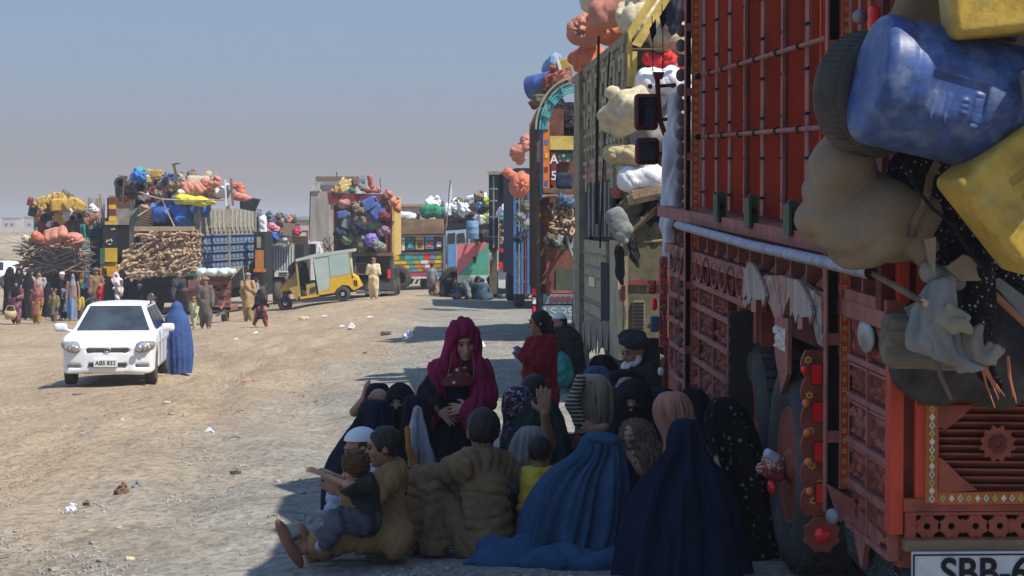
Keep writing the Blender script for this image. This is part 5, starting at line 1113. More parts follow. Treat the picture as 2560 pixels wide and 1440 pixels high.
    item('plank', 565, 483, 83.2, 66, (1.57, 1.5, 0), WHT, '', '', 0, (1, 1.2, 1.8), 'white board standing upright among the salmon sacks'); item('plank', 580, 480, 83.3, 68, (1.57, 1.5, 0), WOODD, '', '', 0, (1, 1.2, 2.2), 'dark wooden door standing upright beside the white board'); item('tub', 622, 510, 84, 52, (0, .2, 0), mat('tub_blue', (.06, .10, .14), rough=.5), '', '', 0, None, 'dark blue wash tub at the right end of the tallest load')
    item('bundle', 498, 462, 84, 70, (0, .4, 0), ROPE, 'straw-coloured', T, 7); item('bundle', 555, 478, 83.6, 40, (0, .4, 0), WHT, 'white', T, 7)
    heap(385, 470, 98, 20, 26, 84, [('bicycle', STEEL, 'grey'), ('bundle', KHD, 'dark olive'), ('charpoy', WOODD, 'dark'), ('tyre', RUB, 'black'), ('bundle', NAVY, 'navy'), ('bar', WOODD, 'dark')], T, 31, 34, 60)
    heap(420, 488, 80, 10, 14, 83.2, [('bundle', MAR, 'maroon'), ('bundle', GRYC, 'grey'), ('bundle', CNV, 'brown'), ('bundle', WHT, 'white')], T, 36, 26, 44)
    for k, (kd, x, y, s, m, c) in enumerate((('bundle', 342, 446, 44, mat('tarp_blue', (.03, .13, .42)), 'blue tarpaulin'), ('bundle', 352, 433, 26, mat('cloth_teal', (.03, .35, .28)), 'teal'), ('bundle', 362, 438, 24, WHT, 'white'), ('can', 392, 434, 28, YEL, 'yellow'), ('can', 376, 432, 22, YELL, 'cream'), ('can', 398, 446, 26, YEL, 'yellow'), ('can', 372, 450, 20, YELL, 'cream'), ('bundle', 420, 447, 36, BLUE, 'blue'), ('bundle', 404, 452, 34, CNV, 'brown'), ('charpoy', 440, 438, 58, KHD, 'dark'), ('bundle', 452, 448, 34, GRYW, 'grey'), ('tub', 415, 463, 46, WHT, 'white'), ('bundle', 430, 468, 36, CNV, 'brown'), ('tyre', 302, 458, 34, RUB, 'black'), ('bundle', 478, 448, 40, WOODD, 'brown'), ('tyre', 352, 470, 36, RUB, 'black'), ('charpoy', 310, 470, 60, WOODD, 'dark'), ('bundle', 330, 462, 36, KHD, 'dark olive'), ('bundle', 540, 452, 36, ORGP, 'salmon'))): item(kd, x, y, 83+k % 3*.5, s, (0, .5*k, 0), m, c, 'crowning the tallest load', k % 3)
    for k, (a, b) in enumerate((((405, 498), (345, 540)), ((405, 498), (440, 575)), ((405, 498), (560, 500)), ((405, 498), (350, 480)), ((566, 440), (566, 640)), ((545, 600), (566, 560)), ((548, 470), (548, 560)))): MB().tube([pt(*a, 82.9-.8*(k > 3)), pt((a[0]+b[0])/2, (a[1]+b[1])/2+2, 82.7-.8*(k > 3)), pt(*b, 82.9-.8*(k > 3))], .03, 5).build('lashing_rope', ROPE, rg.o) if 0 else None
    m_ = MB()
    for k, (a, b) in enumerate((((405, 498), (345, 540)), ((405, 498), (440, 575)), ((405, 498), (560, 500)), ((405, 498), (350, 480)))): m_ = MB().tube([rg.I @ pt(*a, 82.9), rg.I @ pt((a[0]+b[0])/2, (a[1]+b[1])/2+2, 82.7), rg.I @ pt(*b, 82.9)], .025, 5); rg.part('lashing_rope', m_, ROPE)
    # painted lorry front standing behind, left of it
    Y1 = 88; rg2 = Rig('painted_panel_lorry', 'lorry with orange, red and yellow striped crown and black side panel, behind the firewood lorry', 'truck', ((258-1280)/F*Y1, Y1, gz(-16, Y1)), 0, 0)
    f2 = lambda n, r, m, d=(0, .06), **k: face(rg2, n, r, m, 'y', d, **k)
    f2('crown_band', (272, 336, 492, 512), ORNP); f2('crown_band', (272, 290, 512, 522), YLW); f2('crown_band', (272, 290, 522, 540), MRN); f2('crown_band', (272, 290, 540, 552), YLW); f2('crown_panel', (290, 334, 512, 562), GRYW, (.05, .1)); f2('crown_edge', (272, 336, 488, 493), WOOD, (-.1, .1))
    f2('ledge', (262, 292, 553, 562), YPO, (-.1, .05)); bp = f2('black_panel', (257, 292, 563, 620), BLKB, (-.05, .05))
    m_ = MB()
    for pts in ([(266, 606), (268, 600), (272, 604), (276, 598), (281, 603)], [(277, 572), (281, 576), (284, 571), (287, 574)], [(270, 610), (275, 612), (280, 608)], [(279, 596), (279, 604)]):
        m_.tube([rg2.hit(*p, 'y', -.07) for p in pts], .022, 5)
    m_.build('painted_script', WHTP, bp, kind='stuff')
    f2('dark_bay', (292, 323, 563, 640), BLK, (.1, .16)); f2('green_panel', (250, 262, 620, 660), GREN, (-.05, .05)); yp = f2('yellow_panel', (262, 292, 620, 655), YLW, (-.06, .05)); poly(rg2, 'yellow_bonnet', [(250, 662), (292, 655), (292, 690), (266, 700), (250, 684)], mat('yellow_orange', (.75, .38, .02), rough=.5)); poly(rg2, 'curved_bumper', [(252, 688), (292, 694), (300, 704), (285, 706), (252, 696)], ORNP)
    poly(rg2, 'windscreen', [(256, 668), (266, 672), (268, 690), (256, 684)], GLS, 'y', (-.03, -.001)); rg2.part('load_bed', MB().box(.1, 1.3, .3, 6, .9, 4.6), BLKB); wheels(rg2, (.3, 1.9), .8, .5)
big_left()
def far_left():
    Y0 = 88; rg = Rig('brushwood_lorry', 'lorry with brushwood bulging from its rear, leftmost of the loaded lorries', 'truck', ((88-1280)/F*Y0, Y0, gz(-19, Y0)), -.12, 0)
    f = lambda n, r, m, d=(0, .06), **k: face(rg, n, r, m, 'y', d, **k)
    wd = rg.hit(207, 600, 'y', 0).x; fx = lambda n, r, m, d=(wd, wd+.05), **k: face(rg, n, r, m, 'x', d, **k)
    rg.part('load_bed', MB().box(.05, wd-.05, .6, 6, 1.1, rg.hit(100, 545, 'y', 0).z), BLKB); rg.part('chassis', MB().box(.4, wd-.4, .3, 7, .5, 1.1), BLK); wheels(rg, (.2, wd-.2), 1.2, .5); wheels(rg, (.2, wd-.2), 5.8, .5)
    z5, z6, z7, z8, z9 = [rg.hit(208, q, 'x', wd).z for q in (566, 598, 622, 650, 700)]
    for y in (0, 1.8, 3.6, 5.4): rg.part('side_post', MB().box(wd-.02, wd+.08, y, y+.09, .9, z5+.1), TEAL)
    sd_ = rg.part('lattice', MB().box(wd, wd+.05, 0, 5.5, z5-.06, z5), TEAL)
    for k in range(4): MB().box(wd, wd+.04, 0, 5.5, z6+(z5-z6)*k/4, z6+(z5-z6)*k/4+.05).build('lattice_bar', TEAL, sd_)
    for k in range(14): MB().box(wd+.04, wd+.06, k*.4, k*.4+.05, z6, z5).build('lattice_bar', TEAL, sd_)
    PT = pattern('painted_strip', (.08, .2, .2), [(.5, .38, .03), (.3, .04, .04)], 'blot', 2.2, .6, .42)
    rg.part('painted_board', MB().box(wd-.02, wd+.05, 0, 5.5, z7, z6-.02), PT); rg.part('painted_board', MB().box(wd-.02, wd+.05, 0, 5.5, z8, z7-.08), BLUP); rg.part('painted_board', MB().box(wd-.02, wd+.05, 0, 5.5, z9, z8-.1), PT); rg.part('side_rail', MB().box(wd, wd+.09, 0, 5.5, z7-.07, z7), TEAL); rg.part('side_rail', MB().box(wd, wd+.09, 0, 5.5, z8-.1, z8), WHI)
    f('tail_board', (88, 207, 660, 705), BLKB, (.1, .2)); f('rear_post', (200, 208, 560, 720), TEAL, (-.06, .05)); f('rear_post', (84, 92, 540, 700), TEAL, (-.06, .05)); f('corner_panel', (204, 222, 640, 720), BLUP, (-.04, .04)); f('back_lattice', (90, 205, 545, 640), BLKB, (.3, .35)); poly(rg, 'side_ornament', [(200, 680), (207, 672), (209, 705), (203, 714), (198, 700)], YLW, 'y', (-.1, -.065))
    r = random.Random(41); m_ = MB(); m2 = MB()
    for k in range(330):
        x, y = 70+r.random()*132, 612+r.random()*66; 
        if (x < 95 and y > 655): continue
        a = pt(x, y, 87.2+r.uniform(-.5, .5)); L_ = r.uniform(.25, .8); th = r.uniform(-.9, .9); d = Vector((math.cos(th), r.uniform(-.5, .5), math.sin(th))).normalized()*L_; q = Vector((r.uniform(-.12, .12), 0, r.uniform(-.12, .12)))
        (m_ if k % 2 else m2).tube([a-d, a+q*.6, a+d*.6+q, a+d], [.03, .035, .025, .012], 5)
    m_.build('brushwood', mat('brush_a', (.34, .27, .21), var=.4), None, label='tangle of grey brushwood bulging from the leftmost lorry', cat='brushwood', kind='stuff'); m2.build('brushwood', mat('brush_b', (.20, .145, .11), var=.4), None, label='darker brown twigs mixed into the leftmost lorry brushwood', cat='brushwood', kind='stuff')
    T = 'on the leftmost lorry'
    item('flat', 140, 588, 86.2, 60, (.9, -.25, 0), ORGP, '', '', 1, (1, 1, 1.4), 'salmon sack with crossed cords, middle of three above the brushwood'); item('star', 184, 599, 86.6, 56, (0, .1, 0), ORGP, '', '', 2, (1, .9, .8), 'salmon sack tied like a pumpkin, right of three above the brushwood'); item('sack', 98, 596, 86.8, 48, (0, .5, 0), ORG, '', '', 3, (1, 1, 1), 'orange sack, left of three above the brushwood')
    item('sack', 228, 545, 88, 46, (0, -.8, 0), ORGP, 'salmon', T, 4); item('sack', 98, 540, 87.5, 34, (0, -1.1, 0), ORGP, 'salmon', T, 2); item('bundle', 66, 600, 87, 26, (0, 0, 0), CNVL, 'cream', T, 2)
    heap(146, 512, 66, 22, 26, 87.8, [('can', YEL, 'yellow'), ('can', YEL, 'yellow'), ('can', YELL, 'cream'), ('can', YEL, 'yellow'), ('bundle', KHD, 'dark olive')], 'crowning the leftmost load', 42, 22, 34)
    for k, (x, y, s, a) in enumerate(((140, 495, 30, .1), (150, 512, 48, 1.5), (175, 508, 34, 1.0), (196, 512, 32, .4), (104, 500, 26, 1.2), (128, 500, 24, .4), (204, 515, 26, .4), (152, 490, 22, .1))): item('can', x, y, 86.9, s, (0, a, .4), YEL, 'bright yellow', 'crowning the leftmost load', 0)
    item('can', 76, 503, 87, 22, (0, .2, 0), MAR, 'maroon', T); item('can', 82, 526, 87, 30, (0, .2, 0), BLKB, 'black', T)
    for k, (kd, x, y, s, m, c) in enumerate((('can', 143, 540, 30, YEL, 'yellow'), ('can', 158, 552, 26, YEL, 'yellow'), ('bundle', 165, 533, 34, WHT, 'white'), ('tyre', 180, 547, 26, RUB, 'black'), ('tyre', 198, 540, 22, RUB, 'black'), ('bundle', 172, 568, 24, KHD, 'dark olive'), ('bundle', 120, 545, 30, BLKP, 'black'), ('bundle', 106, 562, 28, MAR, 'maroon'), ('bundle', 124, 560, 22, WHT, 'white'), ('bundle', 130, 530, 30, KHD, 'dark olive'), ('charpoy', 130, 520, 60, WOODD, 'dark'), ('bundle', 232, 523, 24, WHT, 'white'), ('bundle', 210, 530, 28, GRYC, 'grey'), ('bar', 95, 530, 50, WOODD, 'dark'))): item(kd, x, y, 87.3, s, (0, .6*k, 0), m, c, 'midway up the leftmost load', k % 3)
    for k in range(9): x = 216+k*5.5; item('bar', x, 535-(k*7) % 13, 88.5, 58+(k*11) % 26, (0, 1.52+((k*5) % 7-3)*.02, 0), WOOD if k % 2 else mat('slat_pale', (.38, .34, .27)), 'upright', 'behind the leftmost load', 0)
far_left()
def middle():
    # small lorries between the tallest load and the auto rickshaw
    Y0 = 90; rg = Rig('white_grille_lorry', 'small lorry with a white slatted grille front, behind the auto rickshaw', 'truck', ((672-1280)/F*Y0, Y0, gz(-10, Y0)), 0, 0)
    f = lambda n, r, m, d=(0, .06), **k: face(rg, n, r, m, 'y', d, **k)
    f('dark_front', (650, 760, 612, 735), BLKB, (.1, 3)); gr = f('grille_frame', (682, 736, 608, 676), GRYW, (-.04, .02))
    for k in range(8): f('grille_slat', (685+k*6.4, 688+k*6.4, 612, 674), WHI, (-.1, -.05), parent=gr)
    b = f('bumper_board', (686, 720, 676, 692), WHI, (-.1, 0)); f('board_stripe', (697, 719, 681, 684), BLKB, (-.115, -.101), parent=b); f('board_stripe', (697, 719, 687, 689), BLKB, (-.115, -.101), parent=b); f('chassis', (655, 740, 700, 728), KHD, (.0, .5)); wheels(rg, (.3, 1.4), .5, .5)
    f('side_grid', (655, 685, 610, 640), STEEL, (-.02, .02))
    Y0 = 86; rg = Rig('orange_door_lorry', 'lorry tail with an orange door just right of the tallest lorry', 'truck', ((634-1280)/F*Y0, Y0, gz(-10, Y0)), 0, 0)
    f = lambda n, r, m, d=(0, .06), **k: face(rg, n, r, m, 'y', d, **k)
    f('orange_door', (638, 659, 625, 672), mat('orange_rust', (.45, .18, .03), rough=.6, var=.2, dust=.2)); f('door_window', (642, 652, 592, 620), GRYW, (.05, .1)); f('load_bed', (634, 662, 580, 740), BLKB, (.15, 3)); f('tail_rail', (634, 664, 672, 680), ORNP); wheels(rg, (.3, .9), .5, .5)
    Y0 = 92; rg = Rig('brown_slat_trailer', 'trailer with brown slatted side standing behind the auto rickshaw roof', 'trailer', ((735-1280)/F*Y0, Y0, gz(-9, Y0)), 0, 0)
    f = lambda n, r, m, d=(0, .06), **k: face(rg, n, r, m, 'y', d, **k)
    f('side_post', (733, 737, 585, 735), BRND); f('side_post', (766, 770, 580, 735), BRND); f('top_rail', (733, 770, 576, 581), BRND)
    for k in range(7): f('slat', (735, 768, 590+k*7, 594+k*7), BRND, (-.05, 0))
    f('inner', (737, 766, 590, 640), BLKB, (.5, .6)); f('load_bed', (733, 772, 640, 660), WOODD, (0, 3)); wheels(rg, (.2, .5), .5, .45)
    Y0 = 93; rg = Rig('dark_window_van', 'dark van body with a white pillar, left of the concrete tower', 'van', ((775-1280)/F*Y0, Y0, gz(-8, Y0)), 0, 0)
    f = lambda n, r, m, d=(0, .06), **k: face(rg, n, r, m, 'y', d, **k)
    f('body', (771, 795, 606, 700), WHI, (0, 2.5)); f('window', (775, 790, 610, 640), GLS, (-.03, -.001)); wheels(rg, (.2,), .5, .4)
    T = 'behind the rickshaw'
    for k, (kd, x, y, s, m, c) in enumerate((('bundle', 676, 596, 40, mat('tarp_blue', (.03, .13, .42)), 'bright blue'), ('sack', 662, 577, 36, ORG, 'orange'), ('sack', 686, 570, 36, mat('cloth_pink', (.6, .2, .25)), 'pink'), ('box', 716, 580, 30, mat('cardboard', (.28, .21, .13)), 'cardboard'), ('bundle', 740, 580, 24, mat('cloth_crimson', (.45, .04, .09)), 'crimson'), ('flat', 658, 566, 54, WHT, 'white'), ('bundle', 703, 580, 22, GRYC, 'grey'), ('bundle', 713, 600, 22, WHT, 'white'), ('bundle', 655, 600, 26, GRPL, 'blue-grey'), ('box', 722, 566, 26, mat('cardboard', (.28, .21, .13)), 'cardboard'))): item(kd, x, y, 89.5, s, (0, .3*k if kd != 'box' else .1, 0), m, c, T, k % 3)
    heap(656, 545, 24, 12, 22, 95, [('bundle', mat('bag_steel', (.09, .12, .17), rough=.6), 'steel-blue'), ('bundle', GREY, 'dark grey')], 'right of the tallest load', 51, 18, 28)
    heap(705, 548, 34, 10, 22, 96, [('bundle', ORGP, 'salmon'), ('bundle', KHD, 'dark olive'), ('bundle', GRYC, 'grey'), ('bundle', CNV, 'brown')], 'on the pile left of the tower', 52, 14, 22)
    # concrete tower
    Y0 = 130; rg = Rig('concrete_tower', 'weathered concrete stair tower with a flat roof slab behind the middle lorries', 'building', ((775-1280)/F*Y0, Y0, gz(-12, Y0)), 0, 0)
    f = lambda n, r, m, d=(0, .06), **k: face(rg, n, r, m, 'y', d, **k)
    CO = mat('concrete', (.42, .38, .32), rough=.95, var=.3, scale=1.2, bump=.4, dust=.15, stretch=(1, 1, .3)); CO2 = mat('concrete_dark', (.27, .25, .215), rough=.95, var=.4, scale=1.2, bump=.4, stretch=(1.5, 1.5, .25))
    f('lower_block', (775, 822, 478, 720), CO2, (-1.2, 4)); f('upper_block', (800, 893, 462, 720), CO, (0, 4)); f('neck', (802, 890, 452, 462), WHI, (-.05, 3.9)); f('roof_slab', (789, 897, 441, 449), WOODD, (-.6, 4.6)); f('roof_edge', (789, 897, 449, 452), CO, (-.4, 4.4)); f('parapet', (778, 800, 474, 478), CO, (-1.3, 0))
    m_ = MB().tube([rg.hit(780, 478, 'y', -.9), rg.hit(783, 462, 'y', -.9), rg.hit(793, 452, 'y', -.6)], .03, 5).tube([rg.hit(784, 478, 'y', -.9), rg.hit(786, 466, 'y', -.9), rg.hit(797, 454, 'y', -.6)], .03, 5); rg.part('ladder', m_, STEEL); rg.part('cable', MB().tube([rg.hit(776, 480, 'y', -1.3), rg.hit(773, 600, 'y', -1.3)], .03, 5), BLK); rg.part('aerial', MB().tube([rg.hit(842, 442, 'y', 1), rg.hit(842, 430, 'y', 1)], .03, 5), BLK)
    # low brick wall building
    Y0 = 140; rg = Rig('brick_building', 'low pale brick building whose parapet shows above the far loads', 'building', ((1000-1280)/F*Y0, Y0, gz(-6, Y0)), 0, 0)
    BR = mat('pale_brick', (.46, .41, .33), rough=.95, var=.3, scale=3, bump=.5); wl = face(rg, 'wall', (1000, 1085, 516, 700), BR, 'y', (0, 4)); face(rg, 'coping', (996, 1088, 510, 516), WOOD, 'y', (-.2, 4.2))
    for k in range(4):
        for i in range(9): face(rg, 'brick_course', (1002+i*9.2+(k % 2)*3, 1009+i*9.2+(k % 2)*3, 519+k*4, 521.6+k*4), BR, 'y', (-.06, -.001), wl)
    face(rg, 'window', (1038, 1050, 532, 548), BLK, 'y', (-.05, -.001))
    Y0 = 150; rg = Rig('white_building', 'long low white building just right of the mound of blue bundles', 'building', ((700-1280)/F*Y0, Y0, gz(-15, Y0)), 0, 0); face(rg, 'wall', (722, 778, 553, 600), mat('mudwall', (.46, .41, .35)), 'y', (0, 4)); face(rg, 'roof', (720, 780, 549, 553), WOODD, 'y', (-.1, 4.1))
    # maroon-board lorry
    Y0 = 83; rg = Rig('maroon_crown_lorry', 'lorry with a plain maroon crown board and blue cans crammed in its rear', 'truck', ((832-1280)/F*Y0, Y0, gz(-6.5, Y0)), 0, 0)
    f = lambda n, r, m, d=(0, .06), **k: face(rg, n, r, m, 'y', d, **k)
    poly(rg, 'crown_board', [(818, 482), (980, 486), (978, 510), (900, 503), (850, 506), (822, 512)], MRN, 'y', (-.5, -.4)); 
    for a, b in ((834, 842), (964, 970), (974, 980)): f('rear_post', (a, b, 512, 640), MRN, (-.05, .05))
    f('load_bed', (840, 972, 505, 640), BLK, (.9, 5)); f('tail_board', (836, 980, 610, 700), BLKB, (.3, .9)); f('chassis', (836, 980, 680, 720), BLK, (.3, 6)); f('side_board', (980, 986, 490, 640), YPO, (0, 5)); wheels(rg, (.4, 1.9), 1.3, .5)
    T = 'in the maroon-crowned lorry'
    for k, (kd, x, y, s, m, c, a) in enumerate((('can', 925, 508, 44, BLUE, 'blue', 1.1), ('can', 945, 528, 42, BLUE, 'blue', .8), ('can', 918, 540, 44, GREY, 'grey-blue', .1), ('can', 940, 548, 34, BLUE, 'blue', .0), ('can', 857, 536, 28, BLUE, 'blue', 1.4), ('can', 866, 555, 34, GREY, 'grey-blue', .3), ('can', 870, 540, 18, WHT, 'white', .1), ('sack', 870, 505, 56, pattern('check_red', (.35, .05, .06), [(.5, .35, .3)], 'wave', 10, .8, .5), 'red checked', -.3), ('bundle', 896, 525, 36, CNV, 'brown', 0), ('bundle', 895, 550, 40, CNV, 'brown', 1), ('bundle', 905, 555, 18, ORGP, 'salmon', 1), ('sack', 936, 565, 44, mat('cloth_dullgreen', (.14, .22, .10)), 'dull green', .1), ('bundle', 890, 572, 44, NAVY, 'navy', 0), ('bundle', 858, 585, 40, NAVY, 'navy', 0), ('star', 930, 600, 42, mat('cloth_violet', (.22, .16, .48), var=.5, scale=14), 'violet', 0), ('bundle', 898, 602, 34, GREY, 'dark grey', 0), ('bundle', 872, 600, 30, mat('cloth_dullgreen', (.14, .22, .10)), 'dull green', 0), ('bundle', 958, 540, 30, MAR, 'maroon', 0), ('bundle', 955, 580, 34, mat('cloth_mauve', (.25, .14, .22)), 'mauve', 0), ('bundle', 908, 615, 40, KHD, 'dark olive', 0), ('bundle', 945, 617, 34, GRYC, 'grey', 0))): item(kd, x, y, 82.4+.1*(k % 4), s, (0, a, .3), m, c, T, k % 3)
    T = 'on the maroon crown board'
    for k, (kd, x, y, s, m, c, a) in enumerate((('can', 842, 473, 18, YEL, 'yellow', 0), ('can', 857, 455, 24, YELL, 'dull yellow', .6), ('can', 870, 458, 26, YELL, 'dull yellow', 1.2), ('can', 880, 462, 24, YEL, 'yellow', .2), ('can', 862, 470, 24, YELL, 'dull yellow', 1.1), ('bundle', 878, 477, 18, GREN, 'green', 0), ('can', 888, 452, 20, WOODD, 'brown', 0), ('can', 902, 452, 30, GREY, 'grey', .2), ('bundle', 905, 470, 22, GRYC, 'grey', 0), ('flat', 927, 455, 36, mat('sack_rose', (.45, .13, .12)), 'dark rose', 1.4), ('flat', 930, 474, 44, ORGP, 'salmon', .1), ('can', 922, 478, 16, YEL, 'yellow', 1.5), ('bundle', 968, 488, 26, ORGP, 'salmon', 0), ('bundle', 985, 505, 30, ORGP, 'salmon', .4), ('bundle', 990, 520, 24, ORG, 'orange', .4), ('bundle', 828, 480, 16, ORGP, 'salmon', 0), ('bar', 951, 462, 34, MRN, 'maroon', 1.5))): item(kd, x, y, 82.5+.1*(k % 4), s, (0, a, .3), m, c, T, k % 3)
    r = random.Random(61)
    for k in range(14): item('bar', 790+r.random()*45, 600+r.random()*50, 84+r.random(), 26+r.random()*20, (0, r.uniform(.3, 2.6), r.uniform(-.5, .5)), (WOOD, BRND, GRYW)[k % 3], ('pale', 'brown', 'grey')[k % 3], 'in the scrap left of the maroon lorry', 0)
    # dark pickup bed
    Y0 = 83; rg = Rig('pickup_van', 'dark open-backed pickup van right behind the auto rickshaw', 'pickup', ((905-1280)/F*Y0, Y0, gz(-5.5, Y0)), 0, 0)
    f = lambda n, r, m, d=(0, .06), **k: face(rg, n, r, m, 'y', d, **k); DG = mat('pickup_green', (.04, .055, .05), rough=.5, var=.3, dust=.25)
    f('canopy_roof', (868, 983, 632, 640), WOODD, (-.1, 3)); f('canopy_side', (876, 890, 640, 700), DG, (0, .1)); f('canopy_post', (975, 983, 640, 730), DG, (-.06, .06)); f('cab_wall', (885, 978, 640, 700), BLK, (1.8, 1.9)); f('tailgate', (892, 985, 706, 725), DG, (-.08, 0)); f('bumper', (890, 985, 728, 734), STEEL, (-.15, -.05)); f('load_bed', (888, 983, 700, 722), BLKB, (0, 3)); f('tail_light', (969, 976, 674, 696), LAMPR, (-.09, -.061)); f('cab', (888, 978, 645, 722), DG, (3, 4.6)); wheels(rg, (.2, 1.15), .7, .34, .2); wheels(rg, (.2, 1.15), 3.4, .34, .2)
    item('charpoy', 915, 672, 82.6, 56, (1.3, 0, 0), WOODD, '', '', 0, None, 'dark slatted frame leaning in the open back of the pickup')
    # brightly painted lorry
    Y0 = 95; rg = Rig('painted_side_lorry', 'brightly painted lorry seen side-on with floral panels and pale blue cab', 'truck', ((985-1280)/F*Y0, Y0, gz(-3.5, Y0)), .0, 0)
    f = lambda n, r, m, d=(0, .06), **k: face(rg, n, r, m, 'y', d, **k)
    f('load_bed', (986, 1112, 590, 690), BLKB, (.1, 2.3)); poly(rg, 'rainbow_side', [(984, 636), (1112, 628), (1112, 692), (1020, 698), (1010, 672), (984, 672)], GRYW, 'y', (-.02, .08))
    cols = [WHI, GREN, YPO, mat('sky_blue', (.12, .30, .55)), MRN, ORNP]; 
    for k in range(5): bx = f('painted_square', (991+k*24, 1012+k*24, 594-k*1.2, 626-k*1.2), cols[k], (-.03, .02)); f('square_motif', (996+k*24, 1007+k*24, 608-k, 621-k), cols[(k+2) % 6], (-.045, -.031), parent=bx)
    for k, y in enumerate((588, 601, 630)): f('side_rail', (984, 1116, y, y+3), (WOODD, BLKB, MRN)[k], (-.09, -.05))
    r = random.Random(71); pal = [YLW, ORNP, GREN, TEAL, mat('magenta', (.5, .04, .15)), mat('lime', (.3, .42, .05)), WHI, mat('sky_blue', (.12, .30, .55)), LAMPR]
    for j, (y0, y1) in enumerate(((636, 650), (653, 661), (664, 672), (675, 680), (684, 690))):
        x = 986 if j < 3 else 1018
        while x < 1104: w_ = r.uniform(9, 20); f('painted_panel', (x, min(x+w_, 1110), y0-(x-985)*.03, y1-(x-985)*.03), pal[r.randrange(len(pal))], (-.05, -.021)); x += w_+1
    f('skirt_edge', (1018, 1115, 692, 696), WHI, (-.08, 0)); f('end_post', (1108, 1114, 590, 700), GRPL, (-.1, 0))
    for k in range(7): poly(rg, 'hanging_chevron', [(1030+k*12, 698), (1036+k*12, 698), (1030+k*12, 710), (1024+k*12, 710)], KHD, 'y', (.3, .35))
    LB = mat('pale_blue', (.28, .45, .55), rough=.5, var=.2, dust=.1); cb = poly(rg, 'cab', [(1115, 578), (1165, 574), (1172, 600), (1168, 650), (1150, 680), (1118, 690)], LB, 'y', (0, 2.2)); poly(rg, 'cab_door', [(1120, 612), (1140, 610), (1140, 668), (1120, 672)], mat('sky_blue', (.12, .30, .55)), 'y', (-.03, -.001)); poly(rg, 'side_window', [(1120, 584), (1138, 582), (1138, 608), (1120, 610)], GLS, 'y', (-.03, -.001)); poly(rg, 'quarter_window', [(1143, 584), (1160, 582), (1164, 604), (1143, 607)], GLS, 'y', (-.03, -.001)); f('mirror', (1166, 1171, 598, 612), BLK, (-.2, -.1)); f('front_bumper', (1116, 1168, 682, 690), MRN, (-.1, 2.3))
    for x in (1000, 1134):
        c = rg.hit(x, 712, 'y', 0); 
        for yy in (.0, 1.9): t = rg.part('tyre', MB().lathe([(.26, -.13), (.42, -.15), (.5, -.1), (.5, .1), (.42, .15), (.26, .13), (.26, -.13)], (0, 0, 0), 'y', 26), RUB); t.location = (c.x, yy, .5); MB().lathe([(.28, -.1), (.2, -.03), (.1, -.1), (.001, -.1)], (0, 0, 0), 'y', 18).build('rim', STEEL, t)
    # pink and green board: tail of a parked van
    Y0 = 92; rg = Rig('two_colour_truck_box', 'van box with a pink triangle over green on its end board', 'van', ((1142-1280)/F*Y0, Y0, gz(-2, Y0)), 0, 0)
    bd = poly(rg, 'end_board', [(1142, 612), (1223, 606), (1223, 712), (1143, 712)], PINKB, 'y', (0, 2.0)); poly(rg, 'green_half', [(1222, 607), (1222, 690), (1145, 690), (1152, 680)], GRNBD, 'y', (-.012, -.002), bd); poly(rg, 'pale_skirt', [(1144, 688), (1223, 688), (1223, 711), (1144, 711)], PALEG, 'y', (-.02, -.013), bd)
    m_ = MB(); 
    for a, b in (((1182, 644), (1191, 654)), ((1191, 644), (1183, 655)), ((1184, 642), (1190, 648)), ((1188, 650), (1190, 656))): m_.tube([rg.hit(*a, 'y', -.02), rg.hit(*b, 'y', -.02)], .03, 5)
    m_.build('black_mark', BLKB, bd, kind='stuff'); wheels(rg, (.2, 1.0), .8, .35, .2)
    # heaps behind
    Yb = 100; T = 'in the long skyline heap'
    item('box', 1055, 566, 96, 98, (0, -.02, 0), mat('wicker_brown', (.25, .15, .08), var=.4, scale=3), '', '', 0, (1.1, .6, .62), 'large brown hamper above the painted side lorry'); item('sack', 1078, 528, 96, 56, (0, -.1, 0), mat('tarp_green', (.02, .20, .10)), '', '', 2, (1, 1, 1.2), 'dark green tarpaulin above the brown hamper')
    item('bundle', 1086, 512, 97, 40, (0, 0, 0), WHT, 'white', T, 1); item('flat', 1010, 540, 97, 60, (0, .1, 0), WHT, 'white', T, 2)
    heap(1150, 532, 50, 20, 56, Yb, [('bundle', KHD, 'dark olive'), ('bundle', CNV, 'brown'), ('bundle', GRYC, 'grey'), ('bundle', WHT, 'white'), ('bundle', MAR, 'maroon'), ('bar', WOODD, 'dark'), ('bundle', NAVY, 'navy')], T, 81, 24, 42)
    heap(1205, 520, 18, 38, 26, 92, [('bundle', WHT, 'white'), ('bundle', BLKP, 'black'), ('bundle', CNV, 'brown'), ('bundle', BLUL, 'light blue'), ('bundle', mat('lime', (.3, .42, .05)), 'lime')], 'beside the open dark door', 82, 20, 34)
    heap(1200, 590, 20, 14, 10, 91, [('log', WOODD, 'dark'), ('bundle', BLKP, 'black'), ('bar', WOOD, 'pale')], 'beside the open dark door', 83, 24, 40)
    item('drum', 1181, 575, 90, 46, (0, 0, 0), BLUL, 'light blue', T); item('bundle', 1200, 490, 92, 26, (0, 0, 0), CNV, 'brown', 'at the top beside the open dark door', 1); item('flat', 1180, 494, 93, 34, (0, -.2, 0), WHT, 'white', 'at the top beside the open dark door', 2)
    fl = thing('white_flag', 'white flag on a thin pole above the far loads', 'flag', pt(1116, 512, 98)); b = fl.location
    MB().tube([(0, 0, -1), tuple(pt(1126, 450, 98)-b)], .025, 6).build('pole', WOODD, fl); q = [pt(*p, 98)-b for p in ((1125, 453), (1129, 462), (1130, 490), (1127, 506), (1122, 510), (1119, 494), (1122, 470))]
    MB().add(q+[p+Vector((0, .05, 0)) for p in q], [tuple(range(7)), tuple(range(13, 6, -1))]+[(i, (i+1) % 7, 7+(i+1) % 7, 7+i) for i in range(7)]).build('cloth', WHT, fl)
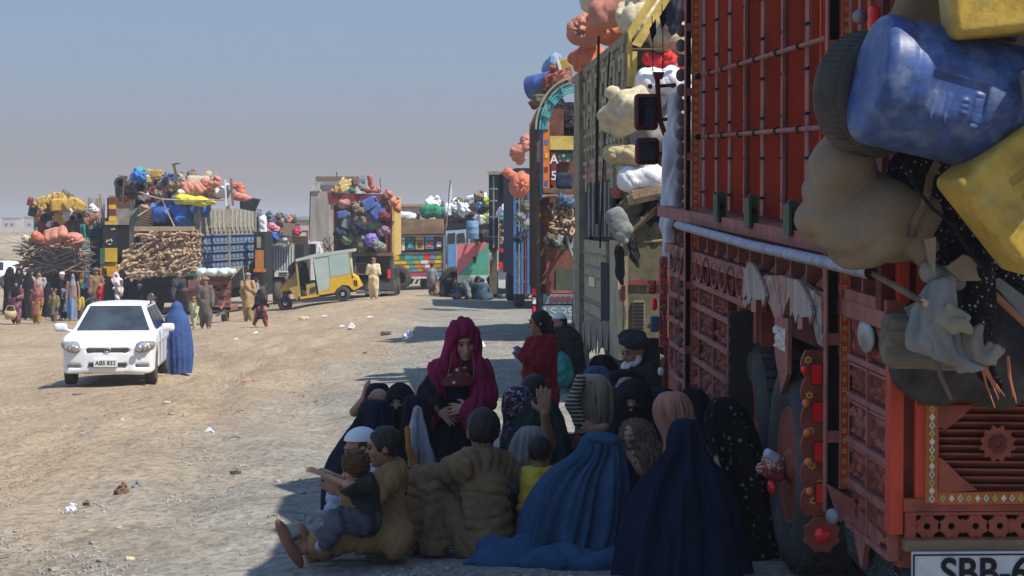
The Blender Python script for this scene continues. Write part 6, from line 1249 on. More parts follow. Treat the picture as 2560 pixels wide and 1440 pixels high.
    # low background lorry filling the gap (dark bed under the heaps)
    for (x0, x1, y0, Yd, lb) in ((1115, 1222, 545, 101, 'low dark lorry bed carrying the long skyline heap'), (985, 1110, 560, 97.5, 'low dark lorry bed under the brown hamper'), (636, 735, 560, 97.5, 'low dark lorry bed carrying the steel-blue bundles')):
        rg = Rig('background_lorry', lb, 'truck', ((x0-1280)/F*Yd, Yd, gz((x0-1280)/F*Yd, Yd)), 0, 0); face(rg, 'load_bed', (x0, x1, y0, 660), BLKB, 'y', (.4, 3)); face(rg, 'side_board', (x0, x1, y0+30, 650), KHD, 'y', (.2, .39)); wheels(rg, (.3, 1.3), .9, .5)
middle()
# ---------------- cars, rickshaw, cart ----------------
def tf(f, M):
    I = np.array(M.inverted()); 
    def g(p): return f(p@I[:3, :3].T+I[:3, 3])
    return g
CARW = mat('car_white', (.78, .79, .80), rough=.22, var=.04, scale=2, bump=0, dust=.10, spec=.6, dcol=(.55, .48, .38))
CHR = mat('chrome', (.6, .6, .62), rough=.2, var=.1, metal=.9, bump=0); HLG = mat('headlamp_glass', (.22, .23, .23), rough=.1, var=.6, scale=14, bump=.3, spec=.8); PLS = mat('black_plastic', (.03, .03, .032), rough=.6, dust=.2)
def hatch(label, px, py, Y, yaw, L_=4.3, W_=1.70, H_=1.47, plate=None, suv=False):
    """estate car, nose towards -y"""
    g = pt(px, py, Y); t = thing('estate_car' if not suv else 'white_suv', label, 'car', (g.x, Y, gz(g.x, Y)), (0, 0, yaw)); w2 = W_/2
    hood = .92 if not suv else 1.1
    lo = rbox((0, L_/2-.02, .58*H_/1.47), (w2, L_/2, .34*H_/1.47), .16)
    def lower(p):
        y = p[:, 1]; d = rbox((0, L_/2, .60), (w2, L_/2, .36), .15)(p)
        hz = np.interp(y, [0, .08, .25, .95, 1.2, L_], [.66, .74, .82, hood+.02, hood+.06, hood+.08]); fr = .05+.10*np.clip((np.abs(p[:, 0])/w2)**3, 0, 1)
        wd = w2-.10*np.clip((.5-y)/.5, 0, 1)**2-.05*np.clip((y-L_+.5)/.5, 0, 1)-.02
        return np.maximum(np.maximum(d, (p[:, 2]-hz)*.9), np.maximum(np.abs(p[:, 0])-wd, fr-y)-.0)
    lower.bb = (V3((-w2-.05, -.05, .15)), V3((w2+.05, L_+.05, 1.1)))
    def cabin(p):
        x, y, z = np.abs(p[:, 0]), p[:, 1], p[:, 2]; zb, zt = hood-.05, H_-.02
        u = np.clip((z-zb)/(zt-zb), -.2, 1.2); f0 = 1.02+.72*u; f1 = L_-.12-.32*u*u; sx = w2-.07-.27*u
        d = np.maximum(np.maximum((f0-y)*.8, (y-f1)*.9), x-sx); d = np.maximum(d, z-(zt-.035*(x/w2)**2*2-.03*((y-2.4)/1.6)**2)); return np.maximum(d, zb-.1-z)+.0
    cabin.bb = (V3((-w2, .9, .8)), V3((w2, L_, H_)))
    f = uni([lower, cabin], .06); R = .31*H_/1.47+.0
    wx = [(s, y) for s in (-1, 1) for y in (.78, L_-.82)]
    f = sub(f, uni([seg((s*(w2-.25), y, R), (s*(w2+.2), y, R), R+.07) for s, y in wx], 0), .02)
    f = sub(f, uni([rbox((0, .02, .66), (.38, .09, .035), .02), rbox((0, .0, .40), (.34, .09, .03), .015), rbox((-.60, .1, .38), (.12, .12, .03), .015), rbox((.60, .1, .38), (.12, .12, .03), .015)], 0), .012)
    sdf('body', f, .026, CARW, t)
    def zrow(u): return hood-.05+(H_-.02-hood+.05)*u
    def quad(name, pts, m, parent=t, th=.012):
        a = [Vector(p) for p in pts]; n = (a[1]-a[0]).cross(a[2]-a[0]).normalized()*th; return MB().add(a+[p+n for p in a], [tuple(range(len(a))), tuple(range(2*len(a)-1, len(a)-1, -1))]+[(i, (i+1) % len(a), len(a)+(i+1) % len(a), len(a)+i) for i in range(len(a))]).build(name, m, parent)
    def fy(u): return 1.02+.72*u-.022
    def sx(u): return w2-.07-.27*u
    WS = mat('car_screen', (.035, .045, .048), rough=.12, var=.6, scale=2.5, bump=0, spec=.9)
    ws = quad('windscreen', [(-sx(.13)+.07, fy(.13), zrow(.13)), (sx(.13)-.07, fy(.13), zrow(.13)), (sx(.9)-.07, fy(.9), zrow(.9)), (-sx(.9)+.07, fy(.9), zrow(.9))], WS)
    quad('dashboard_reflection', [(-.45, fy(.16)-.014, zrow(.16)), (.3, fy(.16)-.014, zrow(.16)), (.1, fy(.26)-.014, zrow(.26)), (-.25, fy(.24)-.014, zrow(.24))], mat('dash_brown', (.12, .085, .06), rough=.5), ws, .002); quad('red_sticker', [(-.05, fy(.82)-.014, zrow(.82)), (.12, fy(.82)-.014, zrow(.82)), (.12, fy(.86)-.014, zrow(.86)), (-.05, fy(.86)-.014, zrow(.86))], LAMPR, ws, .002)
    for s in (-1, 1):
        e = .014
        for (y0, y1, n0) in ((1.55, 2.25, .12), (2.33, 3.05, 0), (3.13, 3.75, 0)):
            a, b = .16, .84; xs = lambda u: s*(sx(u)+e); top0 = max(y0, 1.02+.72*b+.14)
            quad('side_window', [(xs(a), y0, zrow(a)), (xs(a), y1, zrow(a)), (xs(b), y1-.03, zrow(b)), (xs(b), top0+n0*.2, zrow(b))][::s], GLS)
        hl = sdf('headlight', cut(ell((s*.63, .215, .715), (.22, .22, .115), (0, s*-.3, 0)), (0, 0, 1), (0, 0, .82)), .018, HLG, t); MB().sphere((s*.56, -.02, .70), (.065, .03, .055), 10, 8).sphere((s*.66, .02, .71), (.045, .03, .045), 10, 8).build('lamp_bowl', CHR, hl); MB().sphere((s*.73, .055, .72), (.035, .04, .05), 8, 6).build('indicator', mat('lens_amber', (.7, .45, .2), rough=.3), hl)
        mr = sdf('door_mirror', uni([rbox((s*(w2+.13), 1.36, hood+.09), (.12, .06, .075), .05), seg((s*(w2-.06), 1.4, hood+.02), (s*(w2+.06), 1.37, hood+.05), .025)], .02), .018, CARW, t)
        MB().tube([(s*(w2-.24), 2.05, H_-.035), (s*(w2-.25), 2.2, H_+.02), (s*(w2-.26), 3.5, H_+.02), (s*(w2-.26), 3.65, H_-.04)], .016, 6).build('roof_rail', PLS, t)
        MB().box(s*(w2-.004)-.006, s*(w2-.004)+.006, 1.9, 2.0, hood-.08, hood-.05).build('door_handle', CARW, t)
        for y in (1.45, 2.3, 3.2): MB().box(s*(w2-.018)-.004, s*(w2-.018)+.004, y, y+.012, .35, hood).build('door_seam', PLS, t)
    gr = MB().box(-.36, .36, .06, .10, .635, .70).build('grille', PLS, t)
    for k in range(3): MB().box(-.34, .34, .045, .058, .645+k*.02, .650+k*.02).build('grille_bar', CHR if k == 2 else STEEL, gr)
    MB().tube([(.05*math.cos(a)*1.1, .035, .67+.032*math.sin(a)) for a in [k*.5236 for k in range(13)]], .006, 5).tube([(0, .032, .64), (0, .032, .70)], .005, 5).build('badge', CHR, gr)
    MB().box(-.34, .34, .04, .08, .38, .42).build('lower_intake', PLS, t)
    if plate: pp = MB().box(-.24, .18, -.012, .04, .37, .50).build('number_plate', WHI, t); text_mesh('plate_lettering', plate, .105, BLK, pp, (-.03, -.014, .435), (math.pi/2, 0, 0), .001, .002)
    for s, y in wx:
        w_ = MB().lathe([(.2, -.09), (R*.93, -.10), (R, -.06), (R, .06), (R*.93, .10), (.2, .09)], (0, 0, 0), 'x', 28).build('tyre', RUB, t); w_.location = (s*(w2-.13), y, R)
        rm = MB().lathe([(.21, .085*s), (.19, .07*s), (.06, .085*s), (.001, .09*s)], (0, 0, 0), 'x', 20).build('rim', STEEL, w_)
        m = MB()
        for k in range(7): a = k*.8976; m.beam((.092*s, .04*math.cos(a), .04*math.sin(a)), (.092*s, .19*math.cos(a), .19*math.sin(a)), .035, .016, (1, 0, 0))
        m.build('wheel_spoke', CHR, w_, kind='stuff')
    if suv:
        MB().box(-.3, .3, L_-.01, L_+.01, .6, .7).build('rear_plate', WHI, t)
    return t
hatch('white estate car facing the camera on the open dirt', 268, 966, 39.2, .085, plate='ABS 832')
hatch('white off-road wagon cut by the left edge, seen from its rear side', -138, 730, 135, -1.54, 4.7, 1.85, 1.75, suv=True)
def stroll():
    pass
def rickshaw():
    Y0 = 78; g0 = gpix(712, 778); rg = Rig('auto_rickshaw', 'yellow auto rickshaw with a pale green canvas cover standing on the mound', 'auto rickshaw', (g0.x, Y0, pt(712, 780, Y0).z), 0, 0, -.10)
    P_ = lambda name, pts, m, d=(0, 1.25), parent=None: poly(rg, name, pts, m, 'y', d, parent)
    YK = mat('rickshaw_yellow', (.70, .42, .015), rough=.4, var=.1, dust=.12); YD = mat('rickshaw_mustard', (.42, .30, .08), rough=.5, var=.15, dust=.2); CV = mat('rickshaw_canvas', (.42, .50, .45), rough=.7, var=.1, scale=2, dust=.1)
    P_('floor', [(745, 742), (885, 722), (886, 730), (746, 752)], BLKB); P_('front_apron', [(718, 700), (742, 676), (752, 740), (742, 752), (722, 718)], YD, (.3, .95)); P_('nose', [(703, 722), (712, 710), (724, 716), (722, 728), (704, 728)], YK, (.5, .75)); P_('front_pillar', [(738, 652), (742, 650), (752, 742), (748, 746)], YD, (0, .06)); P_('front_pillar', [(738, 652), (742, 650), (752, 742), (748, 746)], YD, (1.19, 1.25)); P_('windscreen_frame', [(719, 668), (738, 650), (740, 655), (723, 700)], BLKB, (.1, 1.1))
    P_('door_side', [(765, 712), (787, 706), (792, 742), (768, 746)], YD, (-.02, .04)); 
    for k in range(4): P_('door_vent', [(775+k*4, 719-k), (777+k*4, 719-k), (777+k*4, 734-k), (775+k*4, 734-k)], BLK, (-.035, -.021))
    P_('canvas_cover', [(782, 642), (872, 628), (877, 685), (826, 694), (822, 724), (796, 730)], CV, (-.02, 1.27)); P_('canopy_roof', [(738, 648), (782, 636), (884, 622), (884, 629), (782, 645), (740, 654)], CV, (-.04, 1.29)); P_('canvas_flap', [(822, 640), (870, 632), (876, 684), (826, 693)], mat('canvas_pale', (.36, .46, .42), var=.08, scale=2), (-.035, -.021))
    P_('side_panel', [(826, 694), (878, 684), (884, 694), (900, 718), (884, 726), (872, 714), (856, 712), (842, 722), (836, 732), (797, 738), (796, 730), (822, 725)], YK, (-.03, 1.28)); P_('rear_panel', [(878, 686), (890, 692), (902, 716), (884, 726), (880, 700)], YK, (0, 1.25)); P_('rear_post', [(868, 634), (872, 632), (884, 694), (880, 696)], YD, (-.03, .03)); P_('sill', [(750, 742), (797, 737), (797, 741), (750, 748)], YK, (-.04, 0))
    for k in range(2): P_('tail_slot', [(884+k*5, 700), (887+k*5, 700), (889+k*5, 714), (886+k*5, 714)], BLK, (-.045, -.031))
    P_('inner_back', [(782, 650), (790, 648), (800, 730), (792, 732)], BLKB, (.1, 1.15)); P_('seat', [(762, 706), (790, 700), (792, 712), (764, 716)], BLKB, (.2, 1.1))
    for (x, y, R, yy) in ((857, 735, .27, 0), (857, 735, .27, 1.05), (713, 759, .26, .55)):
        c = rg.hit(x, y, 'y', yy); t = rg.part('tyre', MB().lathe([(.14, -.06), (R-.04, -.08), (R, -.04), (R, .04), (R-.04, .08), (.14, .06), (.14, -.06)], (0, 0, 0), 'y', 26), RUB); t.location = (c.x, yy, c.z); MB().lathe([(.15, -.06), (.12, -.04), (.05, -.07), (.001, -.08)], (0, 0, 0), 'y', 18).build('rim', CHR, t)
    a, b = rg.hit(713, 760, 'y', .55), rg.hit(724, 715, 'y', .55); rg.part('fork', MB().tube([(a.x, .47, a.z), (b.x, .5, b.z)], .03, 6).tube([(a.x, .66, a.z), (b.x, .66, b.z)], .03, 6), BLKB); P_('front_mudguard', [(700, 728), (706, 718), (718, 716), (728, 724), (722, 726), (712, 722), (704, 732)], YK, (.46, .7)); P_('headlamp', [(712, 690), (718, 688), (719, 698), (713, 699)], CHR, (.5, .75))
rickshaw()
def trailer_cart():
    Y0 = 72; g = pt(505, 790, Y0); rg = Rig('rusty_cart', 'rusty red-brown motor cart with flared sides beside the standing men', 'cart', (g.x, Y0, gz(g.x, Y0)), 0, 0)
    RS = mat('rust_red', (.20, .085, .065), rough=.8, var=.45, scale=5, bump=.4, dust=.3); f = lambda n, r, m, d=(0, .05), **k: face(rg, n, r, m, 'y', d, **k)
    poly(rg, 'tail_board', [(505, 690), (578, 690), (576, 776), (508, 776)], RS, 'y', (0, .05)); poly(rg, 'flared_lip', [(498, 684), (582, 684), (578, 694), (504, 694)], RS, 'y', (-.2, 0)); poly(rg, 'left_side', [(462, 722), (505, 724), (508, 776), (470, 770)], RS, 'y', (.02, .07)); poly(rg, 'top_rail', [(455, 722), (506, 720), (506, 727), (458, 728)], RS, 'y', (-.1, .1)); f('bed', (468, 576, 768, 778), RS, (0, 2)); f('back_board', (470, 574, 700, 770), RS, (1.9, 2.0))
    for k, (x, y) in enumerate(((530, 715), (548, 742), (556, 712), (524, 745), (540, 722))): f('slot', (x, x+12, y, y+5), BLK, (-.02, -.001))
    for k in range(4): f('plank', (508, 576, 700+k*19, 702+k*19), BRND, (-.015, -.001))
    f('axle', (480, 572, 780, 785), PLS, (.6, .7)); poly(rg, 'leaf_spring', [(536, 784), (560, 778), (562, 784), (540, 792)], STEEL, 'y', (-.05, .0)); stick(rg, 'prop', (552, 772), (578, 730), Y0-.2, .04, PINK); stick(rg, 'bent_pipe', (526, 736), (534, 752), Y0-.2, .03, PINK); stick(rg, 'bow', (500, 712), (508, 692), Y0-.2, .035, RS)
    wheels(rg, (rg.hit(560, 790, 'y', 0).x,), .3, .34, .16, rim=PINK); wheels(rg, (rg.hit(478, 790, 'y', 0).x,), .7, .34, .16, rim=PINK)
    o = Rig('tin_roof_sheet', 'pale crumpled plastic sheet stretched over the cart frame', 'sheet', (g.x, Y0, 0), 0, 0).o; fs = folds(rbox(tuple(pt(540, 680, Y0)-Vector((g.x, Y0, 0))), (.55, .6, .045), .04), .05, (9, 9, 9), 3); sdf('sheet', fs, .03, mat('sheet_pale', (.50, .60, .56), rough=.4, var=.4, scale=7), o)
trailer_cart()
# ---------------- people ----------------

def fold_surface(rings, N=96, amp=.02, nf=9, seed=0, sharp=.7, top=0.15):
    """cloth hanging in folds round a stack of elliptical rings (centre, rx, ry)"""
    r = np.random.RandomState(seed); th = np.linspace(0, 2*math.pi, N, endpoint=False); n = len(rings)
    ph = r.uniform(0, 6.28, 6); V = []
    for i, (c, rx, ry) in enumerate(rings):
        t = i/(n-1); w_ = 0
        for k in range(5):
            q = nf*(.6+.45*k)+k; w_ = w_+(1-2*np.abs(np.sin(.5*(round(q)*th+ph[k]+1.1*math.sin(t*3.1+ph[(k+2) % 6])+.4*np.sin(th*3+k)))) ** sharp)/(1+.6*k)
        g = amp*max(0, min(1, (t-top)/.25))*(.5+.8*t); m = 1+0*th
        V.append(np.stack([c[0]+(rx+g*w_)*np.cos(th), c[1]+(ry+g*w_)*np.sin(th), c[2]+0*th+.25*g*np.cos(th*2+ph[5])], 1))
    V = np.concatenate(V); Q = [(i*N+k, i*N+(k+1) % N, (i+1)*N+(k+1) % N, (i+1)*N+k) for i in range(n-1) for k in range(N)]
    return V, np.array(Q)[:, ::-1]
def smooth_levels(L, n):
    L = np.array(L, float); t = np.linspace(0, len(L)-1, n); out = []
    for x in t:
        i = min(int(x), len(L)-2); u = x-i; p0, p1, p2, p3 = L[max(i-1, 0)], L[i], L[i+1], L[min(i+2, len(L)-1)]
        out.append(.5*((2*p1)+(-p0+p2)*u+(2*p0-5*p1+4*p2-p3)*u*u+(-p0+3*p1-3*p2+p3)*u**3))
    return out
def drape(name, lv, Y, m, parent=None, dr=.75, amp=.015, nf=9, seed=0, n=44, N=110, off=(0, 0, 0), dy=0, **kw):
    """lv: rows (py, px_left, px_right[, extra depth]) from the crown down, at depth Y"""
    L = [(r[0], r[1], r[2], r[3] if len(r) > 3 else 0) for r in lv]; rings = []
    for (py, a, b, e) in smooth_levels(L, n):
        q = pt((a+b)/2, py, Y+e); rx = max(.002, (b-a)/2/F*Y); rings.append(((q.x-off[0], q.y-off[1], q.z-off[2]), rx, max(.002, rx*dr)))
    V, Q = fold_surface(rings, N, amp, nf, seed); return link(name, npmesh(name, V, Q, m), parent, **kw)
def hand(w, d, nrm, s=1.0, curl=.5, spread=.16, thumb=1):
    """palm and five jointed fingers as one set of capsules; w wrist, d direction, nrm back-of-hand side"""
    w, d, nrm = V3(w), V3(d)/np.linalg.norm(d), V3(nrm); nrm = nrm-d*(nrm@d); nrm /= np.linalg.norm(nrm); x = np.cross(d, nrm); fs = []
    pc = w+d*.045*s; fs.append(ell(tuple(pc), (.001+.038*s, .05*s, .016*s), Matrix((x, d, nrm)).transposed().to_euler()))
    for i, (o, L_) in enumerate(((-.030, .062), (-.010, .075), (.011, .070), (.030, .055))):
        b = w+d*.075*s+x*o*s; a = (o/.03)*spread; e = d*math.cos(a)+x*math.sin(a); c1 = b+e*L_*.5*s; e2 = e*math.cos(curl)-nrm*math.sin(curl); c2 = c1+e2*L_*.35*s; e3 = e*math.cos(2*curl)-nrm*math.sin(2*curl); c3 = c2+e3*L_*.3*s
        fs += [seg(b, c1, .0095*s, .0085*s), seg(c1, c2, .0085*s, .0078*s), seg(c2, c3, .0078*s, .006*s)]
    b = w+d*.025*s-x*.03*s*thumb; c1 = b+(d*.55-x*.8*thumb-nrm*.25)*.035*s; c2 = c1+(d*.85-x*.4*thumb-nrm*.3)*.032*s
    return fs+[seg(b, c1, .012*s, .0105*s), seg(c1, c2, .0105*s, .008*s)]
def head_prims(c, f, s, up=(0, 0, 1), ears=True):
    c, f, up = V3(c), V3(f)/np.linalg.norm(f), V3(up); up = up-f*(up@f); up /= np.linalg.norm(up); x = np.cross(f, up); R = Matrix((x, f, up)).transposed().to_euler()
    P = lambda a, b, e: tuple(c+x*a*s+f*b*s+up*e*s)
    fs = [ell(P(0, -.012, .02), (.074*s, .092*s, .092*s), R), ell(P(0, .022, -.03), (.056*s, .062*s, .082*s), R), ell(P(0, .062, -.088), (.022*s, .022*s, .02*s), R),
          seg(P(0, .082, .012), P(0, .104, -.028), .008*s, .014*s), ell(P(0, .082, -.058), (.022*s, .012*s, .009*s), R), ell(P(-.035, .06, -.02), (.022*s, .022*s, .022*s), R), ell(P(.035, .06, -.02), (.022*s, .022*s, .022*s), R), ell(P(0, .078, .035), (.045*s, .012*s, .012*s), R)]
    f_ = uni(fs, .016*s)
    f_ = sub(f_, uni([ell(P(-.03, .092, .012), (.017*s, .014*s, .009*s), R), ell(P(.03, .092, .012), (.017*s, .014*s, .009*s), R), ell(P(0, .097, -.058), (.02*s, .006*s, .0022*s), R)], 0), .008*s)
    if ears: f_ = uni([f_, ell(P(-.076, -.008, .0), (.010*s, .022*s, .032*s), R), ell(P(.076, -.008, 0), (.010*s, .022*s, .032*s), R)], .008*s)
    return f_, P, R
def eyes(P, s, parent, off):
    for k in (-1, 1):
        q = P(.03*k, .083, .012); MB().sphere((q[0]-off[0], q[1]-off[1], q[2]-off[2]), .0085*s, 8, 6).build('eye', mat('eye_dark', (.02, .015, .012), rough=.2, bump=0), parent)
        a, b, c = P(.014*k, .096, .031), P(.032*k, .094, .037), P(.048*k, .082, .03); MB().tube([tuple(V3(q_)-V3(off)) for q_ in (a, b, c)], .003*s, 5).build('eyebrow', HAIR, parent)
def shift(f, o):
    o = V3(o)
    def g(p): return f(p+o)
    g.bb = (f.bb[0]-o, f.bb[1]-o); return g
def pj(d): return {k: V3(pt(*v)) for k, v in d.items()}
def figure(label, J, f, s=1.0, lt=1.0, wear=(), head='hair', hm=None, skin=SK, base=None, res=.008, hands=True, face=True, group=None, hn=((0, 0, 1), (0, 0, 1)), curl=.5, up=(0, 0, 1), feet=True, hs=None, shoes=None):
    """continuous body grown over joints; wear: (part name, [joint chain, radii]..., material, hem)"""
    hs = hs or s; lo = min(J.values(), key=lambda v: v[2]); base = V3(base if base is not None else (J['pelv'][0], J['pelv'][1], lo[2]-.02)); t = thing('person', label, 'person', tuple(base), group=group)
    hf, P, R = head_prims(J['head'], f, hs, up)
    b = [hf, seg(J['head']-V3(up)*.05*hs, J['neck'], .042*hs, .045*hs), seg(J['neck'], J['chest'], .04*s, .065*s), seg(J['chest'], J['pelv'], .07*s, .075*s)]
    for q in 'LR':
        if 'sh'+q in J: b += [seg(J['neck'], J['sh'+q], .035*s, .035*lt*s), seg(J['sh'+q], J['el'+q], .045*lt*s, .036*lt*s), seg(J['el'+q], J['ha'+q], .036*lt*s, .022*lt*s)]
        if 'kn'+q in J:
            b += [seg(J['pelv'], J['hi'+q] if 'hi'+q in J else J['pelv'], .06*s, .055*s), seg(J['hi'+q] if 'hi'+q in J else J['pelv'], J['kn'+q], .055*lt*s, .042*lt*s), seg(J['kn'+q], J['an'+q], .042*lt*s, .03*lt*s)]
            if 'to'+q in J: b += [seg(J['an'+q], J['to'+q], .034*s, .022*s), ell(tuple((J['an'+q]+J['to'+q]*2)/3), (.04*s, .04*s, .03*s))]
    bf = uni(b, .03*s)
    if hands:
        hh = []
        for i, q in enumerate('LR'):
            if 'ha'+q in J: hh += hand(J['ha'+q], J.get('hd'+q, J['ha'+q]-J['el'+q]), hn[i], s*1.0, curl, thumb=1 if i else -1)
        if hh: bf = uni([bf, uni(hh, .008*s)], .012*s)
    elif any('ha'+q in J for q in 'LR'): bf = uni([bf]+[ell(tuple(J['ha'+q]+(J['ha'+q]-J['el'+q])/np.linalg.norm(J['ha'+q]-J['el'+q])*.05*s), (.035*s, .035*s, .05*s)) for q in 'LR' if 'ha'+q in J], .02)
    sdf('body', shift(bf, base), res, skin, t)
    if face: eyes(P, hs, t, base)
    for k, wv in enumerate(wear):
        nm, chains, m = wv[0], wv[1], wv[2]; fs = []
        for ch in chains:
            js = [J[j] if isinstance(j, str) else V3(j) for j in ch[0]]; rs = ch[1]
            fs += [seg(js[i], js[i+1], rs[i], rs[i+1]) for i in range(len(js)-1)]
        g = folds(uni(fs, .035*s), .010*s if len(wv) < 5 else wv[4], (26, 26, 9), k*3+len(label))
        g = wrinkles(g, [(J[a_] if isinstance(a_, str) else V3(a_), J[b_] if isinstance(b_, str) else V3(b_)) for ch in chains for a_, b_ in zip(ch[0][:-1], ch[0][1:])], .011*s*max(1, base[1]/16), .062*max(1, base[1]/14), k)
        if len(wv) > 3 and wv[3] is not None:
            for n_, o_ in wv[3]: g = cut(g, n_, o_)
        sdf(nm, shift(g, base), res*1.15, m, t)
    hc = V3(J['head'])
    if head in ('hair', 'bob', 'pony'):
        g = ell(P(0, -.02, .032), (.084*hs, .096*hs, .095*hs), R)
        if head != 'hair': g = uni([g, ell(P(0, -.05, -.04), (.075*hs, .06*hs, .09*hs), R)], .03*hs)
        if head == 'pony': g = uni([g, seg(P(0, -.10, .03), P(0, -.14, -.12), .03*hs, .02*hs)], .02*hs)
        g = sub(g, ell(P(0, .105, -.03), (.075*hs, .085*hs, .10*hs), R), .02*hs); sdf('hair', shift(folds(g, .004*hs, (90, 90, 40), 3), base), res*.8, hm or HAIR, t)
    elif head == 'cap':
        g = cut(ell(P(0, -.012, .055), (.088*hs, .10*hs, .082*hs), R), -V3(up)*1.0, P(0, 0, .058)); sdf('cap', shift(g, base), res*.8, hm, t)
        g = sub(ell(P(0, -.025, .018), (.080*hs, .094*hs, .085*hs), R), ell(P(0, .10, -.03), (.09*hs, .10*hs, .10*hs), R), .02*hs); sdf('hair', shift(g, base), res*.8, HAIR, t)
    return t, P, base
def stand_joints(H, yaw, walk=0, arms=(0, 0), c=(0, 0, 0), kid=0):
    cy, sy = math.cos(yaw), math.sin(yaw)
    def W(x, y, z): return V3((c[0]+(x*cy-y*sy)*H, c[1]+(x*sy+y*cy)*H, c[2]+z*H))
    wk = walk*.12; a0, a1 = arms; hz = .93-.012*kid; hp = .52-.03*kid; kz = .28-.02*kid; sw = .105
    def arm(x, a):   # a: 0 hanging .. 1 forearm forward, 2 raised to the face
        s_ = 1 if x > 0 else -1
        if a == 0: return W(x*1.25, 0, .63), W(x*1.3, -.02-wk*s_, .50)
        if a == 1: return W(x*1.3, 0, .64), W(x*.6, -.12, .64)
        if a == 2: return W(x*1.5, -.05, .67), W(x*.7, -.11, .86)
        return W(x*1.9, -.02, .68), W(x*2.8, -.03, .56)
    el0, h0 = arm(-sw, a0); el1, h1 = arm(sw, a1)
    return dict(head=W(0, 0, hz), neck=W(0, .0, .85), chest=W(0, 0, .74), pelv=W(0, 0, hp), shL=W(sw, 0, .81), shR=W(-sw, 0, .81), elR=el0, haR=h0, elL=el1, haL=h1,
                hiL=W(.05, 0, hp), hiR=W(-.05, 0, hp), knL=W(.055, -wk*.7, kz), knR=W(-.055, wk*.3, kz), anL=W(.055, -wk, .04), anR=W(-.055, wk, .045+.02*abs(walk)), toL=W(.06, -wk-.08, .02), toR=W(-.06, wk-.07, .025)), W
_LAB = {}
def bystander(label, px, py, hpx, kind='man', yaw=0, a=None, b=None, hd='hair', hm=None, walk=0, arms=(0, 0), skin=SK, seed=0, wide=1.0, group=None, kid=None):
    """a person some way off: stands where his feet are in the picture, as tall as there"""
    g = gpix(px, py); s_ = F/g.y; H = hpx/s_; kid = kid if kid is not None else (H < 1.35); base = V3(g)
    k = H/1.7; J, W = stand_joints(H, yaw, walk, arms, base, 1 if kid else 0); hs = k*(1.28 if kid else 1.08); res = .028
    f = W(0, -1, 0)-W(0, 0, 0)
    if kid: J['head'] = W(0, 0, .905)
    t = thing('person', label, 'person', tuple(base), group=group)
    if kind in ('burqa', 'chador'): hs *= .72
    fs = [ell(tuple(J['head']), (.085*hs, .10*hs, .12*hs)), seg(J['head'], J['neck'], .05*hs, .05*k), seg(J['neck'], J['chest'], .08*k, .12*k), seg(J['chest'], J['pelv'], .12*k, .13*k), ell(tuple(J['head']+V3(f)/H*.09*hs-V3((0, 0, .02*hs))), (.03*hs, .03*hs, .05*hs))]
    for q in 'LR':
        fs += [seg(J['sh'+q], J['el'+q], .05*k, .042*k), seg(J['el'+q], J['ha'+q], .042*k, .032*k), ell(tuple(J['ha'+q]+(J['ha'+q]-J['el'+q])*.22), (.042*k, .042*k, .055*k)), seg(J['hi'+q], J['kn'+q], .08*k, .06*k), seg(J['kn'+q], J['an'+q], .06*k, .045*k), seg(J['an'+q], J['to'+q], .045*k, .035*k)]
    sdf('body', shift(uni(fs, .03), base), res, skin, t)
    a = a or GRYC; b = b or a
    def cl(nm, fs, m, amp=.018, cuts=(), kk=.06, sd=0):
        g_ = folds(uni(fs, .6*kk*k), amp, (16, 16, 5), seed+sd)
        for n_, o_ in cuts: g_ = cut(g_, n_, o_)
        sdf(nm, shift(g_, base), res, m, t)
    if kind in ('man', 'girl', 'boy'):
        hem = {'man': .30, 'girl': .24, 'boy': .36}[kind]; fl = {'man': .145, 'girl': .20, 'boy': .14}[kind]*wide
        cl('kameez' if kind != 'girl' else 'dress', [seg(J['neck']-V3((0, 0, .02)), J['chest'], .08*k, .13*k), seg(J['chest'], J['pelv'], .13*k, .14*k), seg(J['pelv'], W(0, 0, hem), .145*k, fl*k)]+[seg(J['sh'+q], J['el'+q], .075*k, .065*k) for q in 'LR']+[seg(J['el'+q], J['ha'+q], .065*k, .05*k) for q in 'LR'], a, cuts=(((0, 0, -1), tuple(W(0, 0, hem-.02))),))
        if kind != 'boy2': cl('shalwar', [seg(J['hi'+q], J['kn'+q], .12*k, .105*k) for q in 'LR']+[seg(J['kn'+q], J['an'+q]+V3((0, 0, .03)), .105*k, .06*k) for q in 'LR'], b, sd=3)
    if kind in ('burqa', 'chador'):
        n_ = 26; rings = []
        lean = .04*H*(1 if seed % 2 else -1)
        for i in range(n_):
            u = i/(n_-1); z = 1.0-u*.96; r_ = np.interp(u, [0, .02, .06, .14, .22, .45, .75, 1], [.01, .045, .066, .074, .13, .17, .19, .20 if kind == 'chador' else .175])*wide*H*(1.1 if kid else 1)*.92
            q = W(lean*u*.3/H, 0, z); rings.append(((q[0]-base[0], q[1]-base[1], q[2]-base[2]), r_, r_*(.98 if u < .2 else .82)))
        Vv, Q = fold_surface(rings, 64, .022*k, 6, seed, .7, .2); link('burqa' if kind == 'burqa' else 'chador', npmesh('burqa', Vv, Q, a), t)
        if kind == 'chador': sdf('face', shift(ell(tuple(J['head']+V3(f)/H*.055*k), (.06*hs, .05*hs, .075*hs)), base), .02, skin, t)
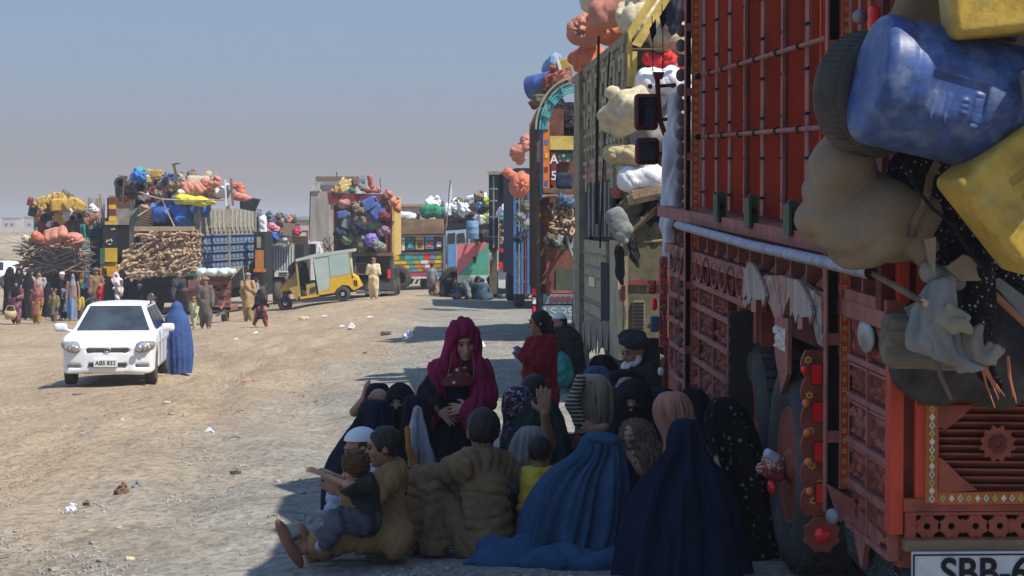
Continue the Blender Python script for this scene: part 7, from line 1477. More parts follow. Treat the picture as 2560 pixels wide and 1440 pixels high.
    if hd == 'hair': sdf('hair', shift(sub(ell(tuple(J['head']-V3(f)/H*.015*hs+V3((0, 0, .03*hs))), (.098*hs, .112*hs, .118*hs)), ell(tuple(J['head']+V3(f)/H*.12*hs-V3((0, 0, .04))), (.1*hs,)*3), .02), base), .022, hm or HAIR, t)
    elif hd == 'cap': sdf('cap', shift(cut(ell(tuple(J['head']+V3((0, 0, .05*hs))), (.105*hs, .115*hs, .10*hs)), (0, 0, -1), tuple(J['head']+V3((0, 0, .045*hs)))), base), .02, hm or WHT, t)
    elif hd == 'turban': sdf('turban', shift(uni([ell(tuple(J['head']+V3((0, 0, .075*hs))), (.13*hs, .14*hs, .075*hs)), ell(tuple(J['head']+V3((0, 0, .11*hs))), (.08*hs, .09*hs, .06*hs))], .02), base), .022, hm or GRYC, t)
    elif hd == 'scarf':
        g_ = uni([ell(tuple(J['head']-V3(f)/H*.01), (.11*hs, .12*hs, .135*hs)), seg(J['head']-V3((0, 0, .08*hs)), J['neck'], .09*hs, .12*k), seg(J['neck'], J['chest'], .14*k, .175*k*wide), seg(J['shL'], J['shR'], .085*k, .085*k), seg(J['chest'], W(0, .05, .55), .16*k, .12*k)], .05)
        g_ = sub(g_, ell(tuple(J['head']+V3(f)/H*.11*hs-V3((0, 0, .015))), (.075*hs, .075*hs, .085*hs)), .02); sdf('headscarf', shift(folds(g_, .015, (18, 18, 7), seed+5), base), .025, hm or a, t)
    return t
C = lambda n, *c, **k: mat('cloth_'+n, tuple(c), rough=.92, var=k.get('var', .18), scale=5, bump=.85, bscale=13, spec=.12)
# ---------------- the group resting in the shade of the red lorry ----------------
BRN = C('brown_boy', .27, .165, .075); BRT = C('brown_teen', .18, .12, .065); BKC = C('black', .014, .014, .017); NVC = C('navy_dark', .012, .018, .035); MGT = C('magenta', .20, .012, .055)
BLB = C('burqa_blue', .028, .074, .145); BLN = C('burqa_navy', .007, .015, .038); LBL = C('pale_blue', .30, .38, .50); JNS = C('jeans', .09, .09, .11, var=.5); GRS = C('grey_scarf', .20, .19, .18); GNS = C('green_shawl', .014, .032, .026)
SAL = C('salmon_scarf', .42, .20, .13); REDC = C('red_dress', .17, .012, .018); TRQ = C('turquoise', .02, .22, .21); WCAP = C('white_cap', .62, .62, .66, var=.05); YLC = C('yellow_shirt', .50, .36, .05); DKC = C('dark_kameez', .022, .022, .022)
FLB = pattern('floral_black', (.006, .006, .007), [(.26, .22, .14), (.02, .16, .17)], 'spots', 15, .9, .17); FLH = pattern('floral_scarf', (.045, .035, .06), [(.32, .05, .09), (.40, .40, .44), (.03, .03, .07)], 'blot', 24, .9, .42)
BGP = pattern('beige_print', (.30, .24, .165), [(.02, .018, .018)], 'spots', 16, .9, .2, (1.6, 1.6, .5)); STR = pattern('striped_scarf', (.35, .30, .22), [(.03, .03, .03)], 'wave', 14, .9, .42)
HRB = mat('hair_brown', (.10, .045, .02), rough=.6, var=.5, scale=40, bump=.6); BDP = pattern('mirror_bodice', (.13, .02, .02), [(.55, .5, .45)], 'spots', 26, .6, .26)
SOLE = mat('sandal_brown', (.22, .09, .045), rough=.7, dust=.2)
def off(t): return V3(t.location)
def pl(mb, name, m, t): b = off(t); mb.v = [(v[0]-b[0], v[1]-b[1], v[2]-b[2]) for v in mb.v]; return mb.build(name, m, t)
def sl(name, f, res, m, t): return sdf(name, shift(f, off(t)), res, m, t)
def near_people():
    # boy in mustard brown, legs stretched out
    Y = 11.2
    J = pj(dict(head=(958, 1120, Y), neck=(980, 1176, Y+.02), chest=(966, 1232, Y+.02), pelv=(968, 1330, Y), shL=(958, 1202, Y-.12), shR=(985, 1192, Y+.14), elL=(912, 1268, Y-.2), haL=(850, 1232, Y-.18), elR=(915, 1250, Y+.2), haR=(862, 1225, Y+.1),
                hiL=(975, 1345, Y-.05), hiR=(970, 1340, Y+.1), knL=(880, 1345, Y-.12), knR=(860, 1335, Y+.12), anL=(760, 1372, Y-.1), anR=(800, 1375, Y+.1), toL=(722, 1340, Y-.12), toR=(780, 1362, Y+.1)))
    J['hdL'] = V3((-.8, 0, .55)); J['hdR'] = V3((-.8, 0, .55))
    t, P, b = figure('boy in mustard brown kameez sitting with legs stretched out, holding the toddler', J, (-1, -.12, -.12), .82, .85, [
        ('kameez', [[['neck', 'chest', 'pelv'], [.05, .068, .075]], [['neck', 'shL', 'elL', 'haL'], [.05, .056, .046, .034]], [['neck', 'shR', 'elR', 'haR'], [.05, .056, .046, .034]], [['pelv', (J['pelv']*.5+J['knL']*.5)], [.10, .06]]], BRN, [((-.6, 0, .8), J['neck']+V3((-.03, 0, .045)))], .014),
        ('shalwar', [[['pelv', 'hiL', 'knL', (J['knL']*.35+J['anL']*.65)], [.09, .085, .062, .055]], [['pelv', 'hiR', 'knR', (J['knR']*.35+J['anR']*.65)], [.09, .085, .062, .055]]], BRN, None, .014)], 'hair', res=.0065, hn=((0, -1, .3), (0, -1, .3)), curl=.15, hs=.86)
    for q, d in (('L', (-.35, 0, 1)), ('R', (-.3, 0, 1))):
        a, o = J['an'+q], J['to'+q]; n = V3(d)/np.linalg.norm(d); c = (a+o)/2+V3((-.035, 0, -.005)); f = ell(tuple(c), (.035, .055, .14), (0, math.radians(-28 if q == 'L' else -20), 0)); sl('sandal', f, .008, SOLE, t)
        sl('sandal_strap', uni([seg(c+V3((.02, -.055, .03)), c+V3((.05, 0, .035)), .012), seg(c+V3((.05, 0, .035)), c+V3((.02, .055, .03)), .012)], .01), .007, JNS, t)
    # toddler in dark jacket
    Y = 11.0
    J = pj(dict(head=(888, 1172, Y), neck=(905, 1206, Y), chest=(912, 1230, Y), pelv=(915, 1300, Y), shL=(915, 1214, Y-.08), shR=(912, 1212, Y+.08), elL=(870, 1212, Y-.12), haL=(808, 1186, Y-.1), elR=(880, 1205, Y+.12), haR=(838, 1188, Y+.1), knL=(850, 1305, Y-.08), knR=(860, 1300, Y+.1), anL=(818, 1352, Y-.08), anR=(812, 1340, Y+.08), toL=(800, 1366, Y-.08), toR=(795, 1352, Y+.08)))
    t, P, b = figure('curly brown-haired toddler in dark jacket and jeans reaching out with both hands', J, (-1, -.15, -.35), .6, .8, [
        ('jacket', [[['neck', 'chest', 'pelv'], [.04, .06, .07]], [['neck', 'shL', 'elL', (J['elL']*.3+J['haL']*.7)], [.035, .038, .036, .028]], [['neck', 'shR', 'elR', (J['elR']*.3+J['haR']*.7)], [.035, .038, .036, .028]]], C('jacket', .03, .034, .03), [((-.5, 0, .85), J['neck']+V3((-.02, 0, .02)))], .012),
        ('jeans', [[['pelv', 'knL', 'anL'], [.065, .048, .04]], [['pelv', 'knR', 'anR'], [.065, .048, .04]]], JNS, None, .012)], None, res=.006, skin=SKL, hn=((0, -.3, 1), (0, -.3, 1)), curl=.2, hs=.66)
    f = sub(ell(P(0, -.015, .035), (.092*.66, .104*.66, .10*.66)), ell(P(0, .12, -.05), (.07, .08, .07)), .015); sl('hair', folds(f, .010, (120, 120, 120), 2), .005, HRB, t)
    sl('shoe', uni([seg(J['anL'], J['toL'], .032, .028)], .01), .007, mat('shoe_lilac', (.35, .32, .45), rough=.6), t)
    # boy with white cap
    Y = 11.75
    J = pj(dict(head=(902, 1126, Y), neck=(925, 1170, Y), chest=(940, 1210, Y), pelv=(950, 1290, Y), shL=(935, 1186, Y-.12), shR=(950, 1182, Y+.12), elL=(900, 1240, Y-.15), haL=(862, 1215, Y-.12), elR=(905, 1235, Y+.1), haR=(870, 1240, Y+.05), knL=(860, 1230, Y-.05), knR=(865, 1225, Y+.15), anL=(838, 1290, Y-.05), anR=(840, 1280, Y+.12), toL=(812, 1296, Y-.05), toR=(815, 1290, Y+.12)))
    t, P, b = figure('boy in pale blue with a round white cap, seated behind the toddler', J, (-1, -.25, -.25), .85, .85, [
        ('kameez', [[['neck', 'chest', 'pelv'], [.055, .085, .10]], [['neck', 'shL', 'elL', 'haL'], [.055, .055, .045, .035]], [['neck', 'shR', 'elR', 'haR'], [.055, .055, .045, .035]], [['shR', pt(990, 1200, Y+.2)], [.06, .03]]], LBL, [((-.5, 0, .85), J['neck']+V3((-.03, 0, .03)))], .014),
        ('shalwar', [[['pelv', 'knL', 'anL'], [.09, .06, .05]], [['pelv', 'knR', 'anR'], [.09, .06, .05]]], LBL, None, .014)], 'cap', WCAP, res=.0065, hs=.92)
    c = pt(822, 1292, Y-.08); sl('sandal', ell(tuple(c), (.07, .04, .025), (0, .4, 0)), .008, GRPL, t)
    # teenager seen from behind
    Y = 11.35
    J = pj(dict(head=(1207, 1082, Y), neck=(1210, 1140, Y), chest=(1210, 1215, Y), pelv=(1215, 1350, Y-.02), shL=(1165, 1163, Y-.05), shR=(1255, 1168, Y+.1), elL=(1095, 1190, Y+.15), haL=(1035, 1192, Y+.25), elR=(1130, 1200, Y+.4), haR=(1040, 1205, Y+.4),
                hiL=(1190, 1360, Y), hiR=(1205, 1355, Y+.15), knL=(1062, 1208, Y+.2), knR=(1090, 1205, Y+.4), anL=(1018, 1378, Y+.15), anR=(1050, 1372, Y+.35), toL=(962, 1385, Y+.1), toR=(1000, 1380, Y+.3)))
    t, P, b = figure('teenage boy in dark brown kameez sitting hunched, seen from behind, arms over knees', J, (-.18, 1, -.12), 1.0, .95, [
        ('kameez', [[['neck', 'chest', 'pelv'], [.055, .10, .11]], [['neck', 'shL', 'elL', 'haL'], [.06, .062, .048, .036]], [['neck', 'shR', 'elR', 'haR'], [.06, .062, .048, .036]], [[pt(1225, 1220, Y), pt(1235, 1290, Y), pt(1240, 1350, Y), pt(1170, 1380, Y)], [.07, .08, .075, .04]]], BRT, [((0, .3, 1), J['neck']+V3((0, 0, .045)))], .012),
        ('shalwar', [[['pelv', 'hiL', 'knL', (J['knL']*.25+J['anL']*.75)], [.095, .085, .062, .062]], [['pelv', 'hiR', 'knR', (J['knR']*.25+J['anR']*.75)], [.095, .085, .062, .06]], [[pt(1075, 1225, Y+.1), pt(1085, 1365, Y+.05)], [.035, .055]]], BRT, [((0, 0, -1), pt(1000, 1392, Y))], .016)], 'hair', res=.007, hn=((0, -.2, 1), (0, -.2, 1)), hs=1.0, face=False)
    sl('sandal', ell(tuple(pt(965, 1392, Y+.05)), (.12, .045, .018), (0, .05, 0)), .008, GRPL, t)
    # girl with magenta scarf
    Y = 12.6
    J = pj(dict(head=(1158, 858, Y), neck=(1152, 912, Y+.02), chest=(1148, 960, Y+.03), pelv=(1145, 1080, Y+.03), shL=(1196, 930, Y+.03), shR=(1105, 930, Y+.03), elR=(1072, 985, Y-.03), haR=(1098, 1024, Y-.12), elL=(1212, 1000, Y-.02), haL=(1172, 1022, Y-.14), knL=(1165, 1190, Y), knR=(1125, 1190, Y), anL=(1165, 1300, Y), anR=(1125, 1300, Y), toL=(1168, 1310, Y-.1), toR=(1122, 1310, Y-.1)))
    J['hdR'] = V3((.7, -.1, -.55)); J['hdL'] = V3((-.75, -.1, .0))
    t, P, b = figure('girl standing with a magenta headscarf over a mirror-work bodice, hands folded', J, (.22, -1, -.22), .82, .82, [
        ('sleeves', [[['neck', 'shR', 'elR', (J['elR']*.35+J['haR']*.65)], [.05, .06, .05, .04]], [['neck', 'shL', 'elL', (J['elL']*.4+J['haL']*.6)], [.05, .06, .05, .04]]], BKC, None, .008),
        ('bodice', [[['neck', 'chest'], [.06, .10]], [['chest', pt(1146, 975, Y-.03)], [.105, .105]]], BDP, [((0, 0, 1), J['neck']+V3((0, 0, .0))), ((0, 0, -1), pt(1148, 962, Y))], .004)], 'hair', res=.0065, skin=SKL, hn=((0, -1, .3), (0, -1, .5)), curl=.25, up=(-.10, 0, 1), hs=.86)
    drape('skirt', [(962, 1106, 1184), (1010, 1098, 1196), (1080, 1078, 1206), (1160, 1052, 1212), (1240, 1046, 1220), (1300, 1040, 1226)], Y+.03, C('skirt_navy', .010, .013, .026), t, .8, .014, 8, 3, n=30, off=b)
    m = MB().tube([pt(1113, 960, Y-.09), pt(1148, 963, Y-.125), pt(1183, 960, Y-.08)], .009, 6); pl(m, 'silver_trim', mat('trim_silver', (.45, .43, .4), rough=.5, var=.4, scale=60), t)
    m = MB()
    for k in range(3): a = J['haR']-V3((.70, -.1, -.55))*(.01+k*.012); m.lathe([(.028, -.003), (.031, 0), (.028, .003)], tuple(a), 'x', 14)
    pl(m, 'bracelet', mat('bangle', (.45, .25, .3), rough=.3, metal=.6), t)
    f = uni([ell(P(-.0, -.02, .02), (.102*.9, .12*.9, .125*.9)), seg(P(-.06, -.0, -.06), pt(1104, 925, Y), .045, .06), seg(P(.06, -.02, -.08), pt(1200, 925, Y), .04, .055)], .06)
    f = sub(f, uni([ell(P(.012, .12, -.02), (.062, .085, .095)), seg(pt(1152, 905, Y-.2), pt(1146, 1010, Y-.22), .07, .10), ], .03), .015)
    f = uni([f, seg(pt(1098, 925, Y-.03), pt(1090, 1000, Y-.02), .05, .04), seg(pt(1092, 1000, Y-.04), pt(1072, 1085, Y-.02), .04, .028), seg(pt(1200, 925, Y-.0), pt(1210, 990, Y-.03), .06, .06), seg(pt(1207, 990, Y-.03), pt(1178, 1035, Y-.14), .06, .045), seg(pt(1178, 1035, Y-.14), pt(1188, 1085, Y-.13), .045, .02)], .04)
    sl('headscarf', folds(f, .012, (40, 40, 6), 12), .0075, MGT, t)
    for a in ((1130, 880, 1118, 945), (1180, 870, 1184, 950)): pl(MB().tube([pt(a[0], a[1], Y-.11), pt((a[0]+a[2])/2+2, (a[1]+a[3])/2, Y-.13), pt(a[2], a[3], Y-.11)], .003, 5), 'scarf_hem', PINK, t)
    # girl in red, standing
    Y = 18.2
    J = pj(dict(head=(1347, 808, Y), neck=(1352, 842, Y), chest=(1350, 875, Y), pelv=(1350, 960, Y), shL=(1362, 856, Y-.12), shR=(1352, 856, Y+.12), elL=(1345, 898, Y-.18), haL=(1316, 888, Y-.15), elR=(1335, 895, Y+.15), haR=(1312, 880, Y+.1), knL=(1350, 1050, Y-.06), knR=(1352, 1050, Y+.06), anL=(1350, 1128, Y-.06), anR=(1352, 1128, Y+.06), toL=(1335, 1138, Y-.06), toR=(1335, 1138, Y+.06)))
    t, P, b = figure('girl in a long plain red dress standing in profile with a ponytail', J, (-1, -.15, -.05), .85, .8, [
        ('dress', [[['neck', 'chest', 'pelv', pt(1346, 1080, Y)], [.06, .12, .13, .18]], [['neck', 'shL', 'elL', 'haL'], [.05, .065, .06, .05]], [['neck', 'shR', 'elR', 'haR'], [.05, .06, .05, .04]]], REDC, [((-.2, 0, 1), J['neck']+V3((0, 0, .02)))], .014)], 'pony', res=.010, hs=.86, curl=.7)
    f = folds(uni([ell(tuple(pt(1298, 885, Y-.1)), (.035, .03, .03)), ell(tuple(pt(1292, 878, Y-.1)), (.02, .02, .03))], .02), .01, (60, 60, 60), 3); sdf('snack_bag', f, .007, mat('foil_blue', (.05, .09, .2), rough=.3, var=.6, scale=50), None, label='crinkled blue snack bag held by the girl in red', cat='bag')
    # man with white cap seated farther back, with a child
    Y = 28.5
    J = pj(dict(head=(1397, 808, Y), neck=(1408, 832, Y), chest=(1415, 860, Y), pelv=(1420, 925, Y), shL=(1425, 848, Y-.15), shR=(1408, 848, Y+.15), elL=(1428, 890, Y-.2), haL=(1400, 900, Y-.2), elR=(1400, 890, Y+.2), haR=(1385, 900, Y+.1), knL=(1385, 885, Y-.1), knR=(1385, 885, Y+.15), anL=(1375, 935, Y-.1), anR=(1375, 935, Y+.1), toL=(1362, 942, Y-.1), toR=(1362, 942, Y+.1)))
    t, P, b = figure('bearded man in black with a white cap sitting by the khaki lorry', J, (-1, -.35, -.05), 1.0, 1, [
        ('kameez', [[['neck', 'chest', 'pelv'], [.06, .18, .21]], [['neck', 'shL', 'elL', 'haL'], [.06, .10, .09, .06]], [['neck', 'shR', 'elR', 'haR'], [.1, .1, .09, .06]], [['pelv', 'knL', 'anL'], [.2, .14, .1]]], DKC, None, .02)], 'cap', WCAP, res=.014)
    sl('beard', sub(ell(P(0, .05, -.075), (.06, .055, .055)), ell(P(0, .09, -.045), (.03, .03, .02)), .01), .011, HAIR, t)
    Y = 27.8
    J = pj(dict(head=(1388, 872, Y), neck=(1396, 895, Y), chest=(1400, 912, Y), pelv=(1404, 938, Y), shL=(1404, 902, Y-.1), shR=(1398, 902, Y+.1), elL=(1400, 925, Y-.14), haL=(1385, 930, Y-.14), elR=(1392, 925, Y+.1), haR=(1382, 930, Y+.1), knL=(1385, 915, Y-.05), knR=(1385, 915, Y+.1), anL=(1380, 942, Y-.05), anR=(1380, 942, Y+.1), toL=(1372, 946, Y-.05), toR=(1372, 946, Y+.1)))
    figure('small child in turquoise sitting in front of the bearded man', J, (-1, -.2, -.1), .72, .8, [('kameez', [[['neck', 'chest', 'pelv'], [.07, .13, .15]], [['neck', 'shL', 'elL', 'haL'], [.06, .06, .055, .045]], [['neck', 'shR', 'elR', 'haR'], [.06, .06, .055, .045]], [['pelv', 'knL', 'anL'], [.14, .09, .07]]], TRQ, None, .012)], 'hair', res=.012, hs=.86)
    # old man with dark turban and white beard
    Y = 17.3
    J = pj(dict(head=(1583, 884, Y), neck=(1598, 930, Y), chest=(1600, 965, Y), pelv=(1600, 1080, Y), shL=(1622, 950, Y-.1), shR=(1578, 948, Y+.1), elL=(1640, 1020, Y-.15), haL=(1590, 1040, Y-.2), elR=(1560, 1010, Y), haR=(1575, 1035, Y-.2), knL=(1600, 1060, Y-.4), knR=(1560, 1060, Y-.4), anL=(1600, 1150, Y-.4), anR=(1560, 1150, Y-.4), toL=(1600, 1160, Y-.55), toR=(1560, 1160, Y-.55)))
    t, P, b = figure('old man with dark turban and full white beard beside the red lorry', J, (-.75, -.65, -.12), 1.02, 1, [
        ('kameez', [[['neck', 'chest', 'pelv'], [.055, .17, .20]], [['neck', 'shL', 'elL', 'haL'], [.06, .1, .09, .06]], [['neck', 'shR', 'elR', 'haR'], [.06, .1, .09, .06]], [['pelv', 'knL', 'anL'], [.2, .15, .1]], [['pelv', 'knR', 'anR'], [.2, .15, .1]]], DKC, None, .02)], None, res=.009)
    f = uni([ell(P(0, -.02, .10), (.115, .125, .05), (.3, .15, .0)), ell(P(.03, -.04, .115), (.10, .10, .055)), seg(P(.05, -.08, .06), tuple(pt(1638, 930, Y+.02)), .06, .05), seg(pt(1630, 880, Y+.03), pt(1652, 1000, Y), .05, .04)], .03); sl('turban', folds(f, .008, (50, 50, 30), 9), .008, C('turban_grey', .03, .034, .034), t)
    f = uni([ell(P(0, .045, -.095), (.062, .055, .055)), ell(P(0, .04, -.12), (.045, .04, .045)), ell(P(.055, .01, -.05), (.02, .03, .05)), ell(P(-.055, .01, -.05), (.02, .03, .05))], .03); sl('beard', folds(f, .008, (90, 90, 50), 4), .007, mat('beard_white', (.62, .60, .56), rough=.9, var=.2, scale=40, bump=.6), t)
    sl('white_collar', folds(uni([seg(pt(1610, 940, Y-.15), pt(1622, 968, Y-.17), .03, .045)], .02), .006, (40, 40, 20)), .008, WCAP, t)
def veiled(label, lv, Y, m, dr=.8, amp=.016, nf=8, seed=0, skin_at=None, extra=None, group=None, nm='shawl', fdir=(0, -1, 0), hs=.92, niqab=None, n=40, eyes_=True):
    """seated woman: body with head, torso and folded legs under a cloth traced in rows"""
    q = [r for r in lv]; c = pt((q[-1][1]+q[-1][2])/2, q[-1][0], Y); hx, hy = ((q[2][1]+q[2][2])/2, q[0][0]+.17*F/Y) if skin_at is None else skin_at[:2]; hs = hs if skin_at is not None else (.4 if dr < .78 else .6)
    Yh = Y if skin_at is None or len(skin_at) < 3 else skin_at[2]
    t = thing('person', label, 'person', (c.x, Y, gz(c.x, Y)), group=group); b = off(t); h = V3(pt(hx, hy, Yh)); hf, P, R = head_prims(h, fdir, hs, ears=False)
    nk = V3(pt((q[2][1]+q[2][2])/2, hy, Y))-V3((0, 0, .16)); md = q[-4] if len(q) > 5 else q[-2]; pe = V3((pt((md[1]+md[2])/2, md[0], Y).x, Y+.01, b[2]+.12)); kn = pe+V3(fdir)*.06
    bf = uni([hf, seg(h-V3((0, 0, .06)), nk, .045, .05), seg(nk, pe, .05, .06), seg(pe, kn, .06, .05)], .03)
    sdf('body', shift(bf, b), .010, SKL, t); o = drape(nm, lv, Y, m, t, dr, amp, nf, seed, n=n, off=b)
    if skin_at is not None and eyes_: eyes(P, hs, t, b)
    if niqab: sl('face_veil', folds(uni([ell(P(0, .025, -.065), (.072, .078, .062)), ell(P(0, .02, -.13), (.06, .06, .06))], .04), .004, (60, 60, 20)), .008, niqab, t)
    return t, P, b
def near_women():
    # two burqas in front
    t, P, b = veiled('woman in bright blue burqa hunched at the centre, her hem spread on the ground', [(1078, 1488, 1496), (1083, 1468, 1528), (1097, 1452, 1550), (1120, 1444, 1562), (1145, 1422, 1568), (1175, 1378, 1576), (1225, 1338, 1584), (1290, 1308, 1588), (1350, 1290, 1580), (1395, 1262, 1570), (1418, 1250, 1566)], 11.15, BLB, .62, .030, 14, 4, nm='burqa', n=60, fdir=(.5, 1, 0))
    f = folds(uni([seg(pt(1330, 1380, 11.1), pt(1215, 1392, 11.05), .07, .03), seg(pt(1420, 1400, 11.0), pt(1250, 1412, 11.0), .06, .03), seg(pt(1215, 1392, 11.05), pt(1165, 1408, 11.05), .03, .012), ell(tuple(pt(1230, 1372, 11.15)), (.07, .06, .05)), seg(pt(1550, 1405, 10.95), pt(1400, 1410, 10.95), .05, .04)], .05), .018, (10, 40, 40), 7); sl('burqa_hem', f, .0085, BLB, t)
    sl('burqa_cap_band', uni([seg(pt(1478, 1094, 11.02), pt(1535, 1104, 11.0), .022, .02)], .01), .008, BLB, t)
    veiled('woman in dark navy burqa seated nearest the camera beside the lorry wheel', [(1045, 1705, 1718), (1050, 1685, 1742), (1066, 1674, 1758), (1092, 1668, 1766), (1122, 1668, 1772), (1148, 1654, 1784), (1180, 1624, 1808), (1225, 1592, 1834), (1275, 1568, 1854), (1340, 1545, 1868), (1400, 1528, 1880), (1460, 1515, 1890)], 10.75, BLN, .7, .026, 13, 6, nm='burqa', n=60, fdir=(-.3, 1, 0))
    veiled('woman in black chador with scattered flowers, nearest the lorry tyres', [(992, 1800, 1815), (998, 1778, 1838), (1025, 1762, 1862), (1070, 1760, 1880), (1130, 1772, 1900), (1220, 1790, 1925), (1320, 1810, 1945), (1430, 1820, 1955)], 11.3, FLB, .75, .022, 9, 9, nm='chador', n=50, fdir=(-.8, .6, 0))
    veiled('woman in a salmon headscarf between the navy burqa and the black niqab', [(978, 1675, 1690), (984, 1650, 1712), (1010, 1632, 1735), (1050, 1634, 1745), (1090, 1650, 1760), (1130, 1655, 1770), (1200, 1640, 1785), (1290, 1620, 1800)], 12.0, SAL, .85, .016, 9, 5, nm='headscarf', fdir=(-.9, .4, 0))
    t, P, b = veiled('woman in black niqab facing the camera, only her eyes showing', [(948, 1580, 1592), (953, 1560, 1610), (975, 1548, 1628), (1010, 1543, 1634), (1050, 1538, 1642), (1100, 1500, 1665), (1180, 1490, 1680), (1310, 1480, 1690)], 12.5, BKC, .8, .018, 8, 3, skin_at=(1580, 1008, 12.42), nm='chador', niqab=BKC, hs=.98, fdir=(-.1, -1, 0))
    sl('hood_edge', sub(ell(P(0, -.0, .01), (.105, .115, .13)), uni([ell(P(0, .13, .012), (.06, .07, .022)), ell(P(0, -.3, -.5), (.3, .3, .3))], 0), .008), .008, BKC, t)
    # fur-hooded baby she holds
    t2 = thing('person', 'baby wrapped with a brown fur hood in the arms of the niqab woman', 'person', tuple(pt(1588, 1110, 12.2))); b2 = off(t2)
    sl('body', uni([head_prims(pt(1577, 1088, 12.2), (-.3, -1, -.2), .55, ears=False)[0], seg(pt(1590, 1110, 12.25), pt(1620, 1160, 12.2), .08, .08)], .02), .007, SKL, t2)
    sl('fur_hood', folds(sub(uni([ell(tuple(pt(1592, 1088, 12.24)), (.095, .08, .085)), seg(pt(1605, 1105, 12.24), pt(1630, 1150, 12.2), .08, .09)], .03), ell(tuple(pt(1575, 1090, 12.1)), (.052, .08, .05)), .015), .01, (100, 100, 100), 3), .008, mat('fur_brown', (.16, .10, .065), rough=1, var=.6, scale=40, bump=1), t2)
    t, P, b = veiled('woman in black hood with a pale blue and white veil beside the niqab woman', [(922, 1555, 1568), (928, 1530, 1592), (950, 1522, 1612), (990, 1518, 1620), (1040, 1515, 1640), (1120, 1500, 1650), (1250, 1490, 1660)], 13.0, BKC, .8, .014, 8, 12, skin_at=(1564, 968, 12.95), nm='chador', hs=.66, fdir=(-.75, -.65, 0))
    sl('pale_veil', folds(uni([seg(pt(1545, 985, 12.82), pt(1543, 1060, 12.8), .035, .03), seg(pt(1543, 1060, 12.8), pt(1552, 1120, 12.8), .035, .03)], .02), .01, (50, 50, 12), 5), .008, pattern('veil_aqua', (.35, .42, .48), [(.03, .20, .25), (.03, .03, .05)], 'blot', 16, .8, .42), t)
    veiled('woman in navy shawl directly behind the salmon headscarf', [(968, 1640, 1655), (974, 1618, 1680), (1000, 1604, 1700), (1050, 1600, 1710), (1150, 1590, 1720), (1280, 1580, 1730)], 12.7, NVC, .8, .014, 8, 15, fdir=(.2, 1, 0)); veiled('woman in black shawl between the salmon headscarf and the flowered chador', [(970, 1722, 1738), (976, 1706, 1758), (1000, 1696, 1775), (1050, 1690, 1785), (1150, 1690, 1790), (1280, 1690, 1795)], 12.6, BKC, .8, .014, 8, 16, fdir=(.2, 1, 0))
    t, P, b = veiled('woman in a beige scarf printed with black diamonds and stripes, hands at her face', [(934, 1468, 1485), (940, 1445, 1510), (965, 1428, 1532), (1010, 1424, 1540), (1060, 1438, 1535), (1120, 1435, 1530), (1200, 1420, 1540), (1300, 1410, 1545)], 12.75, BGP, .85, .015, 9, 21, nm='headscarf', fdir=(-.9, -.2, 0))
    sl('striped_border', folds(uni([seg(pt(1450, 950, 12.62), pt(1432, 1010, 12.62), .03, .035), seg(pt(1432, 1010, 12.62), pt(1450, 1055, 12.6), .035, .03)], .02), .006, (40, 40, 20)), .008, STR, t)
    sl('hands', uni([seg(pt(1478, 1078, 12.5), pt(1512, 1070, 12.5), .03, .028), seg(pt(1490, 1095, 12.5), pt(1485, 1120, 12.5), .035, .04)]+hand(pt(1508, 1085, 12.5), (-1, 0, .35), (0, -1, 0), .9), .015), .006, SK, t)
    drape('maroon_dress', [(1085, 1420, 1470), (1110, 1400, 1500), (1160, 1395, 1510), (1250, 1390, 1520)], 12.45, pattern('maroon_print', (.045, .015, .02), [(.14, .05, .05)], 'blot', 14, .9, .42), t, .6, .012, 8, 2, n=16, off=b)
    veiled('woman in mid-blue burqa at the back of the group', [(914, 1485, 1500), (920, 1466, 1518), (945, 1452, 1538), (990, 1445, 1545), (1080, 1435, 1552), (1220, 1425, 1560)], 14.3, C('burqa_mid', .05, .085, .16), .8, .014, 9, 18, nm='burqa', fdir=(.2, 1, 0)); veiled('woman in plain black shawl at the very back of the group', [(886, 1500, 1512), (892, 1482, 1528), (915, 1470, 1540), (960, 1465, 1545), (1060, 1455, 1555), (1200, 1450, 1560)], 15.2, BKC, .8, .014, 8, 19, fdir=(.2, 1, 0))
    # green shawl with raised hand
    t, P, b = veiled('woman in dark green shawl with one hand raised behind her head', [(992, 1345, 1358), (998, 1325, 1380), (1020, 1308, 1400), (1060, 1285, 1418), (1110, 1262, 1432), (1180, 1250, 1440), (1280, 1240, 1445)], 12.35, GNS, .7, .016, 8, 23, fdir=(.2, 1, 0))
    J0, J1 = V3(pt(1366, 1072, 12.05)), V3(pt(1362, 1034, 12.0)); sl('raised_hand', uni([seg(pt(1374, 1110, 12.1), J0, .04, .032), seg(J0, J1, .03, .024)]+hand(J1, (-.05, 0, 1), (0, -1, 0), .95, .12, .12), .012), .0055, SK, t)
    veiled('woman with a floral purple headscarf at the left of the green shawl', [(964, 1286, 1298), (969, 1268, 1318), (990, 1254, 1334), (1020, 1250, 1338), (1060, 1256, 1335), (1120, 1245, 1345), (1260, 1240, 1350)], 13.0, FLH, .9, .014, 8, 25, nm='headscarf', fdir=(-.9, -.2, 0))
    J = pj(dict(head=(1335, 985, 13.4), neck=(1335, 1020, 13.4), chest=(1335, 1060, 13.4), pelv=(1335, 1150, 13.4), knL=(1320, 1150, 13.6), knR=(1350, 1150, 13.6), anL=(1320, 1230, 13.6), anR=(1350, 1230, 13.6), toL=(1320, 1235, 13.7), toR=(1350, 1235, 13.7)))
    figure('dark-haired child seen from behind, below the girl in red', J, (.1, 1, 0), .75, .8, [('shirt', [[['neck', 'chest', 'pelv'], [.06, .12, .14]]], DKC, None, .01)], 'bob', res=.011, hs=.95, face=False)
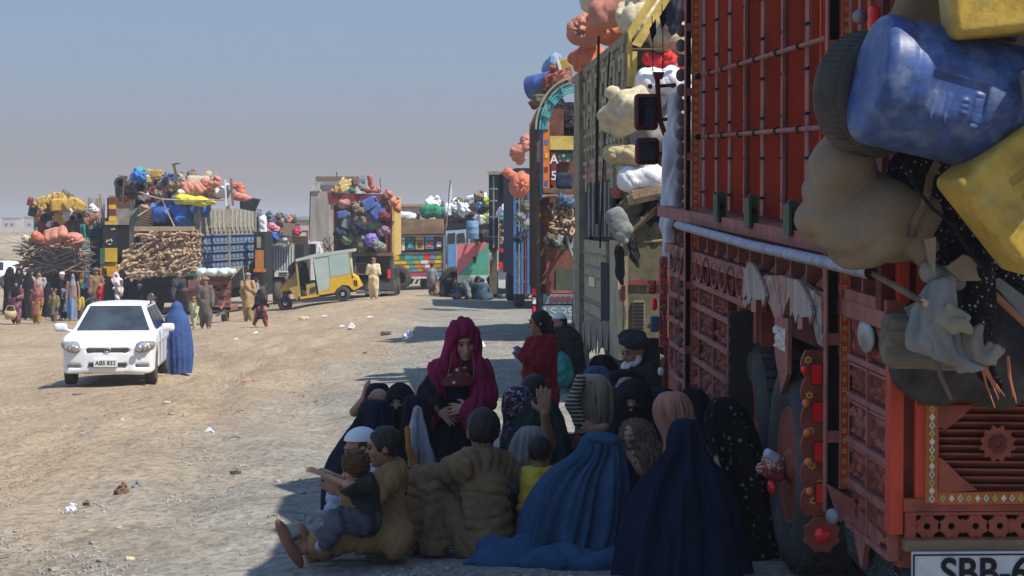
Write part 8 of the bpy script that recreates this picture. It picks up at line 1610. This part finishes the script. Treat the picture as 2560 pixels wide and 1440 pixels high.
    veiled('woman in a light grey headscarf beside the brown-clad teenager', [(1064, 1320, 1334), (1070, 1300, 1352), (1095, 1280, 1370), (1130, 1270, 1376), (1170, 1262, 1380), (1215, 1275, 1385), (1235, 1290, 1390)], 11.75, GRS, .8, .014, 8, 27, nm='headscarf', fdir=(.6, .8, 0)); drape('navy_dress', [(1180, 1275, 1370), (1230, 1262, 1380), (1300, 1258, 1395), (1400, 1250, 1400)], 11.85, NVC, bpy.data.objects[[o.name for o in SC.objects if o.get('label', '').startswith('woman in a light grey')][0]], .7, .015, 8, 3, n=16, off=V3(bpy.data.objects[[o.name for o in SC.objects if o.get('label', '').startswith('woman in a light grey')][0]].location))
    Y = 11.45; J = pj(dict(head=(1350, 1132, Y), neck=(1348, 1170, Y), chest=(1345, 1200, Y), pelv=(1345, 1270, Y), shL=(1328, 1184, Y), shR=(1366, 1186, Y), elL=(1318, 1225, Y), haL=(1325, 1250, Y-.1), elR=(1375, 1225, Y), haR=(1370, 1250, Y-.1), knL=(1335, 1300, Y+.2), knR=(1360, 1300, Y+.2), anL=(1335, 1370, Y+.1), anR=(1360, 1370, Y+.1), toL=(1335, 1380, Y+.2), toR=(1360, 1380, Y+.2)))
    figure('toddler in a yellow shirt seen from behind, in front of the grey headscarf', J, (.15, 1, -.1), .58, .85, [('shirt', [[['neck', 'chest', 'pelv'], [.045, .085, .095]], [['neck', 'shL', (J['shL']+J['elL'])/2], [.045, .05, .045]], [['neck', 'shR', (J['shR']+J['elR'])/2], [.045, .05, .045]]], YLC, [((0, 0, 1), J['neck']+V3((0, 0, .01)))], .008)], 'hair', res=.007, hs=.72, face=False, curl=.4)
    # women at the left
    t, P, b = veiled('woman in navy shawl at the far left of the group, hand at her cheek', [(957, 938, 950), (962, 920, 968), (985, 908, 976), (1020, 905, 980), (1060, 880, 985), (1110, 845, 990), (1170, 815, 990), (1230, 805, 985), (1278, 800, 980)], 13.1, NVC, .75, .018, 8, 31, skin_at=(944, 1003, 13.02), fdir=(-.95, -.3, -.05), hs=.66)
    sl('cheek_hand', uni([seg(pt(886, 1030, 12.95), pt(905, 1005, 12.93), .03, .025)]+hand(pt(905, 1005, 12.93), (.25, 0, 1), (-1, -.2, 0), .85, .3), .012), .006, SK, t)
    veiled('woman in black chador in front of the far-left woman, leaning forward', [(998, 930, 945), (1003, 908, 968), (1025, 893, 985), (1065, 880, 990), (1110, 850, 995), (1170, 825, 990), (1240, 808, 985), (1300, 802, 980)], 12.7, C('black_blue', .012, .016, .03), .75, .018, 8, 33, fdir=(.1, 1, 0))
    t, P, b = veiled('woman in black niqab between the navy shawl and the black-and-white scarf', [(974, 995, 1006), (979, 982, 1022), (1000, 975, 1030), (1035, 973, 1034), (1075, 972, 1040), (1150, 965, 1060), (1270, 960, 1070)], 12.9, BKC, .8, .012, 8, 35, skin_at=(1000, 1008, 12.84), niqab=BKC, hs=.85, fdir=(-.25, -1, 0)); sl('hood_edge', sub(ell(P(0, 0, .01), (.09, .10, .115)), uni([ell(P(0, .12, .0), (.055, .07, .032)), ell(P(0, -.3, -.5), (.3, .3, .3))], 0), .008), .008, BKC, t)
    t, P, b = veiled('woman in black hood with white scarf trimmed in orange beside the magenta girl', [(988, 1030, 1042), (993, 1012, 1060), (1015, 1002, 1075), (1050, 998, 1080), (1100, 990, 1085), (1180, 985, 1085), (1280, 980, 1085)], 12.35, BKC, .8, .014, 8, 37, fdir=(.9, -.2, 0))
    drape('white_scarf', [(1014, 1042, 1046), (1026, 1030, 1058), (1070, 1026, 1068), (1120, 1024, 1072), (1165, 1022, 1075)], 12.12, C('scarf_white', .30, .31, .34), t, .5, .02, 6, 5, n=20, off=b); sl('orange_trim', uni([seg(pt(1018, 1072, 12.08), pt(1022, 1120, 12.03), .016), seg(pt(1022, 1120, 12.03), pt(1035, 1160, 12.03), .016, .03)], .01), .007, C('trim_orange', .34, .13, .03), t)
near_people(); near_women()
MBR = C('dust_brown', .22, .14, .085); TAN = C('tan_kameez', .36, .24, .125); CRM = C('cream_kameez', .55, .47, .30); GYM = C('greybrown', .12, .10, .085); GYL = C('grey_kameez', .22, .22, .25); OLV = pattern('olive_print', (.13, .13, .06), [(.22, .16, .07)], 'blot', 8, .9, .45)
YPR = pattern('yellow_print', (.30, .19, .035), [(.08, .05, .02)], 'spots', 12, .9, .3); MAP = pattern('maroon_floral', (.07, .025, .04), [(.22, .1, .12)], 'blot', 9, .9, .5); RSC = C('rust_scarf', .26, .10, .08); LBB = C('burqa_light', .16, .28, .48); RBR = C('bright_red', .55, .025, .03); LPK = C('lilac_grey', .36, .30, .31); SBL = C('sky_shawl', .16, .32, .50); PGR = C('pale_green_k', .42, .42, .24); SKR = pattern('red_pattern_skirt', (.30, .035, .05), [(.05, .02, .03)], 'blot', 10, .9, .45); WSH = C('white_shawl', .66, .62, .64)
def crowd():
    b = bystander
    b('woman in full-length mid-blue burqa standing beside the white car', 442, 940, 188, 'burqa', .3, a=C('burqa_mid2', .045, .085, .23), hd=None, seed=1, wide=1.30, kid=False)
    T = 'people by the lorries on the left'
    b('girl in dark maroon floral dress carrying a straw basket, far left', 40, 812, 108, 'girl', .2, MAP, MAP, 'scarf', BKC, .6, (0, 1), kid=False, seed=2); b('woman with blue shawl bundle in her arms, behind the basket girl', 48, 790, 118, 'girl', .2, BKC, BKC, 'scarf', BKC, .4, (1, 1), seed=3, kid=False)
    b('woman wrapped in a black chador beside the off-road wagon', 72, 800, 122, 'chador', 0, BKC, hd=None, seed=4, kid=False); b('man in cream waistcoat standing by the off-road wagon tail', 62, 760, 106, 'man', 3, CRM, CRM, 'cap', BKC, seed=5, kid=False); b('young man in lilac-grey kameez left of the brushwood', 98, 790, 112, 'man', 0, LPK, LPK, 'hair', seed=6, kid=False)
    b('girl in rust scarf and yellow patterned skirt walking towards the camera', 92, 810, 100, 'girl', .1, RSC, YPR, 'scarf', RSC, .5, seed=7, kid=False); b('girl in black shawl squatting by the brushwood lorry', 120, 795, 90, 'chador', 0, BKC, hd=None, seed=8); b('small girl in olive patterned dress with pale collar', 135, 806, 78, 'girl', 0, OLV, GYM, 'hair', HRB, .8, seed=9, kid=True)
    b('man in dark kameez with white headcloth bending to a child', 155, 800, 118, 'man', -.5, BKC, BKC, 'cap', WHT, .7, (1, 0), seed=10, kid=False); b('child in striped dress in front of the light blue burqa', 168, 800, 92, 'girl', 0, pattern('stripe_dress', (.05, .05, .07), [(.4, .4, .42)], 'wave', 7, .9, .45), BKC, 'hair', None, .2, seed=11, kid=False); b('woman in light blue burqa beside the striped child', 182, 802, 118, 'burqa', 0, LBB, hd=None, seed=12, wide=.62, kid=False)
    b('small boy in yellow shirt beside the light blue burqa', 199, 800, 66, 'boy', 3, YLC, GYM, 'hair', None, 0, seed=13, kid=True); b('woman with green veil carrying a baby behind the yellow-shirted boy', 205, 775, 96, 'chador', 0, GREN, hd=None, seed=14, kid=False)
    b('man in long brown shawl standing before the painted lorry', 240, 790, 118, 'man', .4, MBR, GYM, 'turban', GYM, 0, (0, 1), seed=15, kid=False); b('child in bright red standing by the brown-shawled man', 252, 790, 78, 'girl', -.4, RBR, RBR, 'scarf', RBR, .2, seed=16, kid=True); b('woman in black right of the child in bright red', 272, 790, 100, 'chador', 0, BKC, hd=None, seed=17, kid=False)
    b('woman in white shawl over a brown skirt under the split logs', 290, 790, 108, 'girl', .3, WSH, MBR, 'scarf', WSH, .1, (1, 0), seed=18, kid=False); b('woman in black chador right of the white-shawled woman', 312, 788, 96, 'chador', 0, BKC, hd=None, seed=19, kid=False); b('woman in navy shawl stooping under the split logs', 332, 788, 90, 'girl', -.8, NVC, NVC, 'scarf', BKC, .4, (1, 1), seed=20, kid=False)
    b('boy with a white cap under the split logs', 350, 790, 80, 'boy', 0, BKC, BKC, 'cap', WHT, 0, seed=21, kid=True); b('girl in maroon floral dress under the right end of the logs', 366, 786, 92, 'girl', 0, MAP, MAP, 'hair', None, .3, (1, 0), seed=22, kid=False); b('child in red top partly behind the car roof', 378, 795, 62, 'girl', 0, RBR, GYL, 'scarf', LPK, 0, seed=23, kid=True); b('woman in maroon print left of the child in red top', 340, 780, 88, 'girl', .5, MAP, BKC, 'scarf', MAP, 0, seed=24, kid=False)
    b('man in dark grey kameez and flat cap standing left of the cart', 447, 800, 120, 'man', .6, C('slate', .045, .05, .065), BKC, 'cap', GYL, 0, seed=25, kid=False); b('woman in black standing directly behind the burqa woman', 452, 815, 110, 'chador', 3, BKC, hd=None, seed=26, kid=False)
    b('child in pale green kameez and pink cap walking near the cart', 485, 822, 80, 'boy', -.5, PGR, PGR, 'cap', PINK, .6, seed=27, kid=True); b('man in grey-brown kameez and turban leaning by the cart', 513, 823, 128, 'man', .2, GYM, GYM, 'turban', MBR, .5, seed=28, kid=False); b('child in magenta sitting in the cart', 478, 745, 60, 'girl', 0, C('crimson', .30, .02, .07), BKC, 'hair', None, 0, seed=29, kid=True)
    b('man in tan kameez seen from behind, arm raised to his side', 620, 804, 120, 'man', 3.0, TAN, TAN, 'cap', GYL, .3, (1, 0), seed=30, kid=False, wide=1.2); b('girl in black top and red patterned skirt striding with arm out', 650, 818, 92, 'girl', 1.0, BKC, SKR, 'scarf', BKC, 1.3, (0, 3), seed=31, kid=False); b('boy in grey with pale vest standing behind the tan-clad man', 640, 796, 100, 'boy', 2, GYL, CRM, 'hair', None, 0, seed=32, kid=False)
    b('young man in cream kameez with red cap seen from behind by the pickup', 934, 748, 102, 'man', 3.1, CRM, CRM, 'cap', RSC, .2, (1, 1), seed=33, kid=False); b('boy in grey kameez standing alone in front of the painted lorry', 1080, 738, 80, 'boy', 3.0, GYL, GYM, 'hair', None, 0, seed=34, kid=False)
    b('man in orange vest leaning by the orange lorry door', 660, 742, 90, 'man', .3, MBR, GYL, 'hair', None, 0, (1, 0), seed=35, kid=False)
    # rickshaw driver
    g = pt(760, 735, 78.6); t = thing('person', 'driver in black sitting inside the auto rickshaw', 'person', tuple(g)); f = uni([ell((0, 0, 1.0), (.10, .11, .13)), seg((0, 0, .85), (.05, 0, .3), .13, .17), seg((.05, 0, .3), (-.3, 0, .32), .10, .08), seg((-.3, 0, .32), (-.28, 0, -.05), .08, .06), seg((0, 0, .75), (-.25, 0, .5), .06, .05)], .05); sdf('body', ell((-.02, 0, 1.0), (.11, .11, .13)), .025, SK, t); sdf('kameez', folds(f, .02, (16, 16, 16)), .025, BKC, t)
    # people resting in the far shade
    def rester(label, px, py, hpx, yaw, a, seed, bend=.3, hd=HAIR):
        g = gpix(px, py); s_ = F/g.y; k = hpx/s_/.85; base = V3(g); cy, sy = math.cos(yaw), math.sin(yaw)
        W = lambda x, y, z: V3(((x*cy-y*sy)*k, (x*sy+y*cy)*k, z*k)); t = thing('person', label, 'person', tuple(base), group='people sitting in the far shade')
        hd_ = W(0, -bend*.6, .78-bend*.12); bf = uni([ell(tuple(hd_), (.10*k, .10*k, .12*k)), seg(hd_-V3((0, 0, .08)), W(0, -bend*.3, .55), .05*k, .10*k), seg(W(0, -bend*.3, .55), W(0, 0, .15), .1*k, .12*k), seg(W(.15, -.05, .15), W(.3, -.35, .12), .08*k, .06*k), seg(W(-.15, -.05, .15), W(-.3, -.35, .12), .08*k, .06*k), seg(W(.3, -.35, .12), W(0, -.4, .06), .06*k, .05*k), seg(W(.2, -.1, .52), W(.25, -.32, .3), .05*k, .04*k), seg(W(-.2, -.1, .52), W(-.25, -.32, .3), .05*k, .04*k)], .04); sdf('body', bf, .028, SK, t)
        cf = uni([seg(hd_-V3((0, 0, .17*k)), W(0, -bend*.3, .55), .08*k, .17*k), seg(W(0, -bend*.3, .55), W(0, 0, .17), .18*k, .21*k), seg(W(.2, -.1, .55), W(.27, -.32, .3), .08*k, .07*k), seg(W(-.2, -.1, .55), W(-.27, -.32, .3), .08*k, .07*k), seg(W(.1, -.05, .15), W(.32, -.36, .12), .14*k, .11*k), seg(W(-.1, -.05, .15), W(-.32, -.36, .12), .14*k, .11*k)], .07); sdf('kameez', folds(cf, .02, (16, 16, 8), seed), .028, a, t)
        sdf('hair', ell(tuple(hd_+W(0, .02, .03)), (.11*k, .12*k, .115*k)), .026, hd, t)
    rester('woman in black crouching at the left end of the people in far shade', 1118, 742, 56, .3, BKC, 1, .5); rester('man in dark clothes right of the crouching woman in far shade', 1135, 742, 46, .2, DKC, 2, .3); rester('man in grey-green kameez bending deeply over the ground', 1168, 748, 62, .8, C('greygreen', .13, .15, .15), 3, .9); rester('boy in blue-grey kameez seen from behind below the green board', 1205, 750, 52, 3.1, C('bluegrey', .06, .10, .14), 4, .2)
    rester('man with black hair below the open dark door', 1232, 742, 66, 2.5, DKC, 5, .2); rester('man in pale blue-grey kameez cross-legged by the open dark lorry', 1262, 746, 64, .5, C('bluegrey2', .13, .18, .24), 6, .2); rester('person in dark slate at the right end of the far shade', 1298, 748, 62, 1, C('slate2', .035, .045, .05), 7, .3); rester('child in pale brown sitting beside the standing grey boy', 1100, 738, 44, .4, MBR, 8, .2); rester('child in dark blue between the bending man and the crouching woman', 1150, 748, 40, .2, NVC, 9, .3)
    # second-row rester near the red lorry front wheel and head on the wagon roof
    g = pt(10, 648, 84.6); t = thing('person', 'person with black veil on the far side of the off-road wagon', 'person', (g.x, 85.6, gz(g.x, 85.6))); sdf('body', uni([ell((0, 0, 1.66), (.1, .1, .12)), seg((0, 0, 1.5), (0, 0, .05), .12, .16)], .04), .03, SK, t); sdf('chador', folds(uni([ell((0, .02, 1.69), (.125, .125, .14)), seg((0, 0, 1.45), (0, 0, .1), .2, .26)], .08), .02, (14, 14, 6)), .03, BKC, t)
    o = thing('straw_basket', 'round straw basket carried by the girl at far left', 'basket', tuple(pt(26, 786, gpix(40, 812).y-.2))); m = MB().lathe([(.001, -.18), (.16, -.17), (.22, -.02), (.20, .12), (.17, .12), (.18, 0), (.13, -.14), (.001, -.15)], (0, 0, 0), 'z', 18); m.build('bowl', mat('straw', (.46, .34, .18), rough=.9, var=.3, scale=20, bump=.6), o); MB().tube([(-.18, 0, .1), (-.1, 0, .3), (.1, 0, .3), (.18, 0, .1)], .015, 6).build('handle', MATS['straw'], o)
    o = sdf('shawl_bundle', folds(uni([ell(tuple(pt(56, 724, gpix(48, 790).y-.35)), (.2, .13, .12)), ell(tuple(pt(62, 738, gpix(48, 790).y-.35)), (.16, .12, .1))], .06), .02, (18, 18, 14)), .025, SBL, None, label='sky blue shawl bundle held by the woman behind the basket girl', cat='bundle')
crowd()
# ---------------- litter ----------------
def litter():
    r = random.Random(77)
    def scrap(label, px, py, wpx, kind, m, cat, nm):
        g = gpix(px, py); s = wpx*g.y/F
        if kind == 'bag': f = folds(uni([ell((0, 0, s*.25), (s*.5, s*.4, s*.3)), ell((s*.1, 0, s*.6), (s*.18, s*.18, s*.3))], s*.15), s*.09, (6/s, 6/s, 6/s), px); me = snet(f, max(.006, s*.06), nm, m)
        elif kind == 'sole': me = MB().prism([(s*.5*math.cos(a)*(1 if math.cos(a) > 0 else .9), s*.2*math.sin(a)*(1+.3*math.cos(a))) for a in [k*.449 for k in range(14)]], 'z', .0, .025).tube([(s*.1, -s*.16, .02), (s*.16, 0, .035), (s*.1, s*.16, .02)], .012, 5).mesh(nm, m)
        elif kind == 'stone': f = folds(rbox((0, 0, s*.15), (s*.5, s*.35, s*.22), s*.12), s*.05, (7/s, 7/s, 7/s), px); me = snet(f, max(.006, s*.08), nm, m)
        elif kind == 'paper': me = MB().add([(-s*.5, -s*.2, .01), (s*.4, -s*.25, .03), (s*.5, s*.2, .01), (0, s*.05, .06), (-s*.45, s*.22, .02), (-s*.5, -s*.2, 0), (s*.4, -s*.25, .02), (s*.5, s*.2, 0), (0, s*.05, .05), (-s*.45, s*.22, .01)], [(0, 1, 3), (1, 2, 3), (0, 3, 4), (3, 2, 4), (7, 6, 8), (6, 5, 8), (8, 5, 9), (0, 5, 6, 1), (1, 6, 7, 2), (2, 7, 9, 4), (4, 9, 5, 0)]).mesh(nm, m)
        else: me = MB().tube([(-s*.5, 0, .02), (-s*.1, s*.06, .03), (s*.5, -.02, .02)], s*.05, 6).mesh(nm, m)
        o = link(nm, me, None, label, cat); o.location = g; o.rotation_euler = (0, 0, r.uniform(-.4, .4)); return o
    WP = mat('plastic_white', (.70, .70, .72), rough=.5, var=.15); DK = mat('sole_dark', (.06, .06, .055), rough=.8, dust=.4)
    S = [('crumpled white plastic bag on the gravel, lower left', 176, 1282, 24, 'bag', WP, 'plastic bag', 'plastic_bag'), ('white plastic bag lying by the rickshaw mound', 878, 822, 16, 'bag', WP, 'plastic bag', 'plastic_bag'), ('crumpled pale bag left of the white bag near the mound', 855, 818, 20, 'paper', WP, 'paper', 'paper_scrap'), ('white rag between two strips of shade', 1020, 846, 24, 'bag', WP, 'rag', 'white_rag'), ('white scrap in the open dirt right of the blue burqa', 523, 1083, 26, 'paper', WP, 'paper', 'paper_scrap'),
         ('old grey sandal in front of the white car', 196, 988, 34, 'sole', GREY, 'sandal', 'sandal'), ('dark green shoe sole on the open dirt', 418, 1042, 34, 'sole', DK, 'sole', 'shoe_sole'), ('dark sandal sole beside a pale stick', 588, 1186, 30, 'sole', DK, 'sole', 'shoe_sole'), ('pale stick beside the dark sandal sole', 612, 1172, 26, 'stick', WP, 'stick', 'stick'), ('small dark sole at the lower left', 215, 1266, 20, 'sole', DK, 'sole', 'shoe_sole'),
         ('square white carton piece on the dirt', 307, 1057, 12, 'paper', WP, 'paper', 'paper_scrap'), ('white strip of paper left of the walking girl', 640, 834, 14, 'paper', WP, 'paper', 'paper_scrap'), ('brown rag with a white scrap on it', 305, 1240, 34, 'bag', mat('rag_brown', (.16, .09, .06)), 'rag', 'brown_rag'), ('greyish rag heap right of the brown rag', 345, 1226, 26, 'bag', GRYC, 'rag', 'grey_rag'), ('flat pale stone below the white car', 418, 1010, 16, 'stone', CNVL, 'stone', 'stone'),
         ('reddish scrap of plastic right of the blue burqa', 620, 954, 34, 'paper', mat('scrap_red', (.45, .18, .12)), 'scrap', 'plastic_scrap'), ('long dark twig at mid left', 610, 1034, 34, 'stick', DK, 'twig', 'twig'), ('tan stone with sharp edges at the bottom left', 325, 1404, 22, 'stone', CNVL, 'stone', 'stone'), ('grey stone by the lower edge near the shade', 500, 1360, 20, 'stone', GRYC, 'stone', 'stone'), ('dark ribbon of cloth beside the shade edge', 590, 1100, 26, 'stick', DK, 'cloth strip', 'cloth_strip'),
         ('pale scrap right of the cart on the dirt', 590, 850, 16, 'paper', WP, 'paper', 'paper_scrap'), ('white cup-like scrap in the sun strip by the red girl', 1205, 868, 14, 'bag', WP, 'scrap', 'white_scrap'), ('beige stone in the wheel track below the rickshaw', 760, 800, 20, 'stone', CNVL, 'stone', 'stone'), ('flat white scrap below the rickshaw front wheel', 812, 792, 18, 'paper', WP, 'paper', 'paper_scrap'), ('dark pebble pile piece near the mound foot', 965, 838, 22, 'stone', DK, 'stone', 'stone'), ('pale curled paper on the mound slope', 925, 795, 22, 'paper', WP, 'paper', 'paper_scrap'), ('pinkish stone cluster at mid ground', 640, 960, 20, 'stone', PINK, 'stone', 'stone'), ('small black can at mid left', 912, 884, 10, 'stone', DK, 'can', 'crushed_can')]
    for s in S: scrap(*s)
litter()
label_piles()
_seen = {}
for o in SC.objects:
    if o.get('label') and len(o['label'].split()) > 16: print('LONG', o['label'])
    if o.get('label'): _seen.setdefault(o['label'], []).append(o)
for k, v in _seen.items():
    if len(v) > 1 and not v[0].get('group'): print('DUP', k, len(v))
